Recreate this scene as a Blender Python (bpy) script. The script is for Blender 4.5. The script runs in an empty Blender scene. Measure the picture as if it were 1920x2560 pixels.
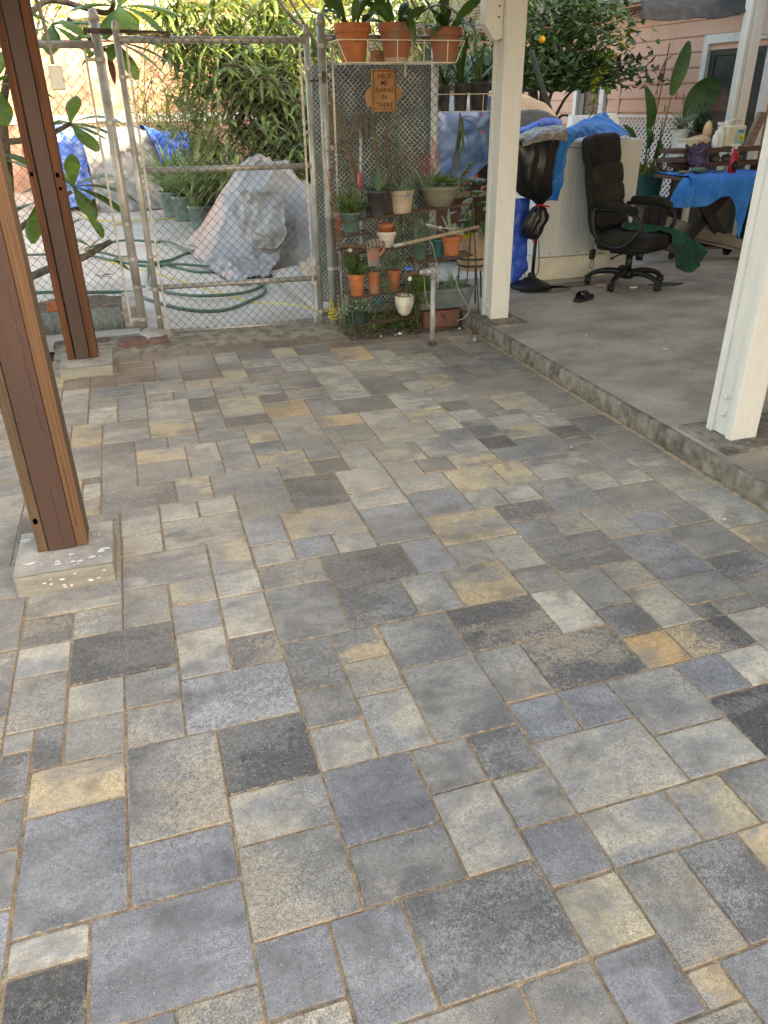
import bpy, bmesh, math, random
from mathutils import Vector, Matrix, noise as mn
S = bpy.context.scene
COL = S.collection
rad = math.radians
# ---------------------------------------------------------------- camera
cam = bpy.data.cameras.new('camera'); co = bpy.data.objects.new('camera', cam); COL.objects.link(co)
RX = Vector((0.952983,-0.302714,-0.0136927)); UX = Vector((0.154224,0.445629,0.881833)); FX = Vector((0.260842,0.842484,-0.471363))
M = Matrix.Identity(4)
for i in range(3):
    M[i][0] = RX[i]; M[i][1] = UX[i]; M[i][2] = -FX[i]
M[0][3], M[1][3], M[2][3] = -0.01295, -0.9521, 1.4405
co.matrix_world = M
cam.sensor_fit = 'AUTO'; cam.sensor_width = 36.0; cam.lens = 36.0*1899.48/2560.0
cam.clip_start = 0.02; cam.clip_end = 500
S.camera = co
# ---------------------------------------------------------------- world, sun, exposure
SUN_EL, SUN_AZ = rad(17), Vector((0.80, -0.60))     # direction towards the sun, seen from above
W = bpy.data.worlds.new('World'); S.world = W; W.use_nodes = True
wn = W.node_tree.nodes; wl_ = W.node_tree.links; wn.clear()
sky = wn.new('ShaderNodeTexSky'); sky.sky_type = 'NISHITA'; sky.sun_disc = False
sky.sun_elevation = SUN_EL; sky.sun_rotation = math.atan2(SUN_AZ.x, SUN_AZ.y)
sky.air_density = 1.0; sky.dust_density = 2.5; sky.ozone_density = 0.6
bg = wn.new('ShaderNodeBackground'); bg.inputs[1].default_value = 0.15
wo = wn.new('ShaderNodeOutputWorld'); wl_.new(sky.outputs[0], bg.inputs[0]); wl_.new(bg.outputs[0], wo.inputs[0])
sl = bpy.data.lights.new('sun', 'SUN'); sl.energy = 4.2; sl.angle = rad(0.6); sl.color = (1.0, 0.88, 0.72)
so = bpy.data.objects.new('sun', sl); COL.objects.link(so)
dsun = Vector((SUN_AZ.x*math.cos(SUN_EL), SUN_AZ.y*math.cos(SUN_EL), math.sin(SUN_EL)))
so.rotation_euler = dsun.to_track_quat('Z', 'Y').to_euler(); so.location = (8, -8, 9)
S.view_settings.view_transform = 'Standard'; S.view_settings.look = 'None'
S.view_settings.gamma = 1.0; S.view_settings.use_curve_mapping = False
S.view_settings.exposure = 2.68
S.view_settings.use_white_balance = True; S.view_settings.white_balance_temperature = 8500; S.view_settings.white_balance_tint = 13
S.render.engine = 'CYCLES'
random.seed(7)
# ---------------------------------------------------------------- materials
def mat(name, c, c2=None, var=0.18, sc=6.0, rough=0.75, bump=0.0, bs=60.0, metal=0.0, stretch=(1,1,1), transl=0.0,
        rnd=0.0, mask=None, fine=0.0, fs=220.0, spec=0.4, alpha=None, coat=0.0):
    m = bpy.data.materials.new(name); m.use_nodes = True
    nt = m.node_tree; N = nt.nodes; L = nt.links; N.clear()
    out = N.new('ShaderNodeOutputMaterial'); p = N.new('ShaderNodeBsdfPrincipled')
    tc = N.new('ShaderNodeNewGeometry'); mp = N.new('ShaderNodeMapping'); mp.inputs['Scale'].default_value = stretch
    L.new(tc.outputs['Position'], mp.inputs[0])
    n = N.new('ShaderNodeTexNoise'); n.inputs['Scale'].default_value = sc; n.inputs['Detail'].default_value = 6; n.inputs['Roughness'].default_value = 0.6
    L.new(mp.outputs[0], n.inputs['Vector'])
    a = tuple(c)+(1,)
    if c2 is None:
        d = tuple(max(0, x*(1-2.2*var)) for x in c)+(1,); e = tuple(min(1, x*(1+1.6*var)) for x in c)+(1,)
        lo, hi = 0.3, 0.7
    else:
        d = tuple(c2)+(1,); e = a
        lo, hi = mask or (0.42, 0.58)
    r = N.new('ShaderNodeValToRGB'); r.color_ramp.elements[0].position = lo; r.color_ramp.elements[1].position = hi
    r.color_ramp.elements[0].color = d; r.color_ramp.elements[1].color = e
    L.new(n.outputs[0], r.inputs[0]); col = r.outputs[0]
    def mulv(col, src, lo, hi):
        mr = N.new('ShaderNodeMapRange'); mr.inputs[1].default_value = 0.25; mr.inputs[2].default_value = 0.75
        mr.inputs[3].default_value = lo; mr.inputs[4].default_value = hi; L.new(src, mr.inputs[0])
        vm = N.new('ShaderNodeVectorMath'); vm.operation = 'SCALE'; L.new(col, vm.inputs[0]); L.new(mr.outputs[0], vm.inputs['Scale'])
        return vm.outputs[0]
    nf = N.new('ShaderNodeTexNoise'); nf.inputs['Scale'].default_value = fs; nf.inputs['Detail'].default_value = 3
    L.new(mp.outputs[0], nf.inputs['Vector'])
    if fine: col = mulv(col, nf.outputs[0], 1-fine, 1+fine)
    if rnd:
        at = N.new('ShaderNodeAttribute'); at.attribute_name = 'rnd'
        mr = N.new('ShaderNodeMapRange'); mr.inputs[3].default_value = 1-rnd; mr.inputs[4].default_value = 1+rnd; L.new(at.outputs['Fac'], mr.inputs[0])
        vm = N.new('ShaderNodeVectorMath'); vm.operation = 'SCALE'; L.new(col, vm.inputs[0]); L.new(mr.outputs[0], vm.inputs['Scale']); col = vm.outputs[0]
    L.new(col, p.inputs['Base Color'])
    p.inputs['Roughness'].default_value = rough; p.inputs['Metallic'].default_value = metal
    p.inputs['Specular IOR Level'].default_value = spec
    if coat: p.inputs['Coat Weight'].default_value = coat
    if bump:
        b = N.new('ShaderNodeBump'); b.inputs['Strength'].default_value = bump; b.inputs['Distance'].default_value = 0.004
        nb = N.new('ShaderNodeTexNoise'); nb.inputs['Scale'].default_value = bs; nb.inputs['Detail'].default_value = 5
        L.new(mp.outputs[0], nb.inputs['Vector']); L.new(nb.outputs[0], b.inputs['Height']); L.new(b.outputs[0], p.inputs['Normal'])
    sh = p.outputs[0]
    if transl:
        t = N.new('ShaderNodeBsdfTranslucent')
        mc = N.new('ShaderNodeMix'); mc.data_type = 'RGBA'; mc.blend_type = 'MULTIPLY'; mc.inputs[0].default_value = 1.0
        mc.inputs[7].default_value = (1.5, 1.5, 0.55, 1); L.new(col, mc.inputs[6]); L.new(mc.outputs[2], t.inputs[0])
        mx = N.new('ShaderNodeMixShader'); mx.inputs[0].default_value = transl
        L.new(sh, mx.inputs[1]); L.new(t.outputs[0], mx.inputs[2]); sh = mx.outputs[0]
    if alpha is not None: p.inputs['Alpha'].default_value = alpha
    L.new(sh, out.inputs[0])
    m.diffuse_color = a
    return m
def paver_mat():
    m = bpy.data.materials.new('concrete paver'); m.use_nodes = True
    nt = m.node_tree; N = nt.nodes; L = nt.links; N.clear()
    out = N.new('ShaderNodeOutputMaterial'); p = N.new('ShaderNodeBsdfPrincipled')
    g = N.new('ShaderNodeNewGeometry'); po = N.new('ShaderNodeAttribute'); po.attribute_name = 'po'
    ad = N.new('ShaderNodeVectorMath'); ad.operation = 'ADD'; L.new(g.outputs['Position'], ad.inputs[0]); L.new(po.outputs['Vector'], ad.inputs[1])
    A = N.new('ShaderNodeAttribute'); A.attribute_name = 'pc'; B = N.new('ShaderNodeAttribute'); B.attribute_name = 'pc2'
    mp = N.new('ShaderNodeMapping'); mp.inputs['Scale'].default_value = (1, 2.1, 1); L.new(ad.outputs[0], mp.inputs[0])
    def nz(sc, det, src, ro=0.6, dist=0.0):
        n = N.new('ShaderNodeTexNoise'); n.inputs['Scale'].default_value = sc; n.inputs['Detail'].default_value = det
        n.inputs['Roughness'].default_value = ro; n.inputs['Distortion'].default_value = dist
        L.new(src, n.inputs['Vector']); return n.outputs[0]
    def rng(src, a, b, c, d):
        mr = N.new('ShaderNodeMapRange'); mr.interpolation_type = 'SMOOTHSTEP'
        for i, v in enumerate((a, b, c, d)): mr.inputs[i+1].default_value = v
        L.new(src, mr.inputs[0]); return mr.outputs[0]
    def mul(a, b):
        q = N.new('ShaderNodeMath'); q.operation = 'MULTIPLY'
        for i, v in enumerate((a, b)):
            if isinstance(v, float): q.inputs[i].default_value = v
            else: L.new(v, q.inputs[i])
        return q.outputs[0]
    def mixc(f, a, b):
        q = N.new('ShaderNodeMix'); q.data_type = 'RGBA'
        if isinstance(f, float): q.inputs[0].default_value = f
        else: L.new(f, q.inputs[0])
        for i, v in ((6, a), (7, b)):
            if isinstance(v, tuple): q.inputs[i].default_value = v
            else: L.new(v, q.inputs[i])
        return q.outputs[2]
    def mth(op, a, b=None):
        q = N.new('ShaderNodeMath'); q.operation = op
        for i, v in enumerate((a, b)):
            if v is None: continue
            if isinstance(v, (float, int)): q.inputs[i].default_value = v
            else: L.new(v, q.inputs[i])
        return q.outputs[0]
    R = N.new('ShaderNodeAttribute'); R.attribute_name = 'rc'; rs = N.new('ShaderNodeSeparateColor'); L.new(R.outputs['Color'], rs.inputs[0])
    ps = N.new('ShaderNodeSeparateXYZ'); L.new(g.outputs['Position'], ps.inputs[0]); X, Y = ps.outputs['X'], ps.outputs['Y']
    dx0 = mth('SUBTRACT', X, rs.outputs[0]); dx1 = mth('SUBTRACT', rs.outputs[2], X); dy0 = mth('SUBTRACT', Y, rs.outputs[1]); dy1 = mth('SUBTRACT', R.outputs['Alpha'], Y)
    dist = mth('MINIMUM', mth('MINIMUM', dx0, dx1), mth('MINIMUM', dy0, dy1))
    gu = mth('DIVIDE', dx0, mth('ADD', mth('ADD', dx0, dx1), 0.001)); gv = mth('DIVIDE', dy0, mth('ADD', mth('ADD', dy0, dy1), 0.001))
    pq = N.new('ShaderNodeSeparateXYZ'); L.new(po.outputs['Vector'], pq.inputs[0])
    grad = mth('ADD', mth('MULTIPLY', mth('SUBTRACT', gu, 0.5), mth('SINE', pq.outputs[0])), mth('MULTIPLY', mth('SUBTRACT', gv, 0.5), mth('SINE', pq.outputs[1])))
    fin = nz(300.0, 3, ad.outputs[0], 0.8); med = nz(75.0, 6, ad.outputs[0], 0.8)
    spk = mth('ADD', mth('MULTIPLY', mth('SUBTRACT', fin, 0.5), 0.30), mth('MULTIPLY', mth('SUBTRACT', med, 0.5), 0.45))
    big = mth('ADD', mth('ADD', nz(5.5, 6, mp.outputs[0], 0.6, 0.3), mth('MULTIPLY', grad, 0.20)), spk)
    col = mixc(rng(big, 0.45, 0.60, 0.0, 1.0), A.outputs['Color'], B.outputs['Color'])
    cl = mth('ADD', mth('ADD', nz(6.5, 6, ad.outputs[0], 0.65, 0.2), mth('MULTIPLY', grad, -0.12)), mth('MULTIPLY', spk, 0.8))
    dark = mul(rng(cl, 0.53, 0.68, 0.0, 1.0), 0.60)
    col = mixc(dark, col, (0.095, 0.097, 0.10, 1))
    f = mul(mul(rng(nz(18.0, 5, ad.outputs[0], 0.7), 0.25, 0.75, 0.86, 1.12), rng(med, 0.30, 0.70, 0.70, 1.30)), rng(fin, 0.30, 0.70, 0.66, 1.36))
    sc = N.new('ShaderNodeVectorMath'); sc.operation = 'SCALE'; L.new(col, sc.inputs[0]); L.new(f, sc.inputs['Scale']); col = sc.outputs[0]
    v = N.new('ShaderNodeTexVoronoi'); v.inputs['Scale'].default_value = 150.0; L.new(ad.outputs[0], v.inputs['Vector'])
    sp = rng(v.outputs['Distance'], 0.12, 0.26, 1.0, 0.0); sel = rng(v.outputs['Color'], 0.78, 0.84, 0.0, 1.0)
    col = mixc(mul(mul(sp, sel), 0.65), col, (0.70, 0.68, 0.64, 1))
    sel2 = rng(v.outputs['Color'], 0.12, 0.18, 1.0, 0.0)
    col = mixc(mul(mul(sp, sel2), 0.6), col, (0.05, 0.05, 0.05, 1))
    dust_and_light = mul(rng(mth('ADD', nz(1.6, 6, g.outputs['Position'], 0.65), mth('MULTIPLY', spk, 0.6)), 0.30, 0.68, 0.25, 1.0), rng(Y, 0.2, 2.0, 0.06, 0.46))  # patchy sand film, with warm mid-patio light painted in along Y
    col = mixc(dust_and_light, col, (0.55, 0.435, 0.305, 1))
    stn = rng(nz(1.15, 5, g.outputs['Position'], 0.6, 0.4), 0.32, 0.62, 0.80, 1.07)
    s3 = N.new('ShaderNodeVectorMath'); s3.operation = 'SCALE'; L.new(col, s3.inputs[0]); L.new(stn, s3.inputs['Scale']); col = s3.outputs[0]
    # jointing sand creeping over the worn edges
    ed = mth('SUBTRACT', dist, mth('MULTIPLY', rng(nz(38.0, 5, g.outputs['Position'], 0.75), 0.40, 0.72, 0.0, 1.0), 0.0085))
    sm = rng(ed, -0.0005, 0.0022, 1.0, 0.0)
    sandc = mixc(rng(fin, 0.3, 0.7, 0.0, 1.0), (0.25, 0.175, 0.11, 1), (0.52, 0.39, 0.26, 1))
    col = mixc(mul(sm, 0.9), col, sandc)
    L.new(col, p.inputs['Base Color']); p.inputs['Roughness'].default_value = 0.85; p.inputs['Specular IOR Level'].default_value = 0.3
    b = N.new('ShaderNodeBump'); b.inputs['Strength'].default_value = 0.75; b.inputs['Distance'].default_value = 0.0022; L.new(mul(fin, med), b.inputs['Height'])
    L.new(b.outputs[0], p.inputs['Normal']); L.new(p.outputs[0], out.inputs[0])
    return m
def woodmat(name, c, c2, axis='Z', sc=22.0, rough=0.75, knots=True):
    st = {'Z': (1, 1, 0.05), 'X': (0.05, 1, 1), 'Y': (1, 0.05, 1)}[axis]
    m = mat(name, c, c2, sc=sc*2, rough=rough, bump=0.5, bs=sc*5, stretch=st, mask=(0.36, 0.62), fine=0.16, fs=sc*14)
    return m
MT = {}
def mk(k, *a, **kw): MT[k] = mat(k, *a, **kw); return MT[k]
mk('sand', (0.46, 0.335, 0.21), (0.22, 0.155, 0.10), sc=30, rough=0.95, bump=1.0, bs=300, fine=0.55, fs=350, mask=(0.3, 0.6))
mk('dirt', (0.17, 0.125, 0.085), (0.06, 0.045, 0.032), sc=14, rough=0.97, bump=1.0, bs=120, fine=0.4, fs=200, mask=(0.35, 0.6))
mk('slab', (0.48, 0.41, 0.315), (0.21, 0.185, 0.148), sc=2.3, rough=0.6, bump=0.25, bs=70, fine=0.14, fs=40, mask=(0.32, 0.66), stretch=(1, 1.4, 1), spec=0.45)
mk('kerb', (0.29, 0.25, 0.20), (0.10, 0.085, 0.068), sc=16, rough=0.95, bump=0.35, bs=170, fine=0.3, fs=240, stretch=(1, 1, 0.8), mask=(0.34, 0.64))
mk('yard', (0.57, 0.53, 0.465), (0.38, 0.35, 0.30), sc=1.3, rough=0.85, bump=0.35, bs=90, fine=0.12, fs=130, mask=(0.35, 0.65))
mk('threshold', (0.33, 0.29, 0.22), (0.19, 0.155, 0.11), sc=12, rough=0.95, bump=1.0, bs=170, fine=0.5, fs=210)
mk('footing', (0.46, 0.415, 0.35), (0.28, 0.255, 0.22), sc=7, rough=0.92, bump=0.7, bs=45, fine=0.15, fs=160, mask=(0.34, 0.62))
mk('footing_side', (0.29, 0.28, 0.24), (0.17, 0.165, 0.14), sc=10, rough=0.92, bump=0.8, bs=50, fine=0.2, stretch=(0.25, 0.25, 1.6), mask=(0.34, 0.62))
mk('paint_chip', (0.78, 0.75, 0.67), var=0.05, rough=0.7)
mk('brick', (0.20, 0.115, 0.095), (0.12, 0.075, 0.065), sc=9, rough=0.95, bump=0.9, bs=80, fine=0.25)
mk('white_paint', (0.68, 0.655, 0.60), (0.53, 0.50, 0.44), sc=3.0, rough=0.55, bump=0.35, bs=22, stretch=(1, 1, 0.22), mask=(0.24, 0.46), fine=0.05, fs=50)
mk('galv', (0.50, 0.485, 0.455), (0.31, 0.295, 0.265), sc=7, rough=0.45, metal=0.35, bump=0.15, bs=60, mask=(0.36, 0.62), fine=0.1)
mk('wire', (0.15, 0.13, 0.11), var=0.2, rough=0.6, metal=0.25)
mk('net_back', (0.13, 0.165, 0.155), (0.19, 0.22, 0.205), sc=6, rough=0.9)
mk('net', (0.28, 0.31, 0.295), (0.60, 0.62, 0.59), sc=9, rough=0.8, mask=(0.4, 0.62))
mk('rust', (0.075, 0.05, 0.038), (0.14, 0.075, 0.045), sc=30, rough=0.85, bump=0.5, bs=120)
mk('white_wire', (0.72, 0.66, 0.54), (0.5, 0.4, 0.3), sc=30, rough=0.5, mask=(0.3, 0.45))
mk('terra', (0.50, 0.165, 0.065), (0.36, 0.11, 0.045), sc=12, rough=0.85, bump=0.2, bs=90, fine=0.1, mask=(0.36, 0.62))
mk('terra_old', (0.40, 0.125, 0.06), (0.30, 0.16, 0.10), sc=10, rough=0.88, bump=0.25, bs=90, fine=0.12)
mk('terra_white', (0.60, 0.52, 0.43), (0.45, 0.14, 0.06), sc=9, rough=0.85, mask=(0.43, 0.50))
mk('plastic_black', (0.022, 0.023, 0.025), (0.07, 0.065, 0.06), sc=7, rough=0.45, mask=(0.42, 0.7))
mk('plastic_beige', (0.46, 0.345, 0.235), var=0.1, rough=0.55)
mk('plastic_cream', (0.66, 0.60, 0.46), (0.50, 0.45, 0.36), sc=20, rough=0.5, stretch=(1, 1, 0.2), mask=(0.4, 0.55))
mk('plastic_olive', (0.20, 0.18, 0.13), var=0.1, rough=0.6)
mk('plastic_green', (0.05, 0.115, 0.085), (0.10, 0.16, 0.125), sc=10, rough=0.5, mask=(0.4, 0.62))
mk('plastic_dkgreen', (0.03, 0.055, 0.045), var=0.15, rough=0.5)
mk('plastic_grey', (0.10, 0.12, 0.125), (0.15, 0.165, 0.165), sc=8, rough=0.55)
mk('plastic_sage', (0.17, 0.25, 0.22), (0.11, 0.17, 0.15), sc=6, rough=0.5)
mk('plastic_teal', (0.02, 0.135, 0.13), (0.03, 0.10, 0.10), sc=5, rough=0.4)
mk('red_brown', (0.16, 0.07, 0.05), var=0.2, rough=0.8)
mk('blue_tape', (0.03, 0.17, 0.52), var=0.05, rough=0.6)
mk('soil', (0.05, 0.035, 0.025), var=0.3, sc=80, rough=1.0, bump=1, bs=200)
mk('leaf', (0.14, 0.23, 0.055), (0.085, 0.16, 0.04), sc=9, rough=0.42, transl=0.28, rnd=0.45)
mk('leaf_big', (0.12, 0.22, 0.035), (0.065, 0.14, 0.022), sc=5, rough=0.38, transl=0.35, rnd=0.25, bump=0.25, bs=60)
mk('leaf_dark', (0.045, 0.088, 0.030), (0.07, 0.115, 0.045), sc=7, rough=0.42, transl=0.18, rnd=0.5)
mk('leaf_olean', (0.17, 0.24, 0.075), (0.10, 0.16, 0.055), sc=5, rough=0.45, transl=0.25, rnd=0.55)
mk('leaf_grey', (0.30, 0.36, 0.25), (0.20, 0.27, 0.17), sc=12, rough=0.6, transl=0.1, rnd=0.3)
mk('leaf_lime', (0.20, 0.27, 0.06), (0.13, 0.20, 0.05), sc=10, rough=0.5, transl=0.25, rnd=0.3)
mk('leaf_yellow', (0.42, 0.40, 0.07), (0.24, 0.30, 0.06), sc=3, rough=0.55, transl=0.4, rnd=0.45)
mk('leaf_strap', (0.19, 0.28, 0.10), (0.11, 0.19, 0.07), sc=5, rough=0.45, transl=0.25, rnd=0.45)
mk('leaf_bird', (0.06, 0.13, 0.035), (0.035, 0.085, 0.025), sc=6, rough=0.38, transl=0.2, rnd=0.2)
mk('dry', (0.26, 0.19, 0.12), (0.15, 0.11, 0.07), sc=20, rough=0.9, rnd=0.4)
mk('bark', (0.15, 0.125, 0.095), (0.08, 0.065, 0.05), sc=14, rough=0.95, bump=0.8, bs=60)
mk('twig', (0.17, 0.13, 0.085), var=0.25, rough=0.9)
mk('pink_flower', (0.70, 0.12, 0.22), var=0.15, rough=0.6, transl=0.3)
mk('coral_flower', (0.72, 0.17, 0.16), var=0.15, rough=0.5)
mk('yellow_leaf', (0.62, 0.46, 0.06), var=0.1, rough=0.5, transl=0.3)
mk('lemon', (0.75, 0.36, 0.02), var=0.08, rough=0.5)
mk('lime_fruit', (0.16, 0.26, 0.03), var=0.1, rough=0.4)
mk('siding', (0.72, 0.46, 0.355), (0.65, 0.41, 0.31), sc=2.2, rough=0.75, bump=0.15, bs=30, stretch=(1, 0.3, 2), mask=(0.3, 0.7))
mk('pink_wall', (0.62, 0.34, 0.25), (0.54, 0.28, 0.20), sc=2, rough=0.85)
mk('red_wall', (0.46, 0.26, 0.19), var=0.12, rough=0.9)
mk('trim', (0.76, 0.77, 0.78), (0.60, 0.62, 0.62), sc=6, rough=0.6, mask=(0.3, 0.5))
mk('lattice', (0.80, 0.79, 0.80), var=0.03, rough=0.6)
mk('door_dark', (0.045, 0.052, 0.052), var=0.15, rough=0.5)
mk('screen', (0.025, 0.032, 0.036), (0.05, 0.06, 0.062), sc=3, rough=0.35)
mk('glass_dark', (0.10, 0.095, 0.085), var=0.1, rough=0.25)
mk('gutter', (0.23, 0.21, 0.19), var=0.15, rough=0.5)
mk('shingle', (0.30, 0.21, 0.15), (0.18, 0.13, 0.10), sc=12, rough=0.95, bump=0.8, bs=60)
mk('cream_wall', (0.74, 0.71, 0.63), var=0.06, rough=0.9)
mk('shade_net', (0.022, 0.024, 0.028), (0.045, 0.042, 0.038), sc=8, rough=0.85)
mk('tarp_silver', (0.27, 0.27, 0.272), (0.20, 0.20, 0.20), sc=3, rough=0.42, bump=0.15, bs=40, mask=(0.35, 0.65), spec=0.6)
mk('tarp_silver2', (0.27, 0.28, 0.30), (0.19, 0.20, 0.215), sc=5, rough=0.4, bump=0.6, bs=18, spec=0.6)
mk('tarp_blue', (0.05, 0.16, 0.62), (0.32, 0.42, 0.70), sc=9, rough=0.33, bump=0.8, bs=28, mask=(0.36, 0.56), spec=0.7)
mk('tarp_blue2', (0.02, 0.10, 0.55), (0.03, 0.14, 0.60), sc=6, rough=0.4, bump=0.5, bs=20)
mk('sheet_blue', (0.004, 0.15, 0.50), (0.008, 0.20, 0.60), sc=6, rough=0.5, bump=0.35, bs=16, spec=0.3)
mk('sheet_faded', (0.09, 0.17, 0.36), (0.26, 0.34, 0.47), sc=4, rough=0.5, bump=0.6, bs=16, mask=(0.36, 0.62))
mk('tarp_tan', (0.52, 0.38, 0.24), (0.36, 0.26, 0.17), sc=4, rough=0.7, bump=0.4, bs=20)
mk('tarp_dkblue', (0.06, 0.085, 0.12), (0.14, 0.13, 0.12), sc=5, rough=0.6)
mk('bag_black', (0.007, 0.007, 0.008), var=0.2, rough=0.33, bump=0.7, bs=24, spec=0.45)
mk('bag_clear', (0.33, 0.31, 0.28), (0.18, 0.165, 0.15), sc=16, rough=0.3, bump=0.5, bs=50)
mk('red_ribbon', (0.55, 0.02, 0.03), var=0.1, rough=0.5)
mk('appliance', (0.62, 0.62, 0.60), (0.53, 0.53, 0.50), sc=3, rough=0.4, stretch=(2, 1, 0.3), mask=(0.3, 0.6))
mk('appliance_cream', (0.66, 0.61, 0.49), (0.52, 0.47, 0.37), sc=4, rough=0.5, mask=(0.3, 0.55))
mk('black_plastic', (0.011, 0.011, 0.012), var=0.2, rough=0.45)
mk('leather', (0.014, 0.013, 0.012), (0.006, 0.006, 0.007), sc=3.2, rough=0.7, spec=0.25, bump=0.25, bs=110, mask=(0.36, 0.56))
mk('leather_dusty', (0.036, 0.031, 0.023), (0.010, 0.010, 0.010), sc=3.5, rough=0.85, spec=0.2, bump=0.25, bs=110, mask=(0.38, 0.60))
mk('green_cloth', (0.008, 0.075, 0.045), (0.005, 0.04, 0.026), sc=8, rough=0.95, bump=0.4, bs=150)
mk('purple_cloth', (0.085, 0.055, 0.095), var=0.25, sc=30, rough=1.0, bump=0.9, bs=130)
mk('glove_green', (0.06, 0.17, 0.12), (0.12, 0.13, 0.11), sc=20, rough=0.9)
mk('glove_grey', (0.24, 0.21, 0.17), (0.16, 0.14, 0.11), sc=40, rough=0.95, bump=0.4, bs=150)
mk('glove_orange', (0.36, 0.13, 0.085), (0.26, 0.16, 0.12), sc=16, rough=0.7)
mk('red_bottle', (0.42, 0.008, 0.02), var=0.08, rough=0.3)
mk('white_plastic', (0.72, 0.71, 0.66), var=0.05, rough=0.4)
mk('jug_cream', (0.66, 0.60, 0.42), var=0.07, rough=0.4)
mk('label_white', (0.68, 0.68, 0.64), var=0.05, rough=0.6)
mk('label_blue', (0.16, 0.42, 0.50), (0.35, 0.52, 0.50), sc=20, rough=0.5)
mk('label_yellow', (0.75, 0.62, 0.03), var=0.05, rough=0.5)
mk('ink', (0.02, 0.05, 0.16), var=0.05, rough=0.6)
mk('paper_bag', (0.55, 0.36, 0.21), var=0.12, rough=0.85, bump=0.5, bs=30)
mk('hose', (0.04, 0.115, 0.085), var=0.12, rough=0.5)
mk('rope_yellow', (0.70, 0.60, 0.06), var=0.15, rough=0.8)
mk('twine_red', (0.34, 0.10, 0.08), var=0.2, rough=0.9)
mk('string_pale', (0.55, 0.45, 0.33), var=0.15, rough=0.9)
mk('corrugated', (0.20, 0.25, 0.25), var=0.12, rough=0.6, metal=0.1)
mk('sign_wood', (0.42, 0.22, 0.095), (0.30, 0.15, 0.065), sc=12, rough=0.7, stretch=(1, 1, 0.4))
mk('knot', (0.05, 0.028, 0.018), var=0.3, rough=0.9, sc=60)
mk('burn', (0.10, 0.035, 0.02), var=0.1, rough=0.9)
mk('conduit', (0.46, 0.44, 0.40), var=0.1, rough=0.35, metal=0.5)
mk('box_white', (0.66, 0.64, 0.58), var=0.06, rough=0.5)
mk('flesh_white', (0.75, 0.74, 0.70), var=0.05, rough=0.6)
MT['wood_orange'] = woodmat('weathered orange board', (0.125, 0.042, 0.014), (0.055, 0.020, 0.009))
MT['wood_grey'] = woodmat('weathered grey board', (0.12, 0.074, 0.042), (0.070, 0.047, 0.030))
MT['wood_groove'] = mat('milled board edge', (0.165, 0.086, 0.042), (0.105, 0.053, 0.027), sc=230, rough=0.7, bump=0.6, bs=230, stretch=(1, 0.2, 0.006), mask=(0.42, 0.56))
MT['wood_dark'] = mat('dark stained beam', (0.088, 0.046, 0.035), (0.055, 0.031, 0.025), sc=5, rough=0.62, bump=0.3, bs=80, stretch=(1, 1, 0.15), fine=0.12, mask=(0.3, 0.7))
MT['wood_bench'] = woodmat('old bench board', (0.14, 0.075, 0.055), (0.075, 0.042, 0.032), axis='X')
MT['wood_pale'] = woodmat('pale handle', (0.42, 0.33, 0.22), (0.30, 0.22, 0.14), axis='X', sc=40)
MT['wood_tan'] = woodmat('grey tan board', (0.25, 0.185, 0.125), (0.16, 0.115, 0.08), axis='X')
MT['ply'] = mat('dusty ply', (0.235, 0.19, 0.145), (0.15, 0.12, 0.09), sc=5, rough=0.9, stretch=(0.4, 1, 1))
PAVER = paver_mat()
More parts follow.
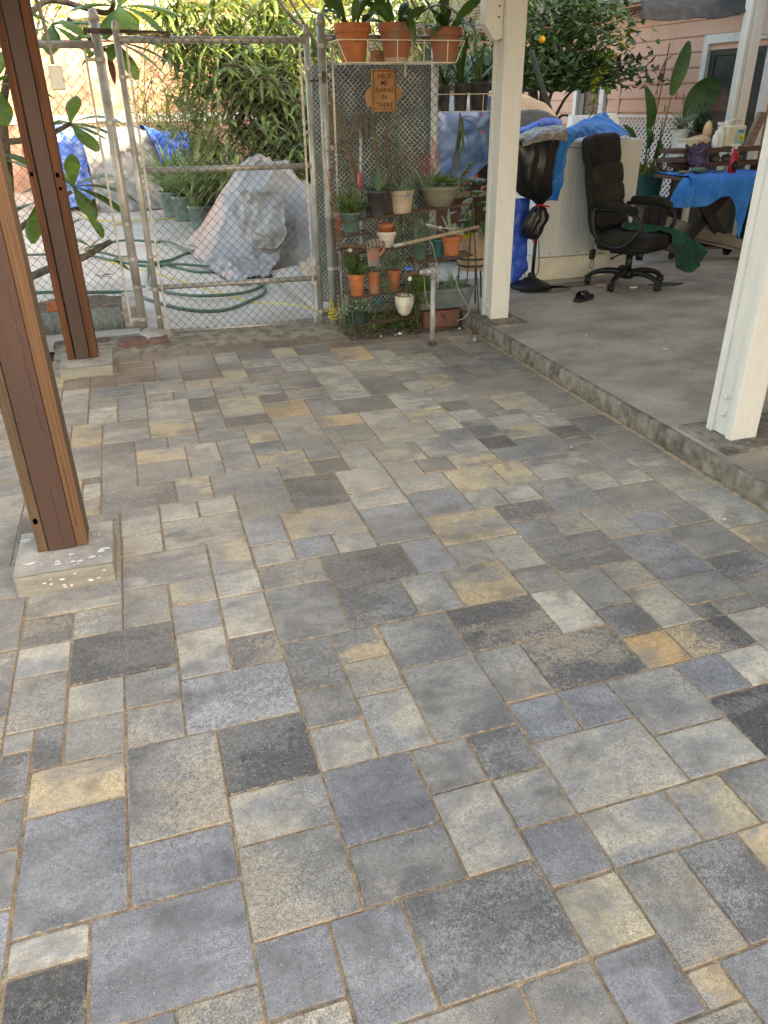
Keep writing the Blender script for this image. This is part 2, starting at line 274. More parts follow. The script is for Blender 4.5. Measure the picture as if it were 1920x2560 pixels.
# ---------------------------------------------------------------- mesh helpers
OFF = {}
class MB:
    def __init__(s): s.v = []; s.f = []; s.mi = []; s.r = []; s.cr = None
    def rn(s): return s.cr if s.cr is not None else random.random()
    def add(s, vs, fs, mi=0, r=None):
        n = len(s.v); s.v += [tuple(x) for x in vs]; r = s.rn() if r is None else r
        for f in fs: s.f.append(tuple(n+i for i in f)); s.mi.append(mi); s.r.append(r)
    def box(s, p, q, mi=0, rz=0.0, rot=None):
        c = [(a+b)/2 for a, b in zip(p, q)]; h = [abs(b-a)/2 for a, b in zip(p, q)]
        vs = [Vector((x*h[0], y*h[1], z*h[2])) for x in (-1, 1) for y in (-1, 1) for z in (-1, 1)]
        Rm = rot if rot is not None else Matrix.Rotation(rz, 3, 'Z')
        vs = [Rm @ v+Vector(c) for v in vs]
        s.add(vs, [(0, 1, 3, 2), (4, 6, 7, 5), (0, 4, 5, 1), (2, 3, 7, 6), (0, 2, 6, 4), (1, 5, 7, 3)], mi)
    def prism(s, poly, z0, z1, mi=0):
        n = len(poly)
        vs = [(x, y, z0) for x, y in poly]+[(x, y, z1) for x, y in poly]
        s.add(vs, [tuple(range(n))[::-1], tuple(range(n, 2*n))]+[(i, (i+1) % n, n+(i+1) % n, n+i) for i in range(n)], mi)
    def tube(s, pts, r, n=8, mi=0, cap=True, closed=False):
        P = [Vector(p) for p in pts]; k = len(P); rs = r if isinstance(r, (list, tuple)) else [r]*k
        t0 = (P[1]-P[0]).normalized(); up = Vector((0, 0, 1)) if abs(t0.z) < 0.9 else Vector((1, 0, 0))
        a = t0.cross(up).normalized(); vs = []
        for i in range(k):
            if closed: t = (P[(i+1) % k]-P[i-1]).normalized()
            else: t = (P[min(i+1, k-1)]-P[max(i-1, 0)]).normalized()
            a = (a-t*a.dot(t)).normalized(); b = t.cross(a)
            for j in range(n):
                an = 2*math.pi*j/n
                vs.append(P[i]+(a*math.cos(an)+b*math.sin(an))*rs[i])
        fs = []
        for i in range(k if closed else k-1):
            i2 = (i+1) % k
            for j in range(n): fs.append((i*n+j, i*n+(j+1) % n, i2*n+(j+1) % n, i2*n+j))
        if cap and not closed: fs += [tuple(range(n))[::-1], tuple(range((k-1)*n, k*n))]
        s.add(vs, fs, mi)
    def lathe(s, prof, c, n=24, mi=0, ang=None, sx=1.0, sy=1.0, ribs=0.0):
        vs = []; k = len(prof)
        for (r, z) in prof:
            for j in range(n):
                a = 2*math.pi*j/n; rr = r*(1+(ribs if j % 2 else 0))
                vs.append(Vector((rr*math.cos(a)*sx, rr*math.sin(a)*sy, z)))
        if ang is not None: vs = [ang @ v for v in vs]
        vs = [v+Vector(c) for v in vs]
        fs = [(i*n+j, i*n+(j+1) % n, (i+1)*n+(j+1) % n, (i+1)*n+j) for i in range(k-1) for j in range(n)]
        if prof[0][0] > 1e-4: fs.append(tuple(range(n))[::-1])
        if prof[-1][0] > 1e-4: fs.append(tuple(range((k-1)*n, k*n)))
        s.add(vs, fs, mi)
    def grid(s, P, mi=0):
        m = len(P); n = len(P[0]); vs = [p for row in P for p in row]
        s.add(vs, [(i*n+j, i*n+j+1, (i+1)*n+j+1, (i+1)*n+j) for i in range(m-1) for j in range(n-1)], mi)
    def blade(s, p, az, el, L, w, droop=0.0, seg=4, kind='leaf', fold=0.25, mi=0, roll=0.0):
        p = Vector(p); vs = []; e = el; dl = L/seg; r = s.rn()
        for i in range(seg+1):
            t = i/seg
            d = Vector((math.cos(az)*math.cos(e), math.sin(az)*math.cos(e), math.sin(e)))
            sd = Vector((-math.sin(az), math.cos(az), 0)); n = sd.cross(d)
            if roll: sd = (sd*math.cos(roll)+n*math.sin(roll)); n = sd.cross(d)
            if kind == 'leaf': ww = w*max(0.06, math.sin(math.pi*min(1, t*0.96+0.03))**0.75)
            elif kind == 'obov': ww = w*max(0.08, (math.sin(math.pi*min(1, t**1.5*0.93+0.03)))**0.8)
            elif kind == 'strap': ww = w*(1-0.95*t**2.6)
            elif kind == 'fat': ww = w*(1-t)**0.6+0.0005
            ww *= 0.5
            vs += [p-sd*ww, p-n*(-fold*ww), p+sd*ww]
            vs[-2] = p+n*(fold*ww)*-1.0
            p = p+d*dl; e -= droop/seg
        fs = []
        for i in range(seg):
            a = i*3; fs += [(a, a+1, a+4, a+3), (a+1, a+2, a+5, a+4)]
        s.add(vs, fs, mi, r)
    def diamond(s, p, d, sd, L, w, mi=0, fold=0.2):
        p = Vector(p); n = sd.cross(d)
        s.add([p, p+d*L*0.5-sd*w*0.5+n*fold*w, p+d*L*0.45, p+d*L*0.5+sd*w*0.5+n*fold*w, p+d*L], [(0, 1, 2), (0, 2, 3), (1, 4, 2), (2, 4, 3)], mi)
    def build(s, name, m, parent=None, smooth=False, bevel=0.0, seg=2, kind=None, attr=False):
        me = bpy.data.meshes.new(name)
        off = OFF.get(parent, Vector((0, 0, 0))) if parent is not None else Vector((0, 0, 0))
        vs = [(x-off.x, y-off.y, z-off.z) for x, y, z in s.v] if off.length else s.v
        me.from_pydata(vs, [], s.f)
        for q in (m if isinstance(m, (list, tuple)) else [m]): me.materials.append(MT[q] if isinstance(q, str) else q)
        if any(s.mi): me.polygons.foreach_set('material_index', s.mi)
        if attr:
            at = me.attributes.new('rnd', 'FLOAT', 'FACE'); at.data.foreach_set('value', s.r)
        if smooth: me.polygons.foreach_set('use_smooth', [True]*len(s.f))
        me.update()
        o = bpy.data.objects.new(name, me); COL.objects.link(o)
        if parent is not None: o.parent = parent; OFF[o] = off
        if bevel:
            b = o.modifiers.new('bevel', 'BEVEL'); b.width = bevel; b.segments = seg; b.limit_method = 'ANGLE'; b.angle_limit = rad(35)
            if smooth is None: pass
        if kind: o['kind'] = kind
        return o
def tag(o, label=None, cat=None, group=None, kind=None):
    if label: o['label'] = label
    if cat: o['category'] = cat
    if group: o['group'] = group
    if kind: o['kind'] = kind
    return o
def thing(name, label, cat, loc, group=None):
    o = bpy.data.objects.new(name, None); COL.objects.link(o); o.location = loc; o.empty_display_size = 0.05
    OFF[o] = Vector(loc); return tag(o, label, cat, group)
def bx(p, q, **k):
    m = MB(); m.box(p, q, **k); return m
def cloth(name, rows, nu, nv, m, parent=None, amp=0.03, freq=6.0, seed=0.0, folds=0.0, ff=14.0, thick=0.003):
    rows = [[Vector(p) for p in r] for r in rows]
    def samp(r, t):
        x = t*(len(r)-1); i = min(int(x), len(r)-2); f = x-i
        p0 = r[max(i-1, 0)]; p1 = r[i]; p2 = r[i+1]; p3 = r[min(i+2, len(r)-1)]
        return 0.5*((2*p1)+(p2-p0)*f+(2*p0-5*p1+4*p2-p3)*f*f+(3*p1-p0-3*p2+p3)*f**3)
    P = []
    cols = [[samp(r, i/nu) for i in range(nu+1)] for r in rows]
    for j in range(nv+1):
        P.append([samp([c[i] for c in cols], j/nv) for i in range(nu+1)])
    Q = [[None]*(nu+1) for _ in range(nv+1)]
    for j in range(nv+1):
        for i in range(nu+1):
            a = P[j][min(i+1, nu)]-P[j][max(i-1, 0)]; b = P[min(j+1, nv)][i]-P[max(j-1, 0)][i]
            n = a.cross(b); n = n.normalized() if n.length > 1e-9 else Vector((0, 0, 1))
            q = P[j][i]*freq+Vector((seed, seed*1.7, 0))
            wq = q*0.8+Vector((mn.noise(q), mn.noise(q+Vector((9, 0, 0))), mn.noise(q+Vector((0, 9, 0)))))*0.5
            F = mn.voronoi(wq)[0]; crease = min(F[1]-F[0], 0.35)/0.35
            d = crease*0.45+mn.noise(q*0.6)*0.5+0.2*(1-abs(mn.noise(q*1.7)*2))
            ph = ff*(i/nu)+3.2*mn.noise(Vector((i/nu*3, j/nv*1.3, seed)))
            fo = (((1-abs(math.sin(ph*.5)))**1.6*2-0.7)*.45+.55*math.cos(ph*.63+1))*folds*(0.45+0.55*j/nv)
            Q[j][i] = P[j][i]+n*((d-0.40)*amp+fo)
    b = MB(); b.grid(Q); o = b.build(name, m, parent, smooth=True)
    sd = o.modifiers.new('solid', 'SOLIDIFY'); sd.thickness = thick; sd.offset = 0
    return o
def text(body, size, loc, m, parent, rot=(math.pi/2, 0, 0), ext=0.001, name='lettering', align='CENTER', rz=0.0, sx=1.0):
    cu = bpy.data.curves.new(name, 'FONT'); cu.body = body; cu.size = size; cu.extrude = ext; cu.align_x = align; cu.align_y = 'CENTER'; cu.resolution_u = 2
    cu.offset = size*0.012
    t = bpy.data.objects.new(name, cu); COL.objects.link(t)
    me = bpy.data.meshes.new_from_object(t.evaluated_get(bpy.context.evaluated_depsgraph_get()))
    bpy.data.objects.remove(t); bpy.data.curves.remove(cu)
    Rm = Matrix.Rotation(rz, 4, 'Z') @ Matrix.Rotation(math.pi/2, 4, 'X') @ Matrix.Diagonal((sx, 1, 1, 1))
    off = OFF.get(parent, Vector((0, 0, 0)))
    me.transform(Matrix.Translation(Vector(loc)-off) @ Rm)
    me.materials.clear(); me.materials.append(MT[m])
    o = bpy.data.objects.new(name, me); COL.objects.link(o); o.parent = parent; OFF[o] = off
    return o
def copy_tree(o, parent=None):
    c = o.copy(); COL.objects.link(c)
    if parent is not None: c.parent = parent
    for ch in list(o.children): copy_tree(ch, c)
    return c
def struct(name, mb, m, **k): return tag(mb.build(name, m, **k), kind='structure')
def plane(p, q, z, thick=0.05):
    return bx((p[0], p[1], z-thick), (q[0], q[1], z))
def arc(a, b, h, n=10):
    a = Vector(a); b = Vector(b); return [a.lerp(b, i/n)+Vector((0, 0, h*4*(i/n)*(1-i/n))) for i in range(n+1)]
def cr(pts, n=6, closed=False):
    P = [Vector(p) if len(p) == 3 else Vector((p[0], p[1], 0)) for p in pts]; out = []; k = len(P)
    for i in range(k if closed else k-1):
        p0 = P[(i-1) % k] if closed else P[max(i-1, 0)]; p1 = P[i]; p2 = P[(i+1) % k]; p3 = P[(i+2) % k] if closed else P[min(i+2, k-1)]
        for j in range(n):
            f = j/n; out.append(0.5*((2*p1)+(p2-p0)*f+(2*p0-5*p1+4*p2-p3)*f*f+(3*p1-p0-3*p2+p3)*f**3))
    if not closed: out.append(P[-1])
    return out
# ================================================================ SETTING
MOD = 0.0762
G = lambda u: u*MOD
struct('ground', plane((-40, -40), (60, 70), -0.09), 'dirt')
pb = struct('patio', plane((-3.6, -2.2), (2.217, 4.34), -0.0045, 0.06), 'sand')
PCOL = {'L': ((0.452, 0.414, 0.339), (0.264, 0.259, 0.248)), 'M': ((0.284, 0.268, 0.238), (0.185, 0.185, 0.181)), 'D': ((0.143, 0.142, 0.141), (0.216, 0.212, 0.203)), 'C': ((0.083, 0.084, 0.085), (0.142, 0.14, 0.136)), 'T': ((0.548, 0.424, 0.263), (0.314, 0.292, 0.258)), 'O': ((0.549, 0.354, 0.176), (0.285, 0.234, 0.178)), 'X': ((0.257, 0.245, 0.221), (0.351, 0.307, 0.24)), 'B': ((0.246, 0.248, 0.257), (0.176, 0.178, 0.185)), 'W': ((0.506, 0.458, 0.368), (0.327, 0.31, 0.277)), 'o': ((0.538, 0.412, 0.242), (0.286, 0.269, 0.238)), 't': ((0.49, 0.412, 0.283), (0.263, 0.254, 0.239)), 'x': ((0.206, 0.202, 0.193), (0.417, 0.316, 0.199)), 'd': ((0.123, 0.121, 0.121), (0.275, 0.237, 0.186)), 'l': ((0.41, 0.383, 0.323), (0.207, 0.203, 0.202)), 'm': ((0.277, 0.264, 0.237), (0.313, 0.279, 0.227)), 'n': ((0.217, 0.22, 0.228), (0.295, 0.288, 0.277)), 'e': ((0.42, 0.394, 0.328), (0.168, 0.165, 0.16)), 'G': ((0.314, 0.317, 0.325), (0.221, 0.222, 0.228)), 'b': ((0.205, 0.135, 0.108), (0.15, 0.105, 0.088))}
def paver_geo(mb, u, v, w, h, rng, inset=None):
    g = rng.uniform(0.0018, 0.0044)
    x0, x1, y0, y1 = G(u)+g, G(u+w)-g, G(v)+g, G(v+h)-g
    rx = rng.uniform(-0.0012, 0.0012); ry = rng.uniform(-0.0012, 0.0012)
    x0 += rx; x1 += rx; y0 += ry; y1 += ry
    an = rng.gauss(0, 0.0032); ca, sa = math.cos(an), math.sin(an); cx, cy = (x0+x1)/2, (y0+y1)/2
    zt = rng.gauss(0, 0.0009); tx, ty = rng.gauss(0, 0.0035), rng.gauss(0, 0.0035)
    def ring(d, z):
        o = []; c = 0.0035
        for (px, py) in ((x0+d+c, y0+d), (x1-d-c, y0+d), (x1-d, y0+d+c), (x1-d, y1-d-c), (x1-d-c, y1-d), (x0+d+c, y1-d), (x0+d, y1-d-c), (x0+d, y0+d+c)):
            qx, qy = px-cx+rng.gauss(0, 0.0004), py-cy+rng.gauss(0, 0.0004)
            o.append((cx+qx*ca-qy*sa, cy+qx*sa+qy*ca, z+zt+tx*qx+ty*qy))
        return o
    n = 8; vs = ring(0, -0.04)+ring(0, -0.0032)+ring(0.0022, 0.0)
    fs = [(i, (i+1) % n, n+(i+1) % n, n+i) for i in range(n)]+[(n+i, n+(i+1) % n, 2*n+(i+1) % n, 2*n+i) for i in range(n)]+[tuple(range(2*n, 3*n))]
    mb.add(vs, fs)
    return len(fs)
def set_pc(me, cols, rects):
    A = []; B = []; C = []; D = []
    for (n, x, y, o), r in zip(cols, rects):
        A += list(x+(1,))*n; B += list(y+(1,))*n; C += list(o)*n; D += [G(r[0]), G(r[1]), G(r[0]+r[2]), G(r[1]+r[3])]*n
    for nm, ty, key, dat in (('rc', 'FLOAT_COLOR', 'color', D), ('pc', 'FLOAT_COLOR', 'color', A), ('pc2', 'FLOAT_COLOR', 'color', B), ('po', 'FLOAT_VECTOR', 'vector', C)):
        me.attributes.new(nm, ty, 'FACE'); me.attributes[nm].data.foreach_set(key, dat)
PV = """-3,54,2,3,b;-1,54,2,3,b;1,54,2,3,b;3,54,2,3,b;5,54,2,3,b;7,54,2,3,b;9,54,2,3,b;11,54,2,3,b;13,54,2,3,b;-3,48,3,2,b;-3,50,3,2,b;-3,52,3,2,b;15,52,3,2,b;15,54,3,1.5,b;15,55.5,3,1.5,b;18,52,2,2.5,b;20,52,2,2.5,b;22,52,2,2.5,b;-7,48,2,3,b;-5,48,2,3,b;-5,45,4,3,D;-5,43,2,2,M;24,52,3,2,M;26,50,3,2,L;27,52,2,2,M;-6,2,3,4,B;-6,6,3,2,T;-4,-1,4,3,B;-3,2,3,2,B;-3,4,3,4,X;0,3,3,2,L;0,0,3,3,m;0,-2,2,2,B;2,-3,2,3,B;4,-3,4,3,D;8,-5,2,2,B;10,-4,2,3,m;8,-3,2,2,t;8,-1,2,2,B;10,-1,3,2,L;13,-1,2,2,t;-3,15,2,3,m;-5,15,2,2,X;-7,15,2,2,d;-7,13,2,2,L;-5,12,4,3,C;-7,10,2,3,m;-5,10,2,2,W;-3,10,2,2,M;-5,8,2,2,M;-3,8,2,2,m;-1,8,4,3,n;-1,16,2,2,t;-1,14,2,2,B;-1,11,2,3,L;1,16,2,2,W;3,16,3,2,X;1,13,2,3,L;3,12,3,4,M;1,11,2,2,d;3,9,2,3,D;5,10,2,2,x;3,7,2,2,M;5,8,2,2,X;3,5,2,2,W;5,5,2,3,L;6,12,3,3,D;9,12,2,3,L;11,12,3,3,o;14,12,2,2,M;7,9,3,3,M;10,9,4,3,d;14,9,2,3,W;7,5,3,4,M;10,6,2,3,m;12,6,4,3,d;10,4,2,2,B;8,3,2,2,D;6,3,2,2,M;10,1,4,3,L;12,4,2,2,B;8,1,2,2,L;3,2,3,3,B;18,8,2,3,W;16,8,2,2,D;16,6,2,2,O;18,6,2,2,x;18,11,2,2,m;20,9,3,2,M;17,4,2,2,B;14,3,3,3,M;14,1,3,2,L;-4,33,2,3,D;-4,31,2,2,M;-4,29,2,2,M;-2,32,3,2,T;-2,29,3,3,M;-4,26,4,3,D;-2,34,2,2,M;0,34,2,2,M;1,31,2,3,L;1,29,2,2,M;3,32,2,2,M;3,29,2,3,M;0,26,2,3,t;2,26,4,3,M;-1,24,2,2,W;1,24,2,2,W;-3,23,2,3,L;-3,21,2,2,W;-1,21,4,3,e;-3,18,4,3,l;1,18,2,3,t;3,23,3,3,M;3,20,2,3,G;3,18,2,2,W;5,31,2,2,D;5,29,3,2,o;8,29,2,2,M;6,27,2,2,X;8,27,2,2,C;6,23,3,4,C;5,20,4,3,T;10,27,2,3,L;12,27,3,3,t;9,24,3,3,L;9,22,3,2,L;9,18,3,4,G;5,18,2,2,G;7,18,2,2,W;6,15,4,3,C;15,27,2,3,l;17,27,2,2,L;16,25,3,2,T;19,25,2,2,M;12,25,2,2,M;14,25,2,2,D;12,23,3,2,L;15,22,3,3,o;18,22,2,3,o;12,20,3,3,G;15,20,2,2,L;17,20,2,2,L;12,17,4,3,o;12,15,2,2,L;14,14,2,3,W;10,15,2,3,G;16,18,3,2,d;16,16,2,2,B;20,22,4,3,e;19,18,3,4,M;22,20,2,2,L;24,20,2,2,l;22,17,4,3,M;24,22,2,2,M;18,16,2,2,X;20,15,2,3,m;22,15,2,2,G;24,15,2,2,M;16,13,4,3,D;20,11,3,4,n;23,12,3,3,M;16,10,2,3,M;-5,40,2,3,W;-3,42,2,3,M;-3,40,2,2,M;-4,38,3,2,D;-4,36,3,2,l;-1,36,3,3,o;-1,39,3,4,L;-1,43,2,2,M;1,43,3,2,M;-1,45,3,3,L;0,52,2,2,M;0,48,2,4,D;2,50,3,4,M;2,47,3,3,C;5,51,2,3,L;5,49,2,2,D;7,51,3,3,D;7,49,3,2,L;10,51,2,3,T;10,49,2,2,M;10,47,2,2,L;12,51,3,3,D;5,47,2,2,o;7,47,3,2,D;7,45,2,2,D;9,43,3,4,M;2,45,2,2,T;4,45,3,2,t;4,42,2,3,M;6,42,3,3,l;2,40,2,3,C;2,38,2,2,l;2,36,2,2,M;4,38,3,4,t;7,40,2,2,C;7,37,3,3,O;4,36,3,2,C;5,33,2,3,o;7,33,3,4,L;7,31,3,2,m;2,34,3,2,M;12,47,3,4,L;12,44,3,3,W;12,42,3,2,W;12,39,3,3,W;15,48,3,4,O;15,45,3,3,L;15,43,3,2,M;15,39,3,4,C;18,48,2,2,L;20,48,3,4,D;18,44,3,4,L;21,46,2,2,t;21,44,2,2,L;18,41,2,3,D;20,42,2,2,M;18,39,2,2,L;10,38,2,2,D;10,36,2,2,M;10,34,3,2,O;12,36,4,3,C;10,30,3,4,X;16,35,3,4,e;13,33,3,3,L;16,33,3,2,o;13,30,4,3,t;23,46,3,4,D;26,45,3,4,M;23,44,3,2,M;26,41,3,4,M;24,39,2,4,M;22,41,2,3,D;22,39,2,2,D;20,39,2,3,o;22,36,4,3,M;26,39,3,2,M;26,36,3,3,M;19,36,3,3,M;19,34,2,2,C;21,33,2,3,M;23,33,3,3,t;19,32,2,2,W;21,30,3,2,L;19,29,2,3,D;24,31,2,2,L;24,29,2,2,L;26,32,3,3,D;17,31,2,2,W;17,29,2,2,M;19,27,2,2,C;21,28,3,2,o;21,25,3,3,B;24,27,2,2,C;24,24,2,2,M;26,30,3,2,M;26,27,3,3,D;26,23,3,4,D;26,21,3,2,L;-7,46,2,2,L;-6,36,2,4,o;-6,33,2,3,M;-6,31,2,2,L;0,5,3,3,C;3,0,3,2,M;6,0,2,3,L;-7,17,4,2,L;-9,15,2,4,M;-9,11,2,4,X;-10,7,3,4,X;18,50,2,2,D;11,-8,3,4,B;3,-7,3,4,M;6,-7,3,2,W;9,-6,2,1,X;0,-5,3,2,M;6,-5,2,2,M;10,-5,1,1,T;-2,-4,2,2,B;12,-4,2,3,D;-4,-3,2,2,B;0,-3,2,1,X;14,-3,2,2,T;-8,-2,2,3,M;-6,-2,2,3,C;-2,-2,2,1,X;15,-1,3,2,M;-8,1,2,2,B;-6,1,2,1,L;17,1,4,3,C;-8,3,2,2,M;19,4,2,2,W;-8,5,2,2,M;21,5,2,3,W;20,6,1,2,C;-7,7,1,2,D;23,7,3,3,M;-6,8,1,2,D;20,8,1,1,D;21,8,2,1,X;26,8,3,3,W;-7,9,1,1,L;23,10,3,2,D;26,11,3,3,T;26,14,3,4,L;26,18,3,3,X;-9,19,3,3,M;-6,19,3,2,X;-6,21,3,4,M;-11,22,3,4,X;-8,22,2,2,M;-8,24,2,3,C;-6,25,1,2,B;-5,25,2,1,X;-11,26,3,4,L;-5,26,1,2,T;24,26,2,1,D;-8,27,3,2,L;-5,28,1,2,W;-8,29,3,2,T;-11,30,3,2,B;-5,30,1,1,C;-8,31,2,2,C;-11,32,3,4,M;21,32,1,1,D;22,32,2,1,X;-8,33,2,3,M;26,35,1,1,C;27,35,2,1,X;-11,36,2,3,X;-9,36,3,4,B;-14,37,3,4,X;-11,39,2,3,M;-9,40,2,2,L;-7,40,2,3,M;9,40,3,2,X;-14,41,3,3,X;-11,42,4,3,X;9,42,1,1,M;10,42,2,1,D;-7,43,2,3,M;24,43,2,1,B;-14,44,3,2,X;-11,45,2,3,W;-9,45,2,2,X;-14,46,3,2,M;-9,47,2,2,M;-14,48,2,3,M;-12,48,3,3,M;-9,49,2,2,T;26,49,1,1,M;27,49,2,1,C;23,50,3,2,D;-14,51,2,3,X;-12,51,4,3,M;-8,51,2,2,T;-6,51,3,2,X;-8,53,2,1,L;-6,53,1,1,B;-5,53,2,1,M"""
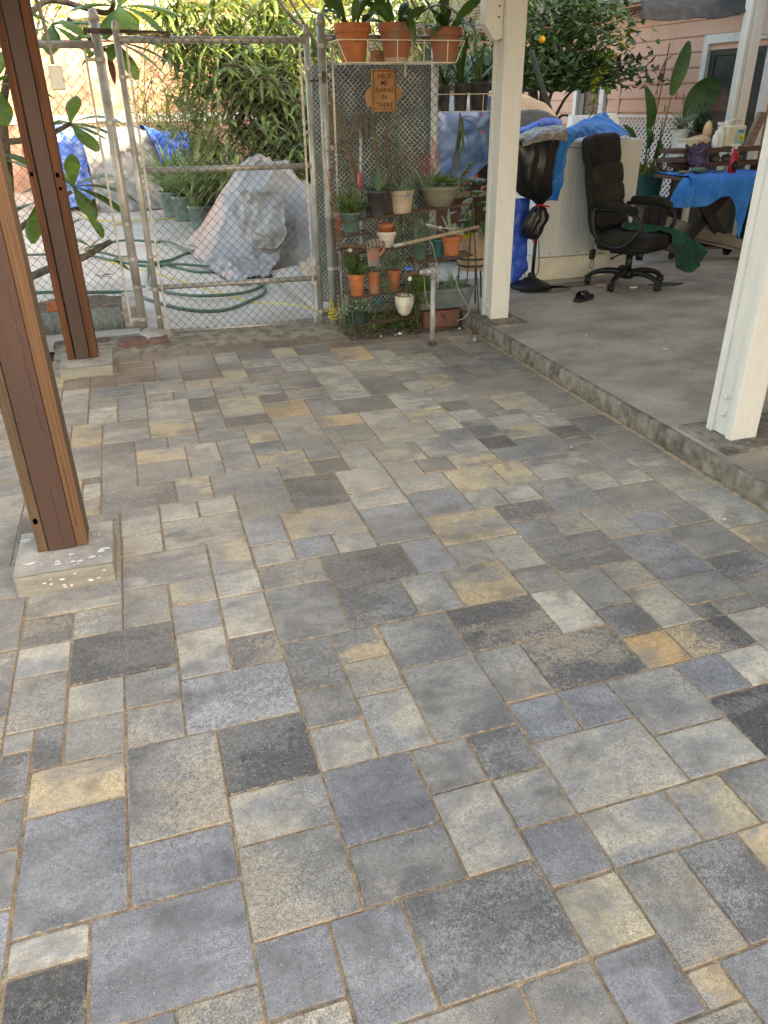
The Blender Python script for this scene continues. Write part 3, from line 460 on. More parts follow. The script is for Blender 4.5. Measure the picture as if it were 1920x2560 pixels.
PH = """-44,-26,2,3,D;-42,-26,3,3,T;-39,-26,3,2,M;-36,-26,2,2,C;-34,-26,4,3,M;-30,-26,2,3,X;-28,-26,2,2,D;-26,-26,2,3,X;-24,-26,3,4,X;-21,-26,4,3,M;-17,-26,2,2,X;-15,-26,3,4,M;-12,-26,3,3,X;-9,-26,3,2,D;-6,-26,4,3,M;-2,-26,3,3,L;1,-26,2,3,L;3,-26,3,2,L;6,-26,2,3,C;8,-26,4,3,D;12,-26,2,3,M;14,-26,2,3,M;16,-26,4,3,D;20,-26,3,2,L;23,-26,2,3,T;25,-26,2,2,L;27,-26,2,2,D;-39,-24,3,4,L;-36,-24,2,2,C;-28,-24,2,2,M;-17,-24,2,2,C;-9,-24,3,2,X;3,-24,3,3,D;20,-24,3,3,M;25,-24,4,3,X;-44,-23,3,4,L;-41,-23,2,2,W;-34,-23,3,2,X;-31,-23,3,3,M;-26,-23,2,3,W;-21,-23,2,2,X;-19,-23,2,2,L;-12,-23,3,3,X;-6,-23,2,2,M;-4,-23,2,3,D;-2,-23,3,2,C;1,-23,2,2,T;6,-23,4,3,X;10,-23,4,3,M;14,-23,3,4,C;17,-23,3,2,L;23,-23,2,3,D;-36,-22,2,3,T;-28,-22,2,2,W;-24,-22,3,3,T;-17,-22,3,4,X;-14,-22,2,2,W;-9,-22,3,4,L;-41,-21,2,3,M;-34,-21,3,4,X;-21,-21,2,3,M;-19,-21,2,3,W;-6,-21,2,2,X;-2,-21,3,3,X;1,-21,3,4,X;4,-21,2,2,M;17,-21,3,4,C;20,-21,3,2,M;25,-21,2,2,D;27,-21,2,2,D;-39,-20,3,4,D;-31,-20,2,2,L;-29,-20,2,2,W;-27,-20,3,4,M;-14,-20,3,3,L;-11,-20,2,3,B;-4,-20,2,2,T;6,-20,3,2,M;9,-20,2,2,D;11,-20,3,4,T;23,-20,2,3,D;-44,-19,3,3,M;-36,-19,2,3,M;-24,-19,3,3,C;-6,-19,2,2,L;4,-19,2,2,X;14,-19,3,2,W;20,-19,3,2,L;25,-19,4,3,M;-41,-18,2,3,L;-31,-18,2,2,B;-29,-18,2,2,X;-21,-18,4,3,L;-17,-18,3,3,B;-9,-18,3,4,L;-4,-18,3,3,T;-1,-18,2,3,M;6,-18,2,3,M;8,-18,3,4,M;-34,-17,3,4,M;-14,-17,3,4,L;-11,-17,2,2,M;-6,-17,2,3,L;1,-17,2,2,M;3,-17,3,3,C;14,-17,2,3,X;16,-17,2,3,M;18,-17,2,2,B;20,-17,2,3,L;22,-17,3,2,B;-44,-16,3,3,D;-39,-16,3,4,M;-36,-16,2,2,M;-31,-16,2,3,X;-29,-16,3,4,T;-26,-16,3,3,M;-23,-16,2,2,M;11,-16,3,2,W;25,-16,4,3,X;-41,-15,2,2,B;-21,-15,3,2,M;-18,-15,4,3,L;-11,-15,2,2,X;-4,-15,4,3,D;0,-15,3,4,M;6,-15,2,3,B;18,-15,2,3,X;22,-15,3,4,T;-36,-14,2,2,D;-23,-14,2,2,M;-9,-14,2,3,T;-7,-14,3,2,T;3,-14,3,2,C;8,-14,2,2,M;10,-14,2,2,T;12,-14,2,2,X;14,-14,4,3,C;20,-14,2,3,L;-44,-13,3,2,L;-41,-13,2,2,X;-34,-13,2,2,L;-32,-13,3,3,T;-26,-13,3,4,X;-21,-13,3,3,M;-14,-13,2,2,W;-12,-13,3,4,M;25,-13,2,2,X;27,-13,2,3,M;-39,-12,3,4,C;-36,-12,2,2,M;-29,-12,3,2,W;-23,-12,2,2,M;-18,-12,4,3,X;-7,-12,2,3,M;-5,-12,3,3,B;-2,-12,2,2,L;3,-12,3,3,M;6,-12,3,2,T;9,-12,2,3,L;11,-12,3,4,X;18,-12,2,2,L;-44,-11,3,2,M;-41,-11,2,2,B;-34,-11,2,2,W;-14,-11,2,2,B;-9,-11,2,2,D;0,-11,3,2,T;14,-11,2,3,T;16,-11,2,2,D;20,-11,2,2,M;22,-11,2,3,T;24,-11,3,4,D;-36,-10,2,2,B;-32,-10,4,3,X;-28,-10,2,3,M;-23,-10,3,3,M;-20,-10,2,2,X;-2,-10,2,3,M;6,-10,3,3,M;18,-10,2,3,M;27,-10,2,2,M;-44,-9,3,4,X;-41,-9,2,3,L;-34,-9,2,2,B;-26,-9,3,2,M;-18,-9,3,2,B;-15,-9,4,3,M;-11,-9,3,2,T;-8,-9,3,4,M;-5,-9,3,4,M;0,-9,3,4,W;3,-9,3,2,M;9,-9,2,3,X;16,-9,2,2,W;20,-9,2,3,X;-39,-8,2,3,C;-37,-8,3,3,M;-20,-8,2,2,M;14,-8,2,3,W;22,-8,2,2,B;27,-8,2,2,C;-34,-7,3,4,M;-31,-7,3,2,M;-28,-7,3,2,X;-25,-7,3,3,M;-22,-7,2,3,X;-18,-7,3,2,X;-11,-7,3,3,M;-2,-7,2,3,M;16,-7,2,3,M;18,-7,2,2,B;24,-7,3,3,M;-41,-6,2,2,D;-20,-6,2,3,M;-15,-6,2,2,W;-13,-6,2,3,L;20,-6,2,3,M;22,-6,2,2,D;27,-6,2,2,M;-44,-5,3,3,M;-39,-5,3,2,X;-36,-5,2,2,M;-31,-5,2,3,D;-29,-5,4,3,T;-18,-5,3,4,T;-8,-5,2,3,D;-6,-5,2,3,M;-4,-5,2,2,W;14,-5,2,2,M;18,-5,2,3,M;-41,-4,2,2,L;-25,-4,2,2,D;-23,-4,3,2,D;-15,-4,2,3,L;-11,-4,3,4,X;16,-4,2,3,B;22,-4,3,2,M;25,-4,2,3,M;27,-4,2,2,B;-39,-3,3,2,M;-36,-3,3,2,X;-33,-3,2,3,L;-20,-3,2,3,M;-13,-3,2,2,M;20,-3,2,2,L;-44,-2,2,3,W;-42,-2,3,2,T;-31,-2,3,3,T;-28,-2,3,4,C;-25,-2,3,4,M;-22,-2,2,2,C;18,-2,2,3,B;22,-2,3,3,W;27,-2,2,3,W;-39,-1,2,2,C;-37,-1,4,3,D;-18,-1,3,4,M;-15,-1,2,3,C;-13,-1,2,2,D;20,-1,2,2,T;25,-1,2,2,T;-42,0,3,3,L;-33,0,2,2,L;-22,0,2,2,C;-20,0,2,2,M;-11,0,3,2,M;-44,1,2,2,C;-39,1,2,3,D;-31,1,3,2,B;-13,1,2,3,X;21,1,2,2,X;23,1,3,4,D;26,1,3,3,M;-37,2,3,4,L;-34,2,3,4,M;-28,2,4,3,W;-24,2,3,3,D;-21,2,3,2,B;-15,2,2,3,X;-11,2,3,4,C;-44,3,3,4,B;-41,3,2,2,X;-31,3,3,3,M;-18,3,3,3,D;21,3,2,2,M;-39,4,2,2,C;-21,4,3,2,C;-13,4,2,3,D;26,4,3,4,M;-41,5,2,3,W;-28,5,3,2,L;-25,5,2,2,L;-23,5,2,2,T;-15,5,2,2,X;23,5,3,2,D;-39,6,2,2,C;-37,6,3,2,M;-34,6,2,2,M;-32,6,2,2,X;-30,6,2,2,M;-21,6,3,2,W;-18,6,3,4,D;-11,6,1,2,M;-10,6,2,1,X;-44,7,3,2,L;-28,7,3,4,B;-25,7,2,3,D;-23,7,2,3,X;-15,7,2,2,M;-13,7,2,3,D;-41,8,3,4,D;-38,8,2,2,B;-36,8,3,2,M;-33,8,3,2,C;-30,8,2,2,C;-21,8,3,4,X;-11,8,1,2,L;-44,9,3,3,M;-15,9,2,3,M;-38,10,4,3,B;-34,10,2,2,M;-32,10,2,3,D;-30,10,2,2,D;-25,10,2,2,M;-23,10,2,3,M;-18,10,3,2,T;-13,10,3,2,T;-28,11,3,4,M;-10,11,1,2,L;-44,12,4,3,W;-40,12,2,3,L;-34,12,2,3,X;-30,12,2,2,M;-25,12,2,3,L;-21,12,3,2,L;-18,12,2,2,M;-16,12,3,2,W;-13,12,3,3,W;-38,13,2,2,L;-36,13,2,3,C;-32,13,2,3,D;-23,13,2,2,L;-10,13,1,2,X;-30,14,2,2,M;-21,14,3,2,L;-18,14,3,4,C;-15,14,2,3,D;-44,15,2,3,M;-42,15,3,4,B;-39,15,3,4,M;-34,15,2,3,L;-28,15,3,2,D;-25,15,2,3,M;-23,15,2,3,D;-13,15,2,3,X;-11,15,2,2,D;-36,16,2,2,L;-32,16,4,3,L;-21,16,3,4,M;-28,17,3,4,D;-15,17,2,2,B;-11,17,2,2,T;-44,18,2,2,X;-36,18,2,3,M;-34,18,2,2,M;-25,18,4,3,X;-18,18,3,2,B;-13,18,2,3,X;-42,19,3,3,X;-39,19,3,3,L;-32,19,2,3,M;-30,19,2,2,T;-15,19,2,2,B;-11,19,2,3,B;-44,20,2,3,T;-34,20,2,2,M;-21,20,4,3,M;-17,20,2,3,T;-36,21,2,3,M;-30,21,2,2,D;-28,21,3,2,M;-25,21,2,3,T;-23,21,2,3,B;-15,21,4,3,L;-42,22,3,4,B;-39,22,3,2,L;-34,22,4,3,D;-44,23,2,2,B;-30,23,3,3,X;-27,23,2,2,C;-21,23,3,3,X;-18,23,3,2,M;-39,24,3,2,L;-36,24,2,2,M;-25,24,2,3,L;-23,24,2,2,D;-15,24,2,3,C;-13,24,2,3,C;-44,25,2,3,L;-34,25,2,2,B;-32,25,2,2,L;-27,25,2,3,B;-18,25,3,4,M;-42,26,4,3,M;-38,26,2,3,W;-36,26,2,2,L;-30,26,3,4,W;-23,26,3,2,D;-20,26,2,3,M;-34,27,2,3,D;-32,27,2,2,C;-25,27,2,2,D;-15,27,2,2,B;-13,27,2,2,M;-44,28,2,2,M;-36,28,2,3,X;-27,28,2,2,T;-23,28,3,4,L;-42,29,3,4,M;-39,29,3,3,L;-32,29,2,3,L;-25,29,2,2,T;-20,29,2,3,W;-18,29,4,3,X;-14,29,3,2,D;-44,30,2,2,M;-34,30,2,3,M;-30,30,3,3,L;-27,30,2,2,D;-36,31,2,2,X;-25,31,2,3,M;-14,31,3,4,C;-44,32,2,2,X;-39,32,3,3,L;-32,32,2,3,D;-27,32,2,3,B;-23,32,4,3,B;-19,32,3,3,T;-16,32,2,2,B;-42,33,3,4,B;-36,33,2,3,M;-34,33,2,2,M;-30,33,3,4,M;-44,34,2,2,D;-25,34,2,3,T;-16,34,2,2,L;-39,35,3,2,M;-34,35,2,3,W;-32,35,2,2,D;-27,35,2,2,X;-23,35,3,4,M;-20,35,2,2,C;-18,35,2,2,C;-14,35,3,2,M;-44,36,2,3,X;-36,36,2,2,L;-16,36,2,2,M;-42,37,2,2,D;-40,37,4,3,X;-32,37,3,4,M;-29,37,2,3,L;-27,37,2,3,M;-25,37,2,3,W;-20,37,2,3,X;-18,37,2,2,X;-36,38,4,3,T;-16,38,2,2,M;-44,39,2,3,L;-42,39,2,3,D;-23,39,3,3,B;-18,39,2,2,L;-40,40,4,3,X;-29,40,3,4,T;-26,40,3,3,T;-20,40,2,2,T;-16,40,2,2,D;-36,41,3,3,B;-33,41,2,2,L;-31,41,2,3,M;-18,41,2,3,M;-44,42,2,3,D;-42,42,2,3,M;-23,42,2,2,W;-21,42,3,2,M;-16,42,2,3,X;-40,43,2,2,M;-38,43,2,2,C;-33,43,2,2,B;-26,43,3,2,M;-36,44,3,2,L;-31,44,2,3,X;-29,44,3,3,X;-23,44,4,3,D;-19,44,3,2,X;-44,45,3,2,L;-41,45,3,3,M;-38,45,2,2,M;-33,45,2,3,L;-26,45,3,3,W;-16,45,2,3,X;-36,46,3,3,T;-19,46,3,3,C;-44,47,3,2,L;-38,47,2,3,M;-31,47,3,2,W;-28,47,2,3,B;-23,47,4,3,D;-41,48,3,2,X;-33,48,2,2,M;-26,48,3,4,W;-16,48,2,3,X;-44,49,3,4,D;-36,49,3,3,M;-31,49,3,3,L;-19,49,3,2,W;-41,50,2,2,C;-39,50,3,3,L;-33,50,2,3,T;-28,50,2,2,M;-23,50,2,3,M;-21,50,2,2,L;-19,51,3,3,C;-16,51,2,3,T;-41,52,2,2,W;-36,52,3,2,C;-31,52,3,2,D;-28,52,3,2,B;-25,52,2,2,M;-21,52,2,2,L;-44,53,1,1,M;-43,53,2,1,B;-39,53,1,1,T;-38,53,2,1,C;-33,53,2,1,D;-23,53,2,1,M"""
def parse(s):
    o = []
    for q in s.split(';'):
        a = q.split(','); o.append((float(a[0]), float(a[1]), float(a[2]), float(a[3]), a[4]))
    return o
def pcol(c, rng):
    a, b = PCOL[c]; k = rng.uniform(0.88, 1.12); k2 = rng.uniform(0.9, 1.15); w = rng.uniform(-0.02, 0.02)
    o = (rng.uniform(0, 90), rng.uniform(0, 90), rng.uniform(0, 90))
    return tuple(max(0, x*k*(1+w*(1-i))) for i, x in enumerate(a)), tuple(x*k2 for x in b), o
rng = random.Random(11)
cells = parse(PV)
FOOTS = [(-0.564, -0.245, 1.440, 1.752, 0.078), (-0.556, -0.245, 3.905, 4.258, 0.060)]
def inside(r):
    x0, x1, y0, y1 = G(r[0]), G(r[0]+r[2]), G(r[1]), G(r[1]+r[3])
    return any(x0 >= f[0]-.01 and x1 <= f[1]+.01 and y0 >= f[2]-.01 and y1 <= f[3]+.01 for f in FOOTS)
cells = [r for r in cells if not inside(r)]
cells.sort(key=lambda r: (G(r[0]+r[2]/2)+.013)**2+(G(r[1]+r[3]/2)+.95)**2-0.15*r[2]*r[3])
for i, r in enumerate(cells[:300]):
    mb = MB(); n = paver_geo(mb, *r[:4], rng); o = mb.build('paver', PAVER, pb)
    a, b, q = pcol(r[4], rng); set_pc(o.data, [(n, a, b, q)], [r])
mb = MB(); cc = []
for r in cells[300:]+parse(PH):
    n = paver_geo(mb, *r[:4], rng); cc.append((n,)+pcol(r[4], rng))
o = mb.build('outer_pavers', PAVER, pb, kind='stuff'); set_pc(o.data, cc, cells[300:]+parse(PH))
# carport slab and its kerb edge
mb = MB()
ys = [-2.6+0.035*i for i in range(226)]
top = []; vs = []
L = []
for i, y in enumerate(ys):
    z = 0.1+0.0015*mn.noise(Vector((0, y*3, 0)))
    e = 2.217+0.0015*mn.noise(Vector((3, y*9, 0)))
    k0 = .5+.5*mn.noise(Vector((9, y*7, 2)))
    L.append([(e+0.006+0.010*k0, y, -0.05), (e-.001+0.010*k0**2, y, 0.014+.006*mn.noise(Vector((1, y*30, 2)))), (e+0.0012*mn.noise(Vector((2, y*40, 2))), y, 0.030+.006*k0), (e+0.001*mn.noise(Vector((5, y*40, 2))), y, 0.070), (e+.0005, y, z-0.005), (e+0.004, y, z-0.0005), (e+0.03, y, z)])
mb.grid(L)
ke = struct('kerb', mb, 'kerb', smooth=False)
sb = MB(); sb.box((2.246, -2.6, -0.05), (9.6, 5.32, 0.0995))
slab = struct('carport_slab', sb, 'slab')
# raised pads under the white posts
for (x0, x1, y0, y1) in ((2.235, 2.50, 3.72, 4.12), (2.275, 2.80, 1.45, 1.79)):
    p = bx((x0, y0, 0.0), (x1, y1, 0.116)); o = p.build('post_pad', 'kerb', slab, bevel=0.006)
struct('dirt_bed', plane((1.33, 4.10), (2.222, 4.62), 0.004, 0.06), 'dirt')
# concrete threshold under the gate and back yard
TH = MB(); P = []
for i in range(27):
    x = -0.62+i*0.078
    P.append([(x, 4.30, -0.004), (x, 4.36+0.012*mn.noise(Vector((x*6, 0, 0))), 0.012), (x, 4.46, 0.022), (x, 4.60, 0.028), (x, 4.80, 0.010)])
TH.grid(P); struct('gate_threshold', TH, 'threshold', smooth=True)
struct('back_yard', plane((-14, 4.78), (1.45, 24), 0.0, 0.06), 'yard')
struct('back_yard_slab', plane((1.45, 5.32), (9.0, 24), -0.004, 0.05), 'yard')
# low step and wall right of the gate
st = thing('concrete_step', 'low pink and grey concrete step running back on the right behind the gate', 'step', (1.5, 6.0, 0))
P = MB(); P.prism([(1.30, 4.86), (1.52, 5.05), (1.62, 6.9), (1.19, 6.62)], 0.0, 0.045); P.build('lower_tread', 'yard', st, bevel=0.008)
P = MB(); P.prism([(1.50, 4.80), (2.2, 4.85), (2.3, 6.6), (1.58, 6.6)], 0.0, 0.15); P.build('upper_tread', 'footing', st, bevel=0.008)
P = MB(); P.prism([(1.42, 4.86), (1.50, 4.86), (1.58, 6.6), (1.50, 6.6)], 0.0, 0.12); P.build('riser', 'plastic_beige', st)
# patio roof carried by the timber posts (above the frame)
pr_ = thing('patio_roof', 'flat patio roof carried by the timber posts', 'roof', (-.5, 2.2, 2.44))
bx((-3.4, 2.3, 2.44), (2.155, 4.75, 2.48)).build('deck', 'white_paint', pr_)
mb = MB(); LL = []
for i in range(130):
    y = -2.0+i*.0485; k_ = .5+.5*mn.noise(Vector((y*5, 1, 0))); LL.append([(2.196-.016*k_, y, -.006), (2.207-.008*k_, y, .0015+.004*k_), (2.216, y, .003+.007*k_), (2.224, y, .002)])
mb.grid(LL); tag(mb.build('sand_drift', 'sand', smooth=True), kind='structure')
# ---------------------------------------------------------------- stones and grit
mb = MB()
for i in range(900):
    x = rng.uniform(1.36, 2.2); y = rng.uniform(4.10, 4.5); s_ = rng.choice((.003, .004, .006, .009))
    mb.cr = rng.random(); r = [s_*rng.uniform(.6, 1.2) for _ in range(3)]
    mb.add([(x-r[0], y, .004), (x, y-r[1], .004), (x+r[0], y, .004), (x, y+r[1], .004), (x, y, .005+r[2])], [(0, 1, 4), (1, 2, 4), (2, 3, 4), (3, 0, 4)])
tag(mb.build('soil_crumbs', 'dirt'), 'loose crumbs of soil and bark under the plant rack', 'soil', kind='stuff')
def stone(x, y, s, m, label):
    mb = MB(); vs = []
    mb.lathe([(0.0, 0), (s*.8, s*.1), (s, s*.45), (s*.6, s*.85), (0, s)], (0, 0, 0), n=9)
    mb.v = [(x+a*(1+.25*mn.noise(Vector((a*90, b*90, x)))), y+b*(1+.3*mn.noise(Vector((b*80, a*70, y)))), .003+c) for a, b, c in mb.v]
    return tag(mb.build('stone', m, smooth=True), label, 'stone', 'pale pebbles lying in front of the plant rack')
stone(1.70, 4.135, .017, 'flesh_white', 'largest white pebble in the dirt below the plant rack')
stone(1.735, 4.16, .011, 'kerb', 'grey pebble just right of the largest white pebble')
stone(1.665, 4.12, .009, 'flesh_white', 'small white pebble just left of the largest white pebble')
stone(1.555, 4.125, .010, 'flesh_white', 'small pale pebble by itself left of the white pebbles')
stone(1.80, 4.125, .009, 'kerb', 'small flat pebble right of the white pebbles')
stone(2.155, 4.13, .010, 'flesh_white', 'small pale pebble beside the carport kerb')
def chip(x, y, z, s, label):
    mb = MB(); mb.prism([(x-s, y-s*.6), (x+s*.8, y-s*.4), (x+s, y+s*.5), (x-s*.3, y+s*.8)], z, z+.002)
    return tag(mb.build('paint_flake', 'flesh_white'), label, 'debris', 'white flakes lying on the floor')
chip(1.21, 1.262, .001, .005, 'tiny white flake on the dark paver in the right foreground')
chip(1.82, 1.95, .001, .005, 'tiny white flake on the paver joint near the kerb')
chip(2.02, 1.13, .001, .008, 'thin white flake on the grey paver at the right edge')
chip(3.0, 2.9, .101, .018, 'larger pale chip mark on the carport floor')
chip(2.72, 3.35, .101, .012, 'small pale chip on the carport floor near the middle white post')
chip(3.35, 3.05, .101, .006, 'tiny white speck on the carport floor right of the larger chip mark')
chip(2.62, 3.05, .101, .007, 'tiny white speck on the carport floor beside the kerb')
chip(3.9, 3.3, .101, .010, 'small white speck far right on the carport floor')
# leaf litter: dark dead leaf on the brown brick
mb = MB(); mb.blade((1.49, 4.09, .004), 2.9, 0.1, .06, .012, 0, 2, fold=.1); mb.blade((1.49, 4.09, .004), 1.6, 0.3, .04, .010, 0, 2); mb.blade((1.49, 4.09, .004), 0.2, 0.1, .06, .012, 0, 2)
tag(mb.build('dead_leaf', 'soil'), 'curled black dead leaf on the brown edge brick before the rack', 'leaf')
# ---------------------------------------------------------------- wooden posts on footings (left)
def wood_post(fx, boards, yb, ztop, label, flabel, split):
    f = thing('concrete_footing', flabel, 'footing', ((fx[0]+fx[1])/2, (fx[2]+fx[3])/2, 0))
    z = fx[4]; mb = MB()
    xs = [fx[0]+(fx[1]-fx[0])*i/10 for i in range(11)]; yy = [fx[2]+(fx[3]-fx[2])*i/8 for i in range(9)]
    jit = lambda x, y: 0.0025*mn.noise(Vector((x*25, y*25, 1)))
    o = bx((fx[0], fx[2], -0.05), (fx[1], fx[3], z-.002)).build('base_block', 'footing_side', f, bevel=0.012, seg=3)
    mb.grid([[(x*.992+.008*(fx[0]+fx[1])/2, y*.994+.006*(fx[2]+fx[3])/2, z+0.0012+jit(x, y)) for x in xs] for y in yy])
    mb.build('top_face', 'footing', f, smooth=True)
    mb = MB(); r2 = random.Random(int(fx[2]*100))
    def blob(c, ax, ay, s, nrm):
        k = r2.randint(6, 9); pts = []
        for i in range(k):
            a = 6.283*i/k; rr = s*r2.uniform(.45, 1.1); pts.append((math.cos(a)*rr*ax, math.sin(a)*rr*ay))
        if nrm == 'z': vs = [(c[0]+a, c[1]+b, c[2]) for a, b in pts]
        else: vs = [(c[0]+a, c[1], c[2]+b) for a, b in pts]
        mb.add(vs, [tuple(range(k))])
    for i in range(48):
        x = r2.uniform(fx[0]+.015, fx[1]-.015); y = r2.choice([r2.uniform(fx[2]+.012, fx[2]+.10), r2.uniform(fx[2]+.012, fx[3]-.03)])
        blob((x, y, z+0.0042), r2.uniform(1, 2.2), 1, r2.choice((.002, .003, .004, .010)) if z > .07 else .003, 'z')
    if z > .07:
        for i in range(12): blob((r2.uniform(fx[0]+.05, fx[1]-.02), fx[2]-.0008, r2.uniform(.012, z-.012)), r2.uniform(1, 3.4), .8, r2.choice((.003, .004, .007)), 'y')
    mb.build('paint_splashes', 'paint_chip', f, kind='stuff')
    t = thing('timber_post', label, 'post', ((boards[0]+boards[5])/2, yb, z))
    b1 = bx((boards[0], yb+.004, z+.002), (boards[1], yb+.124, ztop)).build('side_board', 'wood_grey' if split else 'wood_orange', t, bevel=.002)
    b2 = bx((boards[2], yb-.002, z+.005), (boards[3], yb+.090, ztop)).build('centre_beam', 'wood_dark', t, bevel=.003)
    b3 = MB(); b3.box((boards[4], yb+.003, z+.006), (boards[5], yb+.124, ztop)); o = b3.build('side_board', ['wood_grey' if split else 'wood_orange', 'wood_groove'], t, bevel=.002)
    if split:
        for p in o.data.polygons:
            if p.normal.y < -.5: p.material_index = 1
    if split:
        for (cx, z0_, z1_) in ((boards[0]+.010, .10, .62), (boards[0]+.022, .45, 1.15), (boards[4]+.014, .16, .40), (boards[2]+.052, .085, .33), (boards[2]+.07, .5, 1.0)):
            pts = [(cx+.0022*mn.noise(Vector((k*.7, cx*50, 0))), yb+(.0045 if cx < boards[1] else -.0018 if cx < boards[3] else .0032), z0_+(z1_-z0_)*k/14) for k in range(15)]
            mb = MB(); mb.tube(pts, [.0003]+[.0011]*13+[.0003], n=4); mb.build('crack', 'knot', t)
    # knots and slits
    mb = MB()
    for (kx, kz, s_) in ([(boards[0]+.016, z+.125, .011), (boards[0]+.017, z+.9, .009)] if split else [(boards[0]+.018, 1.13, .013), (boards[4]+.018, 1.12, .014), (boards[4]+.02, 1.05, .011)]):
        mb.lathe([(0, 0), (s_, 0.0)], (kx, yb+.0012, kz), n=12, ang=Matrix.Rotation(math.pi/2, 3, 'X'), sx=.7)
    mb.build('knot', 'knot', t)
    if split:
        mb = MB(); r3 = random.Random(5)
        for rowx in (boards[2]+.008, boards[2]+.016, boards[2]+.03):
            for k in range(60):
                zz = z+.03+k*.032+r3.uniform(-.003, .003)
                mb.box((rowx-.0007, yb-.0026, zz), (rowx+.0007, yb-.0018, zz+.009))
        mb.build('incising_slits', 'burn', t, kind='stuff')
    return t
wood_post(FOOTS[0], (-.493, -.460, -.457, -.366, -.365, -.327), 1.583, 2.42, 'near timber post with dark centre beam between two weathered boards', 'near square concrete footing splashed with cream paint', True)
wood_post(FOOTS[1], (-.511, -.470, -.460, -.381, -.377, -.330), 4.080, 2.42, 'far timber post with orange side boards beside the chain link fence', 'far square concrete footing beside the brown edge bricks', False)
tb = bx((-.452, -1.2, 2.28), (-.372, 4.6, 2.43)).build('overhead_beam', 'wood_dark'); tag(tb, 'dark overhead timber beam carried by the two timber posts', 'beam')
# conduit and switch box on far post
cd = thing('electrical_box', 'pale electrical box with flexible metal conduit on the far timber post', 'electrical box', (-.26, 4.15, 1.54))
pts = cr([(-.318, 4.13, 2.2), (-.312, 4.13, 2.02), (-.292, 4.13, 1.93), (-.276, 4.13, 1.80), (-.274, 4.13, 1.66)], 8)
rr = [.0105 if i % 2 else .0085 for i in range(len(pts))]
pts2 = []; 
for i in range(len(pts)-1):
    for k in range(4): pts2.append(pts[i].lerp(pts[i+1], k/4))
mb = MB(); mb.tube(pts2, [.0112 if i % 2 else .0085 for i in range(len(pts2))], n=10); mb.build('conduit', 'conduit', cd)
bx((-.302, 4.10, 1.541), (-.232, 4.145, 1.655)).build('box_body', 'box_white', cd, bevel=.003)
bx((-.300, 4.094, 1.545), (-.234, 4.0995, 1.651)).build('cover', 'box_white', cd, bevel=.002)
mb = MB(); mb.box((-.231, 4.108, 1.585), (-.226, 4.125, 1.60)); mb.build('toggle', 'conduit', cd)
# ---------------------------------------------------------------- white posts
def white_post(x0, x1, yf, z0, label, bolts, bracket=None):
    t = thing('white_post', label, 'post', ((x0+x1)/2, yf+.08, z0))
    bx((x0, yf, z0), (x1, yf+.038, 2.56)).build('front_board', 'white_paint', t, bevel=.003)
    bx((x0+.012, yf+.0385, z0+.004), (x1-.012, yf+.127, 2.56)).build('spacer', 'white_paint', t)
    bx((x0, yf+.1275, z0), (x1, yf+.165, 2.56)).build('back_board', 'white_paint', t, bevel=.003)
    for zb in bolts:
        mb = MB(); mb.lathe([(0, 0), (.018, 0), (.018, .004), (.012, .0045), (.012, .014), (.008, .017), (0, .017)], (x0+.012, yf+.083, zb), n=6, ang=Matrix.Rotation(-math.pi/2, 3, 'Y'))
        mb.build('bolt', 'white_paint', t)
    if bracket:
        b = MB(); xl = x0-.118
        poly = [(xl, 1.862), (xl, 2.5), (x0+.004, 2.5), (x0+.004, 1.79), (x0-.045, 1.775)]
        b.add([(px, yf+.045, pz) for px, pz in poly]+[(px, yf+.118, pz) for px, pz in poly], [(0, 1, 2, 3, 4), (9, 8, 7, 6, 5)]+[(i, 5+i, 5+(i+1) % 5, (i+1) % 5) for i in range(5)])
        br = b.build('bracket', 'white_paint', t, bevel=.002)
        for zb in (1.895, 1.935+.015, 2.02):
            mb = MB(); mb.lathe([(0, 0), (.006, 0), (.006, .004), (0, .004)], (x0-.028, yf+.0455, zb), n=8, ang=Matrix.Rotation(math.pi/2, 3, 'X')); mb.build('bolt', 'rust', br)
    return t
white_post(2.286, 2.420, 3.888, .1165, 'white painted timber post in the middle with a bolted bracket on top', (.19, .26), True)
white_post(2.364, 2.502, 1.548, .1165, 'white painted timber post at the right edge with two bolts', (.215, .292), False)
t3 = thing('white_post', 'far white post of the carport standing before the house at the right', 'post', (6.18, 6.45, .1))
bx((6.10, 6.40, .1), (6.128, 6.50, 2.56)).build('side_board', 'white_paint', t3, bevel=.002)
bx((6.1285, 6.42, .1), (6.158, 6.48, 2.56)).build('spacer', 'white_paint', t3)
bx((6.1585, 6.39, .1), (6.262, 6.50, 2.56)).build('front_board', 'white_paint', t3, bevel=.003)
bx((6.262, 6.41, 2.02), (6.40, 6.48, 2.56)).build('bracket', 'white_paint', t3, bevel=.003)
# carport roof carried by the posts (above the frame)
cp = thing('carport_roof', 'flat white carport roof carried by the white posts', 'roof', (4.2, 1.5, 2.56))
bx((2.16, -2.6, 2.56), (6.55, 4.95, 2.60)).build('deck', 'white_paint', cp)
for y in (-1.0, 1.63, 3.97): bx((2.2, y-.03, 2.44), (6.5, y+.03, 2.558)).build('rafter', 'white_paint', cp)
# ---------------------------------------------------------------- pink house on the right
WA = Vector((6.3, 8.66, 0)); WD = Vector((-.110, .994, 0)).normalized(); WN = Vector((-WD.y, WD.x, 0))
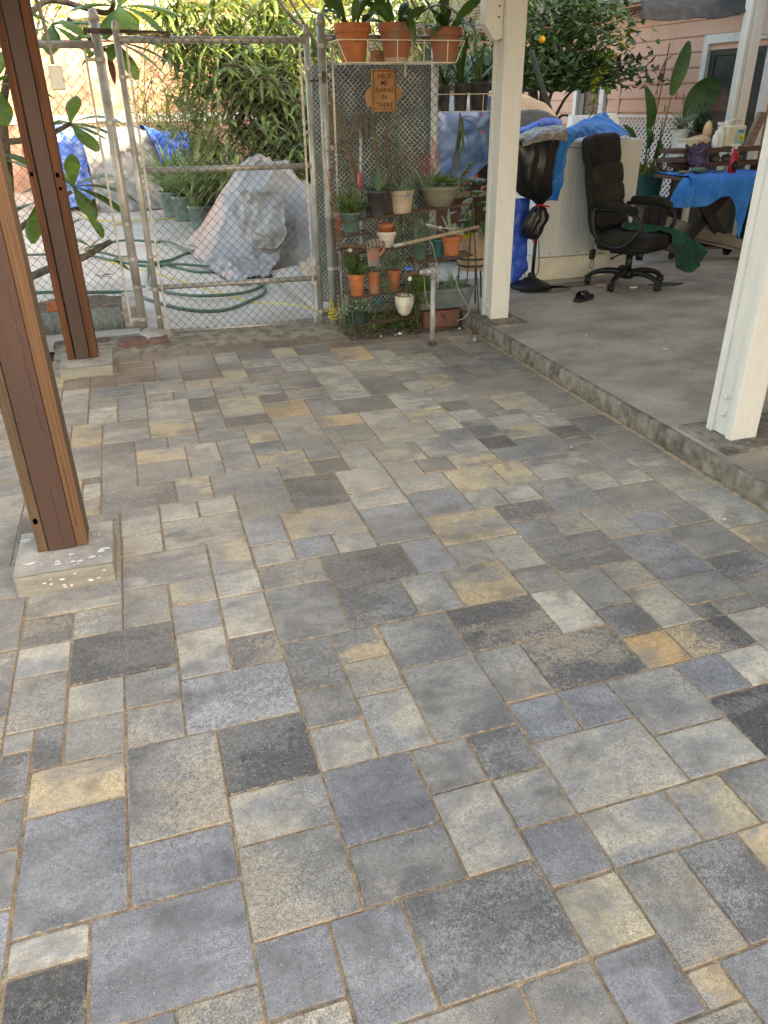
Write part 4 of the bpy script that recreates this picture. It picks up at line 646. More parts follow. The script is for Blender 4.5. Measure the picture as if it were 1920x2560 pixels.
# WN points to the viewer side (-X)
def wp(s, z, out=0.0):    # s metres along the wall from WA (positive = away from camera)
    p = WA+WD*s+WN*out; return (p.x, p.y, z)
def wbox(mb, s0, s1, z0, z1, o0, o1, mi=0):
    a = [wp(s, z, o) for s in (s0, s1) for o in (o0, o1) for z in (z0, z1)]
    mb.add(a, [(0, 1, 3, 2), (4, 6, 7, 5), (0, 4, 5, 1), (2, 3, 7, 6), (0, 2, 6, 4), (1, 5, 7, 3)], mi)
hs = thing('pink_house', 'pink clapboard house with white trimmed screen door on the right', 'house', wp(0, 0, -1))
mb = MB(); wbox(mb, -22, 7.5, -.05, 2.52, -6.0, -.03); mb.build('wall', 'siding', hs)
mb = MB(); wbox(mb, -1.24, .6, .05, 1.17, -.029, .0); mb.build('crawl_space_shade', 'screen', hs)  # dark slab standing in for the shade of the open crawl space
mb = MB(); wbox(mb, -22, -9.5, 2.5, 6.3, -6.0, -1.4); mb.build('sun_blocker', 'siding', hs)  # unseen block added to keep low sun off the near post and patio
def plank(s0, s1, z0, z1):
    mb = MB(); a = [wp(s0, z0, .026), wp(s1, z0, .026), wp(s1, z1+.010, .004), wp(s0, z1+.010, .004), wp(s0, z0, -.03), wp(s1, z0, -.03), wp(s1, z1+.012, -.03), wp(s0, z1+.012, -.03)]
    mb.add(a, [(0, 1, 2, 3), (7, 6, 5, 4), (0, 4, 5, 1), (1, 5, 6, 2), (2, 6, 7, 3), (3, 7, 4, 0)]); return mb.build('siding_plank', 'siding', hs)
edges = [0.42+.1515*i for i in range(5, 14)]
for z in edges:
    z1 = z+.1515
    segs = [(-1.24, .10), (.20, .36)] if z1 < 2.07 else [(-3.2, .10), (.20, 1.3)]
    segs += [(1.06, 1.9), (1.9, 4.2)] if z1 < 2.0 else [(1.32, 4.2)]
    for a, b in segs: plank(a, b, z, z1)
mb = MB(); wbox(mb, .105, .195, .3, 2.45, -.02, .03); mb.build('corner_batten', 'siding', hs)
# screen door (near, right) and second door behind the citrus tree
for (a, b, zt, nm) in ((-2.22, -1.25, 2.07, 'near'), (.42, 1.06, 1.98, 'far')):
    fr = MB(); wbox(fr, a-.02, a+.07, .1, zt, .0, .055); wbox(fr, b-.075, b, .1, zt, .0, .055); wbox(fr, a-.02, b, zt-.075, zt+.01, .001, .056)
    f = fr.build('door_frame', 'trim', hs)
    dr = MB(); wbox(dr, a+.07, b-.078, .1, zt-.078, -.025, -.001); d = dr.build('door', 'door_dark' if nm == 'near' else 'glass_dark', hs)
    st_ = MB()
    if nm == 'near':
        wbox(st_, b-.16, b-.10, .12, zt-.12, .000, .018); wbox(st_, a+.08, a+.14, .12, zt-.12, .000, .018)
        wbox(st_, a+.14, b-.16, zt-.19, zt-.12, .001, .017); wbox(st_, a+.14, b-.16, 1.26, 1.34, .001, .017)
        st_.build('screen_rail', 'door_dark', d)
        q = MB(); wbox(q, a+.14, b-.16, .2, zt-.2, .0005, .004); q.build('screen', 'screen', d)
    else:
        wbox(st_, b-.20, b-.09, .1, zt-.09, .0005, .02); st_.build('door_edge', 'gutter', d)
# eave, gutter and shingle roof
mb = MB(); wbox(mb, -22, 7.6, 2.42, 2.455, -.03, .36); mb.build('eave_soffit', 'red_wall', hs)
gt = MB(); wbox(gt, -22, 7.6, 2.45, 2.515, .30, .40); wbox(gt, -22, 7.6, 2.515, 2.528, .285, .42); gt.build('gutter', 'gutter', hs, bevel=.01)
rf = MB(); a = [wp(-22.2, 2.50, .34), wp(7.8, 2.50, .34), wp(7.8, 5.5, -5.2), wp(-22.2, 5.5, -5.2), wp(-22.2, 2.42, .34), wp(7.8, 2.42, .34), wp(7.8, 2.3, -10.5), wp(-22.2, 2.3, -10.5)]
rf.add(a, [(0, 1, 2, 3), (4, 7, 6, 5), (0, 4, 5, 1), (2, 6, 7, 3), (1, 5, 6, 2), (0, 3, 7, 4)]); roof = rf.build('roof', 'shingle', hs)
sh = MB()
for k in range(7):
    for s_ in [x*.3-6+.15*(k % 2) for x in range(44)]:
        t0, t1 = k*.14, k*.14+.13; o0 = .34-5.54*(t0/6.6); o1 = .34-5.54*(t1/6.6)
        z0 = 2.508+3.0*(t0/6.6); z1 = 2.506+3.0*(t1/6.6)
        sh.add([wp(s_, z0+.012, o0+.005), wp(s_+.285, z0+.012, o0+.005), wp(s_+.285, z1+.002, o1), wp(s_, z1+.002, o1), wp(s_, z0, o0+.005), wp(s_+.285, z0, o0+.005)], [(0, 1, 2, 3), (0, 4, 5, 1)])
sh.build('shingles', 'shingle', roof, kind='stuff')
# string hooks, plates and cup hung on the wall
def onwall(label, s, z, name, m, cat, fn):
    o = fn(); tag(o, label, cat); return o
for (s, z, r_, lab) in ((-.90, 1.494, .035, 'small curved hook stick on the pink wall left of the big leaf'), (-1.02, 1.461, .055, 'larger curved hook stick on the pink wall by the big leaf'), (-.735, 1.367, .032, 'lowest curved hook stick on the pink wall')):
    mb = MB(); pts = [Vector(wp(s-r_*.45*math.cos(a), z+r_*math.sin(a), .03)) for a in [(-1.3+.26*i) for i in range(11)]]
    mb.tube(pts, .005, n=6); tag(mb.build('wall_hook', 'wood_tan'), lab, 'hook', 'curved hooks on the pink wall')
mb = MB()
for s_, z0, z1 in ((-.38, 2.4, 1.32), (-.68, 2.4, 1.95), (-.78, 2.4, 1.6)):
    mb.tube([wp(s_, z0, .045), wp(s_+.04, (z0+z1)/2, .035), wp(s_-.01, z1, .03)], .0016, n=4); 
tag(mb.build('hanging_strings', 'string_pale'), 'thin strings hanging down the pink siding from the eave', 'string')
# white lattice fence below the siding
lt = thing('lattice_fence', 'white diamond lattice fence standing along the pink house', 'fence', wp(-.6, .1, .12))
mb = MB(); s0, s1, z0, z1 = -1.35, .30, .30, 1.27
k = 0; pitch = .0705
for fam in (1, -1):
    c = -3.0
    while c < 3.5:
        # strip centre line: z = z0 + fam*(s - c)
        pts = []
        sa, sb = (c, c+(z1-z0)*fam)
        lo, hi = min(sa, sb), max(sa, sb); a, b = max(lo, s0), min(hi, s1)
        if b-a > .02:
            za = z0+fam*(a-c); zb = z0+fam*(b-c); w_ = .0225; oo = .09 if fam > 0 else .098
            da = w_*.7
            v = [wp(a, za-da, oo), wp(b, zb-da, oo), wp(b, zb+da, oo), wp(a, za+da, oo), wp(a, za-da, oo-.006), wp(b, zb-da, oo-.006), wp(b, zb+da, oo-.006), wp(a, za+da, oo-.006)]
            mb.add(v, [(0, 1, 2, 3), (7, 6, 5, 4), (0, 4, 5, 1), (2, 6, 7, 3), (1, 5, 6, 2), (3, 7, 4, 0)])
        c += pitch*1.0
mb.build('lattice_strips', 'lattice', lt, kind='stuff')
mb = MB(); wbox(mb, s0-.03, s1+.05, z1, z1+.03, .075, .12); mb.build('top_rail', 'lattice', lt)
mb = MB(); wbox(mb, s0-.03, s1+.05, z0-.04, z0, .075, .12); mb.build('bottom_rail', 'lattice', lt)
for a in (s0-.04, s1+.005): mb = MB(); wbox(mb, a, a+.045, -.05, z1+.03, .065, .07); wbox(mb, a, a+.045, -.05, z1-.001, .08, .122); mb.build('fence_post', 'lattice', lt)
# dark shade net under the eave
t = cloth('shade_net', [[(4.85, 6.50, 2.15), (5.2, 6.5, 2.13), (5.6, 6.5, 2.15), (5.9, 6.5, 2.17), (6.2, 6.45, 2.24)], [(5.0, 6.6, 2.22), (5.3, 6.6, 2.25), (5.7, 6.6, 2.27), (6.0, 6.6, 2.30), (6.4, 6.5, 2.36)], [(5.1, 6.8, 2.32), (5.5, 6.8, 2.36), (5.9, 6.8, 2.4), (6.2, 6.8, 2.42), (6.5, 6.7, 2.46)]], 40, 14, 'shade_net', amp=.03, freq=5, seed=3)
tag(t, 'black shade netting sagging under the eave of the pink house', 'netting')
# ================================================================ CHAIN LINK FENCE AND GATE
def chain(mb, P, Q, z0, z1, pitch=.060, r=.0020, wob=.004):
    P = Vector(P); Q = Vector(Q); d = (Q-P).normalized(); n = Vector((-d.y, d.x, 0)); Ln = (Q-P).length
    h = pitch/2; nz = int((z1-z0)/h); nw = int(Ln/h)
    for i in range(nw):
        vs = []
        for k in range(nz+1):
            odd = (k+i) % 2
            x = (i+odd)*h*Ln/(nw*h) + wob*mn.noise(Vector((i*.3, k*.3, pitch))); z = z0+k*h*(z1-z0)/(nz*h)
            o = n*(.0022 if odd else -.0022)
            c = P+d*x+o
            for a, b in ((-r, -r), (r, -r), (r, r), (-r, r)): vs.append(c+d*a+n*b+Vector((0, 0, z)))
        fs = []
        for k in range(nz):
            a = k*4
            for j in range(4): fs.append((a+j, a+(j+1) % 4, a+4+(j+1) % 4, a+4+j))
        mb.add(vs, fs, 0, .5)
def cap(mb, x, y, z, r):
    mb.lathe([(r*1.08, z-.03), (r*1.08, z-.004), (r*1.0, z+.008), (r*.78, z+.024), (r*.4, z+.034), (0, z+.037)], (x, y, 0), n=16)
def band(parent, x, y, z, r, d=(1, 0), tail=.03, name='tension_band'):
    mb = MB(); mb.lathe([(r+.001, z-.011), (r+.004, z-.011), (r+.004, z+.011), (r+.001, z+.011)], (x, y, 0), n=14)
    q = Vector((d[0], d[1], 0)).normalized(); a = Vector((x, y, z))+q*(r+tail/2); 
    mb.box((a.x-tail/2, a.y-.005, z-.010), (a.x+tail/2, a.y+.005, z+.010), rz=math.atan2(q.y, q.x))
    mb.tube([a+q*tail*.3+Vector((0, -.012, 0)), a+q*tail*.3+Vector((0, .012, 0))], .005, n=6)
    return mb.build(name, 'galv', parent, smooth=False)
fl = thing('chain_link_fence', 'chain link fence left of the gate behind the two timber posts', 'fence', (-.03, 4.86, 0))
mb = MB(); mb.tube([(-.029, 4.859, 0), (-.029, 4.859, 1.955)], .0305, n=18); o = mb.build('fence_post', 'galv', fl, smooth=True)
c_ = MB(); cap(c_, -.029, 4.859, 1.955, .0305); c_.build('post_cap', 'galv', o, smooth=True)
mb = MB(); mb.tube([(-3.4, 4.86, 1.80), (-.04, 4.86, 1.80)], .021, n=14); mb.build('top_rail', 'galv', fl, smooth=True)
mb = MB(); chain(mb, (-3.4, 4.865, 0), (-.105, 4.862, 0), .04, 1.87); mb.build('chain_mesh', 'wire', fl, kind='stuff')
mb = MB(); mb.box((-.118, 4.857, .06), (-.104, 4.862, 1.78)); mb.build('tension_bar', 'galv', fl)
for z in (1.72, 1.37, 1.02, .75, .52, .10): band(fl, -.029, 4.859, z, .0305, (-1, 0), .055)
for z in (.33, 1.19): band(fl, -.029, 4.859, z, .0305, (1, -.4), .03, name='gate_hinge')
gt_ = thing('chain_link_gate', 'closed chain link gate with four horizontal galvanised rails', 'gate', (.66, 4.67, 0))
GA, GB = Vector((.088, 4.712, 0)), Vector((1.245, 4.624, 0)); gd_ = (GB-GA).normalized()
def gp(t, z, o=0): p = GA.lerp(GB, t); return (p.x+gd_.y*o*-1, p.y+gd_.x*o*1, z)
for t_, zt in ((0, 1.885), (1, 1.872)):
    mb = MB(); mb.tube([gp(t_, .012), gp(t_, zt)], .0205, n=16); o = mb.build('stile', 'galv', gt_, smooth=True)
    c_ = MB(); p = gp(t_, 0); cap(c_, p[0], p[1], zt, .0205); c_.build('stile_cap', 'galv', o, smooth=True)
for z in (1.818, 1.088, .341): mb = MB(); mb.tube([gp(.012, z), gp(.988, z)], .0185 if z < 1.7 else .0205, n=14); mb.build('rail', 'galv', gt_, smooth=True)
mb = MB(); mb.tube([gp(.012, .030), gp(.988, .024)], .0205, n=14); mb.build('rail', 'galv', gt_, smooth=True)
mb = MB(); chain(mb, Vector(gp(.045, 0, -.024)), Vector(gp(.955, 0, -.024)), .02, 1.90); mb.build('chain_mesh', 'wire', gt_, kind='stuff')
for t_ in (.042, .957): mb = MB(); p = gp(t_, 0, -.020); mb.box((p[0]-.007, p[1]-.003, .03), (p[0]+.007, p[1]+.003, 1.80)); mb.build('tension_bar', 'galv', gt_)
for z in (1.62, 1.19, .98, .55, .14): band(gt_, GA.x, GA.y, z, .0205, (1, -.3), .035)
for z in (1.66, 1.29, .80, .42, .10): band(gt_, GB.x, GB.y, z, .0205, (-1, -.15), .03)
band(gt_, GA.x, GA.y, .33, .0205, (-1, .3), .03, name='gate_hinge'); band(gt_, GA.x, GA.y, 1.21, .0205, (-1, .3), .03, name='gate_hinge')
mb = MB(); mb.tube([(GB.x+.005, GB.y-.02, 1.59), (1.33, 4.50, 1.592)], .006, n=8); mb.box((1.305, 4.492, 1.575), (1.330, 4.504, 1.64)); mb.build('latch', 'rust', gt_)
# closing spring coiled along the gate top rail
mb = MB(); pts = []
N_ = 620
for i in range(N_):
    t = i/N_; a = i*.9; c = Vector((-.10, 4.86, 1.875)).lerp(Vector((.40, 4.66, 1.845)), t); pts.append(c+Vector((0, math.cos(a)*.016, math.sin(a)*.016)))
mb.tube(pts, .0019, n=4); tag(mb.build('gate_spring', 'rust'), 'long rusty coil spring stretched across the gate hinge post top', 'spring')
fr_ = thing('chain_link_fence', 'chain link fence with pole behind the plant rack right of the gate', 'fence', (1.6, 4.5, 0))
mb = MB(); mb.tube([(1.318, 4.527, 0), (1.318, 4.527, 1.92)], .0275, n=18); o = mb.build('fence_post', 'galv', fr_, smooth=True)
c_ = MB(); cap(c_, 1.318, 4.527, 1.92, .0275); c_.build('post_cap', 'galv', o, smooth=True)
mb = MB(); mb.tube([(2.085, 4.52, 0), (2.085, 4.52, 1.90)], .025, n=16); mb.build('fence_post', 'appliance', fr_, smooth=True)
mb = MB(); mb.tube([(1.33, 4.525, 1.825), (2.085, 4.52, 1.825)], .019, n=12); mb.build('top_rail', 'galv', fr_, smooth=True)
mb = MB(); chain(mb, (1.36, 4.50, 0), (2.14, 4.495, 0), .05, 1.88, pitch=.058, r=.0019); mb.build('chain_mesh', 'wire', fr_, kind='stuff')
mb = MB(); mb.box((1.372, 4.497, .06), (1.384, 4.502, 1.80)); mb.build('tension_bar', 'galv', fr_)
for z in (1.78, 1.62, 1.20, .78, .42, .13): band(fr_, 1.318, 4.527, z, .0275, (1, -.3), .045)
nt_ = thing('screen_fence', 'dense grey green woven screen behind the plant rack fence', 'fence', (1.8, 4.75, 0))
mb = MB(); chain(mb, (1.33, 4.99, 0), (2.10, 4.60, 0), .10, 1.70, pitch=.034, r=.0036, wob=.010); mb.build('woven_screen', 'net', nt_, kind='stuff')
mb = MB(); mb.grid([[(1.33+.77*i/20, 5.015-.39*i/20+.01*math.sin(i*1.7), z) for i in range(21)] for z in (.08, .6, 1.1, 1.69)]); mb.build('backing_cloth', 'net_back', nt_, smooth=True)
mb = MB(); mb.tube([(1.32, 5.00, 1.70), (2.12, 4.60, 1.70)], .006, n=6); mb.build('edge_cord', 'net', nt_)
# yellow rope
rp = MB(); pts = cr([(-.594, 8.795, .006), (-.182, 7.81, .006), (.114, 7.25, .006), (.507, 6.33, .006), (.717, 5.84, .006), (.898, 5.466, .01), (1.10, 5.14, .05), (1.29, 4.60, .10)], 8)
rp.tube(pts, .0045, n=6)
for k in range(4):
    ring = [Vector((1.318+.036*math.cos(a), 4.527+.036*math.sin(a), .075+.018*k+.010*math.sin(a+k))) for a in [i*math.pi/8 for i in range(17)]]
    rp.tube(ring, .005, n=6)
rp.tube(cr([(1.30, 4.49, .09), (1.285, 4.488, .16), (1.30, 4.488, .20), (1.315, 4.489, .12)], 6), .0045, n=6)
tag(rp.build('yellow_rope', 'rope_yellow', smooth=True), 'yellow nylon rope on the yard floor knotted round the gate post foot', 'rope')
rp = MB(); rp.tube(cr([(-.9, 14.0, .01), (-.853, 13.5, .01), (-.65, 12.2, .01), (-.3, 11.55, .01), (.2, 11.4, .01), (.687, 11.5, .01), (.9, 11.6, .01)], 6), .008, n=6)
tag(rp.build('yellow_rope', 'rope_yellow', smooth=True), 'far yellow rope lying before the covered bins and pots', 'rope')
# hose
hz = MB(); r_ = .0135
paths = [[(.306, 9.14), (.43, 8.85), (.557, 8.32), (.66, 7.95), (.776, 7.75), (.884, 7.45), (.985, 7.17), (1.154, 6.97), (1.44, 6.918), (1.95, 6.85)],
 [(.306, 9.14), (.05, 9.40), (-.14, 9.47), (-.397, 9.24), (-.55, 8.95), (-.403, 8.717), (-.154, 8.211), (.02, 7.876), (.248, 7.64), (.532, 7.054), (.771, 6.958), (.98, 6.971), (1.3, 6.95)],
 [(-2.2, 8.7), (-1.2, 8.6), (-.557, 8.375), (-.216, 7.972), (.069, 7.572), (.218, 7.477), (.386, 7.376), (.585, 7.262), (.9, 7.1), (1.2, 7.2)],
 [(.218, 7.477), (.429, 7.973), (.648, 8.325), (.895, 8.436), (1.026, 8.21), (1.115, 8.05)],
 [(.35, 7.75), (.12, 7.45), (.086, 7.0), (.08, 6.60), (.2, 6.189), (.375, 5.876), (.556, 5.735), (.758, 5.775), (.936, 5.953), (1.084, 6.213), (1.12, 6.5), (1.0, 6.9)],
 [(-2.4, 6.7), (-1.6, 6.62), (-.828, 6.564), (-.422, 6.406), (-.068, 6.268), (.003, 6.02), (.159, 5.684), (.294, 5.459), (.464, 5.311), (.649, 5.323), (.878, 5.588), (1.017, 5.821), (1.065, 6.166), (.98, 6.4)]]
for i, p in enumerate(paths):
    q = [(x, y, r_+(.0 if i % 2 else .028)*(.5+.5*math.sin(k*1.3))) for k, (x, y) in enumerate(p)]
    hz.tube(cr(q, 8), r_, n=10)
hz = hz.build('garden_hose', 'hose', smooth=True); tag(hz, 'dark green garden hose coiled on the yard floor behind the gate', 'hose')
mb = MB(); mb.tube([(1.10, 8.07, .02), (1.16, 8.0, .02)], .022, n=10); mb.build('hose_end', 'red_bottle', hz)
# ---------------------------------------------------------------- bricks, blob, corrugated bed at the fence foot
be = [(-.64, 4.66, .18, .13, .03), (-.46, 4.64, .19, .14, .035), (-.215, 4.52, .20, .15, .05), (-.01, 4.50, .13, .15, .05)]
for i, (x, y, w_, d_, h_) in enumerate(be):
    mb = MB(); mb.box((x-.0, y-d_/2, -.01), (x+w_, y+d_/2, h_), rz=random.uniform(-.05, .05))
    o = mb.build('edging_brick', 'brick', bevel=.016, seg=3)
    tag(o, ['leftmost worn red brick behind the far timber post', 'worn red brick right of the far timber post', 'worn red brick between far post and gate post', 'worn red brick next to the concrete lump at the gate post'][i], 'brick', 'worn red bricks at the fence foot')
mb = MB(); P = []
for i in range(13):
    a = 6.283*i/12; row = []
    for r0, z in ((1.0, 0.0), (.93, .030), (.75, .052), (.4, .060), (0.01, .062)):
        q = 1+.35*mn.noise(Vector((math.cos(a)*1.6, math.sin(a)*1.6, 4)))
        row.append((.03+.115*r0*q*math.cos(a)*1.05, 4.64+.20*r0*q*math.sin(a), z+.012*mn.noise(Vector((math.cos(a)*r0*4, math.sin(a)*r0*4, 1)))))
    P.append(row)
P[-1] = P[0]; mb.grid(P); tag(mb.build('concrete_lump', 'footing', smooth=True), 'rough pale concrete lump round the foot of the gate hinge post', 'concrete')
pl_ = thing('raised_bed', 'low planting bed edged with corrugated metal behind the left fence', 'planter', (-.5, 5.05, 0))
mb = MB()
for x0, x1 in ((-1.4, -.17),):
    n_ = 200; L_ = [[(x0+(x1-x0)*i/n_, 5.03+.009*math.sin(i*.62), z) for i in range(n_+1)] for z in (0, .16)]
    mb.grid(L_)
o = mb.build('corrugated_sheet', 'corrugated', pl_, smooth=True); q = o.modifiers.new('s', 'SOLIDIFY'); q.thickness = .003
mb = MB(); mb.box((-.16, 5.02, 0), (-.045, 5.6, .155)); mb.build('concrete_block', 'footing', pl_, bevel=.012)
mb = MB(); mb.grid([[(x, y, .13+.035*mn.noise(Vector((x*6, y*6, 0)))) for x in [-1.4+.09*i for i in range(15)]] for y in (5.04, 5.15, 5.3, 5.45, 5.6)]); mb.build('soil', 'dirt', pl_, smooth=True)
mb = MB(); mb.prism([(-.68, 5.08), (-.45, 5.08), (-.45, 5.14), (-.68, 5.14)], .15, .22); mb.build('terracotta_edge', 'terra', pl_, bevel=.01)
# ================================================================ POTS AND PLANTS
def pot(name, label, x, y, z0, z1, r, m='terra', style='clay', group='potted plants on the wire rack', soil=True, cat='plant pot', tape=None, br=None):
    t = thing(name, label, cat, (x, y, z0), group)
    h = z1-z0; rb = br or r*.70; mb = MB(); n = 28; rib = 0
    if style == 'clay':
        pr = [(0, 0), (rb, 0), (rb*1.01, .003), (r*.885, h*.74), (r*.885, h*.745), (r*.985, h*.75), (r, h*.78), (r, h*.985), (r*.985, h), (r*.90, h), (r*.86, h*.8), (0, h*.79)]
    elif style == 'nursery':
        pr = [(0, 0), (rb*1.1, 0), (rb*1.13, h*.08), (r*.93, h*.86), (r*.97, h*.87), (r, h*.9), (r, h), (r*.95, h), (r*.92, h*.88), (0, h*.88)]
    elif style == 'ribbed':
        pr = [(0, 0), (rb, 0), (rb*1.08, h*.1), (r*.90, h*.80), (r*.98, h*.83), (r, h*.9), (r, h), (r*.93, h), (r*.88, h*.86), (0, h*.86)]; rib = .035; n = 44
    elif style == 'bowl':
        pr = [(0, 0), (rb*.9, 0), (rb, h*.06), (r*.80, h*.5), (r*.92, h*.8), (r, h*.88), (r, h), (r*.94, h), (r*.88, h*.85), (0, h*.85)]
    elif style == 'round':
        pr = [(0, 0), (rb*.5, h*.01), (rb, h*.15), (r*.96, h*.6), (r*1.0, h*.96), (r*.98, h), (r*.92, h), (r*.88, h*.85), (0, h*.85)]; rib = .03; n = 40
    mb.lathe(pr, (x, y, z0), n=n, ribs=rib); mb.build('pot', m, t, smooth=(rib == 0))
    if soil: mb = MB(); mb.lathe([(0, h*.83+.004), (r*.86, h*.83)], (x, y, z0), n=16); mb.build('soil', 'soil', t)
    if tape:
        a, zt, w_, hh = tape; rt = rb+(r*.9-rb)*zt+.002; mb = MB()
        if style == 'ribbed': rt += .006
        mb.grid([[(x+rt*math.sin(a+k*w_/r), y-rt*math.cos(a+k*w_/r), z0+h*zt+q) for k in (-.5, -.25, 0, .25, .5)] for q in (0, hh)]); mb.build('blue_tape', 'blue_tape', t)
    return t
def fol(t, c, n, L, W, m='leaf', kind='leaf', el=(.3, 1.3), droop=1.0, seg=4, spread=.02, name='foliage', fold=.3, az=None, jz=0, roll=0):
    mb = MB()
    for i in range(n):
        a = random.uniform(*(az or (0, 6.283))); e = random.uniform(*el); l = L*random.uniform(.6, 1.1)
        rr = spread*random.random()
        mb.blade((c[0]+math.cos(a)*rr, c[1]+math.sin(a)*rr, c[2]+random.uniform(0, jz)), a+random.uniform(-.2, .2), e, l, W*random.uniform(.75, 1.15), droop*random.uniform(.5, 1.3), seg, kind, fold, roll=random.uniform(-roll, roll))
    return mb.build(name, m, t, attr=True, kind=None)
def bushy(t, c, ns, L, leafL, leafW, m='leaf', el=(.5, 1.4), every=.012, kind='leaf', droop=.4, name='foliage', spread=.02, stemr=.0012, nleaf=2, sag=0.0):
    mb = MB(); sm = MB()
    for i in range(ns):
        a = random.uniform(0, 6.283); e = random.uniform(*el); rr = spread*random.random(); l = L*random.uniform(.5, 1.1)
        p = Vector((c[0]+math.cos(a)*rr, c[1]+math.sin(a)*rr, c[2])); pts = [p.copy()]; k = max(3, int(l/every)); cr_ = random.random()
        for j in range(k):
            p = p+Vector((math.cos(a)*math.cos(e), math.sin(a)*math.cos(e), math.sin(e)))*every; e -= sag*every*10+random.uniform(-.05, .05); a += random.uniform(-.12, .12); pts.append(p.copy())
            if j > 0:
                for q in range(nleaf):
                    mb.cr = min(1, max(0, cr_+random.uniform(-.3, .3))); mb.blade(p, random.uniform(0, 6.283), random.uniform(0, 1.0), leafL*random.uniform(.7, 1.1), leafW, droop, 2, kind, .3)
        sm.tube(pts[::2] if len(pts) > 4 else pts, stemr, n=4, cap=False)
    sm.build('stems', 'twig', t)
    return mb.build(name, m, t, attr=True)
# --- wire rack
rk = thing('plant_rack', 'rusty stepped wire plant rack crowded with pots before the fence', 'rack', (1.8, 4.2, 0))
def bar(pts, r=.0045, nm='frame_bar', m='rust'): mb = MB(); mb.tube(pts, r, n=6); return mb.build(nm, m, rk)
bar([(1.268, 4.150, .785), (1.382, 4.146, .006)]); bar([(1.300, 4.16, .785), (1.312, 4.40, .775), (1.35, 4.40, .02)])
bar([(2.235, 4.16, .862), (2.277, 4.068, .102)]); bar([(2.30, 4.30, .85), (2.28, 4.33, .102)]); bar([(1.800, 4.17, .80), (1.853, 4.18, .02)]); bar([(1.795, 4.38, .775), (1.84, 4.39, .02)])
def shelf(p, q, r_, s_, nm, nw=7, rr=.0018):
    # p,q front left/right ; r_,s_ back left/right
    p, q, r_, s_ = map(Vector, (p, q, r_, s_)); mb = MB()
    for i in range(nw):
        t = i/(nw-1); mb.tube([p.lerp(r_, t), q.lerp(s_, t)], rr if 0 < i < nw-1 else .004, n=5)
    for i in range(7):
        t = i/6; mb.tube([p.lerp(q, t), r_.lerp(s_, t)], .002, n=5)
    return mb.build(nm, 'rust', rk)
shelf((1.285, 4.15, .768), (2.235, 4.18, .838), (1.29, 4.38, .755), (2.26, 4.36, .825), 'shelf', 9)
shelf((1.300, 4.155, .682), (1.52, 4.16, .690), (1.31, 4.33, .69), (1.52, 4.33, .695), 'shelf')
shelf((1.325, 4.15, .572), (1.80, 4.18, .588), (1.33, 4.36, .575), (1.80, 4.36, .588), 'shelf')
shelf((1.815, 4.18, .470), (2.25, 4.15, .508), (1.82, 4.38, .475), (2.27, 4.34, .51), 'shelf', 10)
shelf((1.338, 4.12, .286), (1.850, 4.17, .300), (1.345, 4.33, .290), (1.85, 4.36, .302), 'shelf', 10)
shelf((1.372, 4.13, .092), (1.862, 4.18, .105), (1.37, 4.36, .094), (1.86, 4.37, .106), 'shelf', 12)
bar([(1.268, 4.15, .785), (1.30, 4.16, .785)], .004)
mb = MB(); mb.box((1.262, 4.145, .66), (1.300, 4.155, .785)); mb.build('end_plate', 'rust', rk)
# twine
mb = MB(); mb.tube(cr([(1.300, 4.50, 1.35), (1.27, 4.35, 1.1), (1.275, 4.16, .78)], 6), .0022, n=5); mb.tube(cr([(1.345, 4.40, 1.25), (1.30, 4.3, 1.0), (1.285, 4.15, .76)], 6), .0022, n=5)
for k in range(7): mb.tube([Vector((1.28+.018*math.cos(a+k), 4.150+.016*math.sin(a+k), .735+.008*k+.02*math.sin(2*a))) for a in [i*.7 for i in range(10)]], .0022, n=4)
tag(mb.build('red_twine', 'twine_red'), 'faded red twine tying the left end of the rack to the fence', 'twine')
# --- top shelf
t = pot('potted_succulent', 'green nursery pot with bushy stick succulent at the left end of the top shelf', 1.395, 4.235, .698, .825, .066, 'plastic_green', 'nursery')
bushy(t, (1.395, 4.235, .81), 62, .15, .040, .0085, 'leaf', el=(.35, 1.45), every=.017, kind='fat', spread=.05, sag=.12, nleaf=2)
t = pot('potted_plant', 'empty looking small grey pot tucked behind the green nursery pot', 1.505, 4.33, .765, .865, .042, 'plastic_grey', 'nursery')
t = pot('potted_orchid', 'black nursery pot with one broad upright leaf on the top shelf', 1.590, 4.255, .778, .953, .077, 'plastic_black', 'nursery')
for (az, el, L, W, dr) in ((1.2, 1.35, .155, .05, -.1), (.1, .85, .14, .045, 1.2), (5.6, .5, .12, .04, .9), (2.8, .9, .12, .04, 1.4)):
    mb = MB(); mb.blade((1.59, 4.25, .93), az, el, L, W, dr, 8, 'leaf', .35); mb.build('leaf', 'leaf_bird', t, attr=True, smooth=True)
t = pot('potted_succulent', 'ribbed beige pot with blue tape and pale agave on the top shelf', 1.763, 4.262, .792, .942, .078, 'plastic_beige', 'ribbed', tape=(.15, .77, .038, .016))
fol(t, (1.763, 4.262, .925), 26, .13, .036, 'leaf_grey', 'fat', (.2, 1.3), .7, 5, .02)
t = pot('potted_succulent', 'wide olive bowl of agave and lime green rosettes on the top shelf', 2.045, 4.30, .823, .955, .140, 'plastic_olive', 'bowl', br=.085)
fol(t, (1.96, 4.29, .935), 30, .21, .038, 'leaf_grey', 'fat', (.15, 1.2), .8, 5, .05)
mb = MB()
for k in range(26):
    cx, cy, cz = 2.07+random.gauss(0, .055), 4.27+random.uniform(-.06, .06), .955+random.uniform(0, .05)
    if k > 20: cx, cy, cz = 2.17+.015*(k-20), 4.26, .97+.02*(k-20)
    for j in range(11): mb.cr = random.random(); mb.blade((cx, cy, cz), j*.6, random.uniform(.15, 1.0), .048, .013, .3, 3, 'fat', .3)
mb.build('rosettes', 'leaf_lime', t, attr=True)
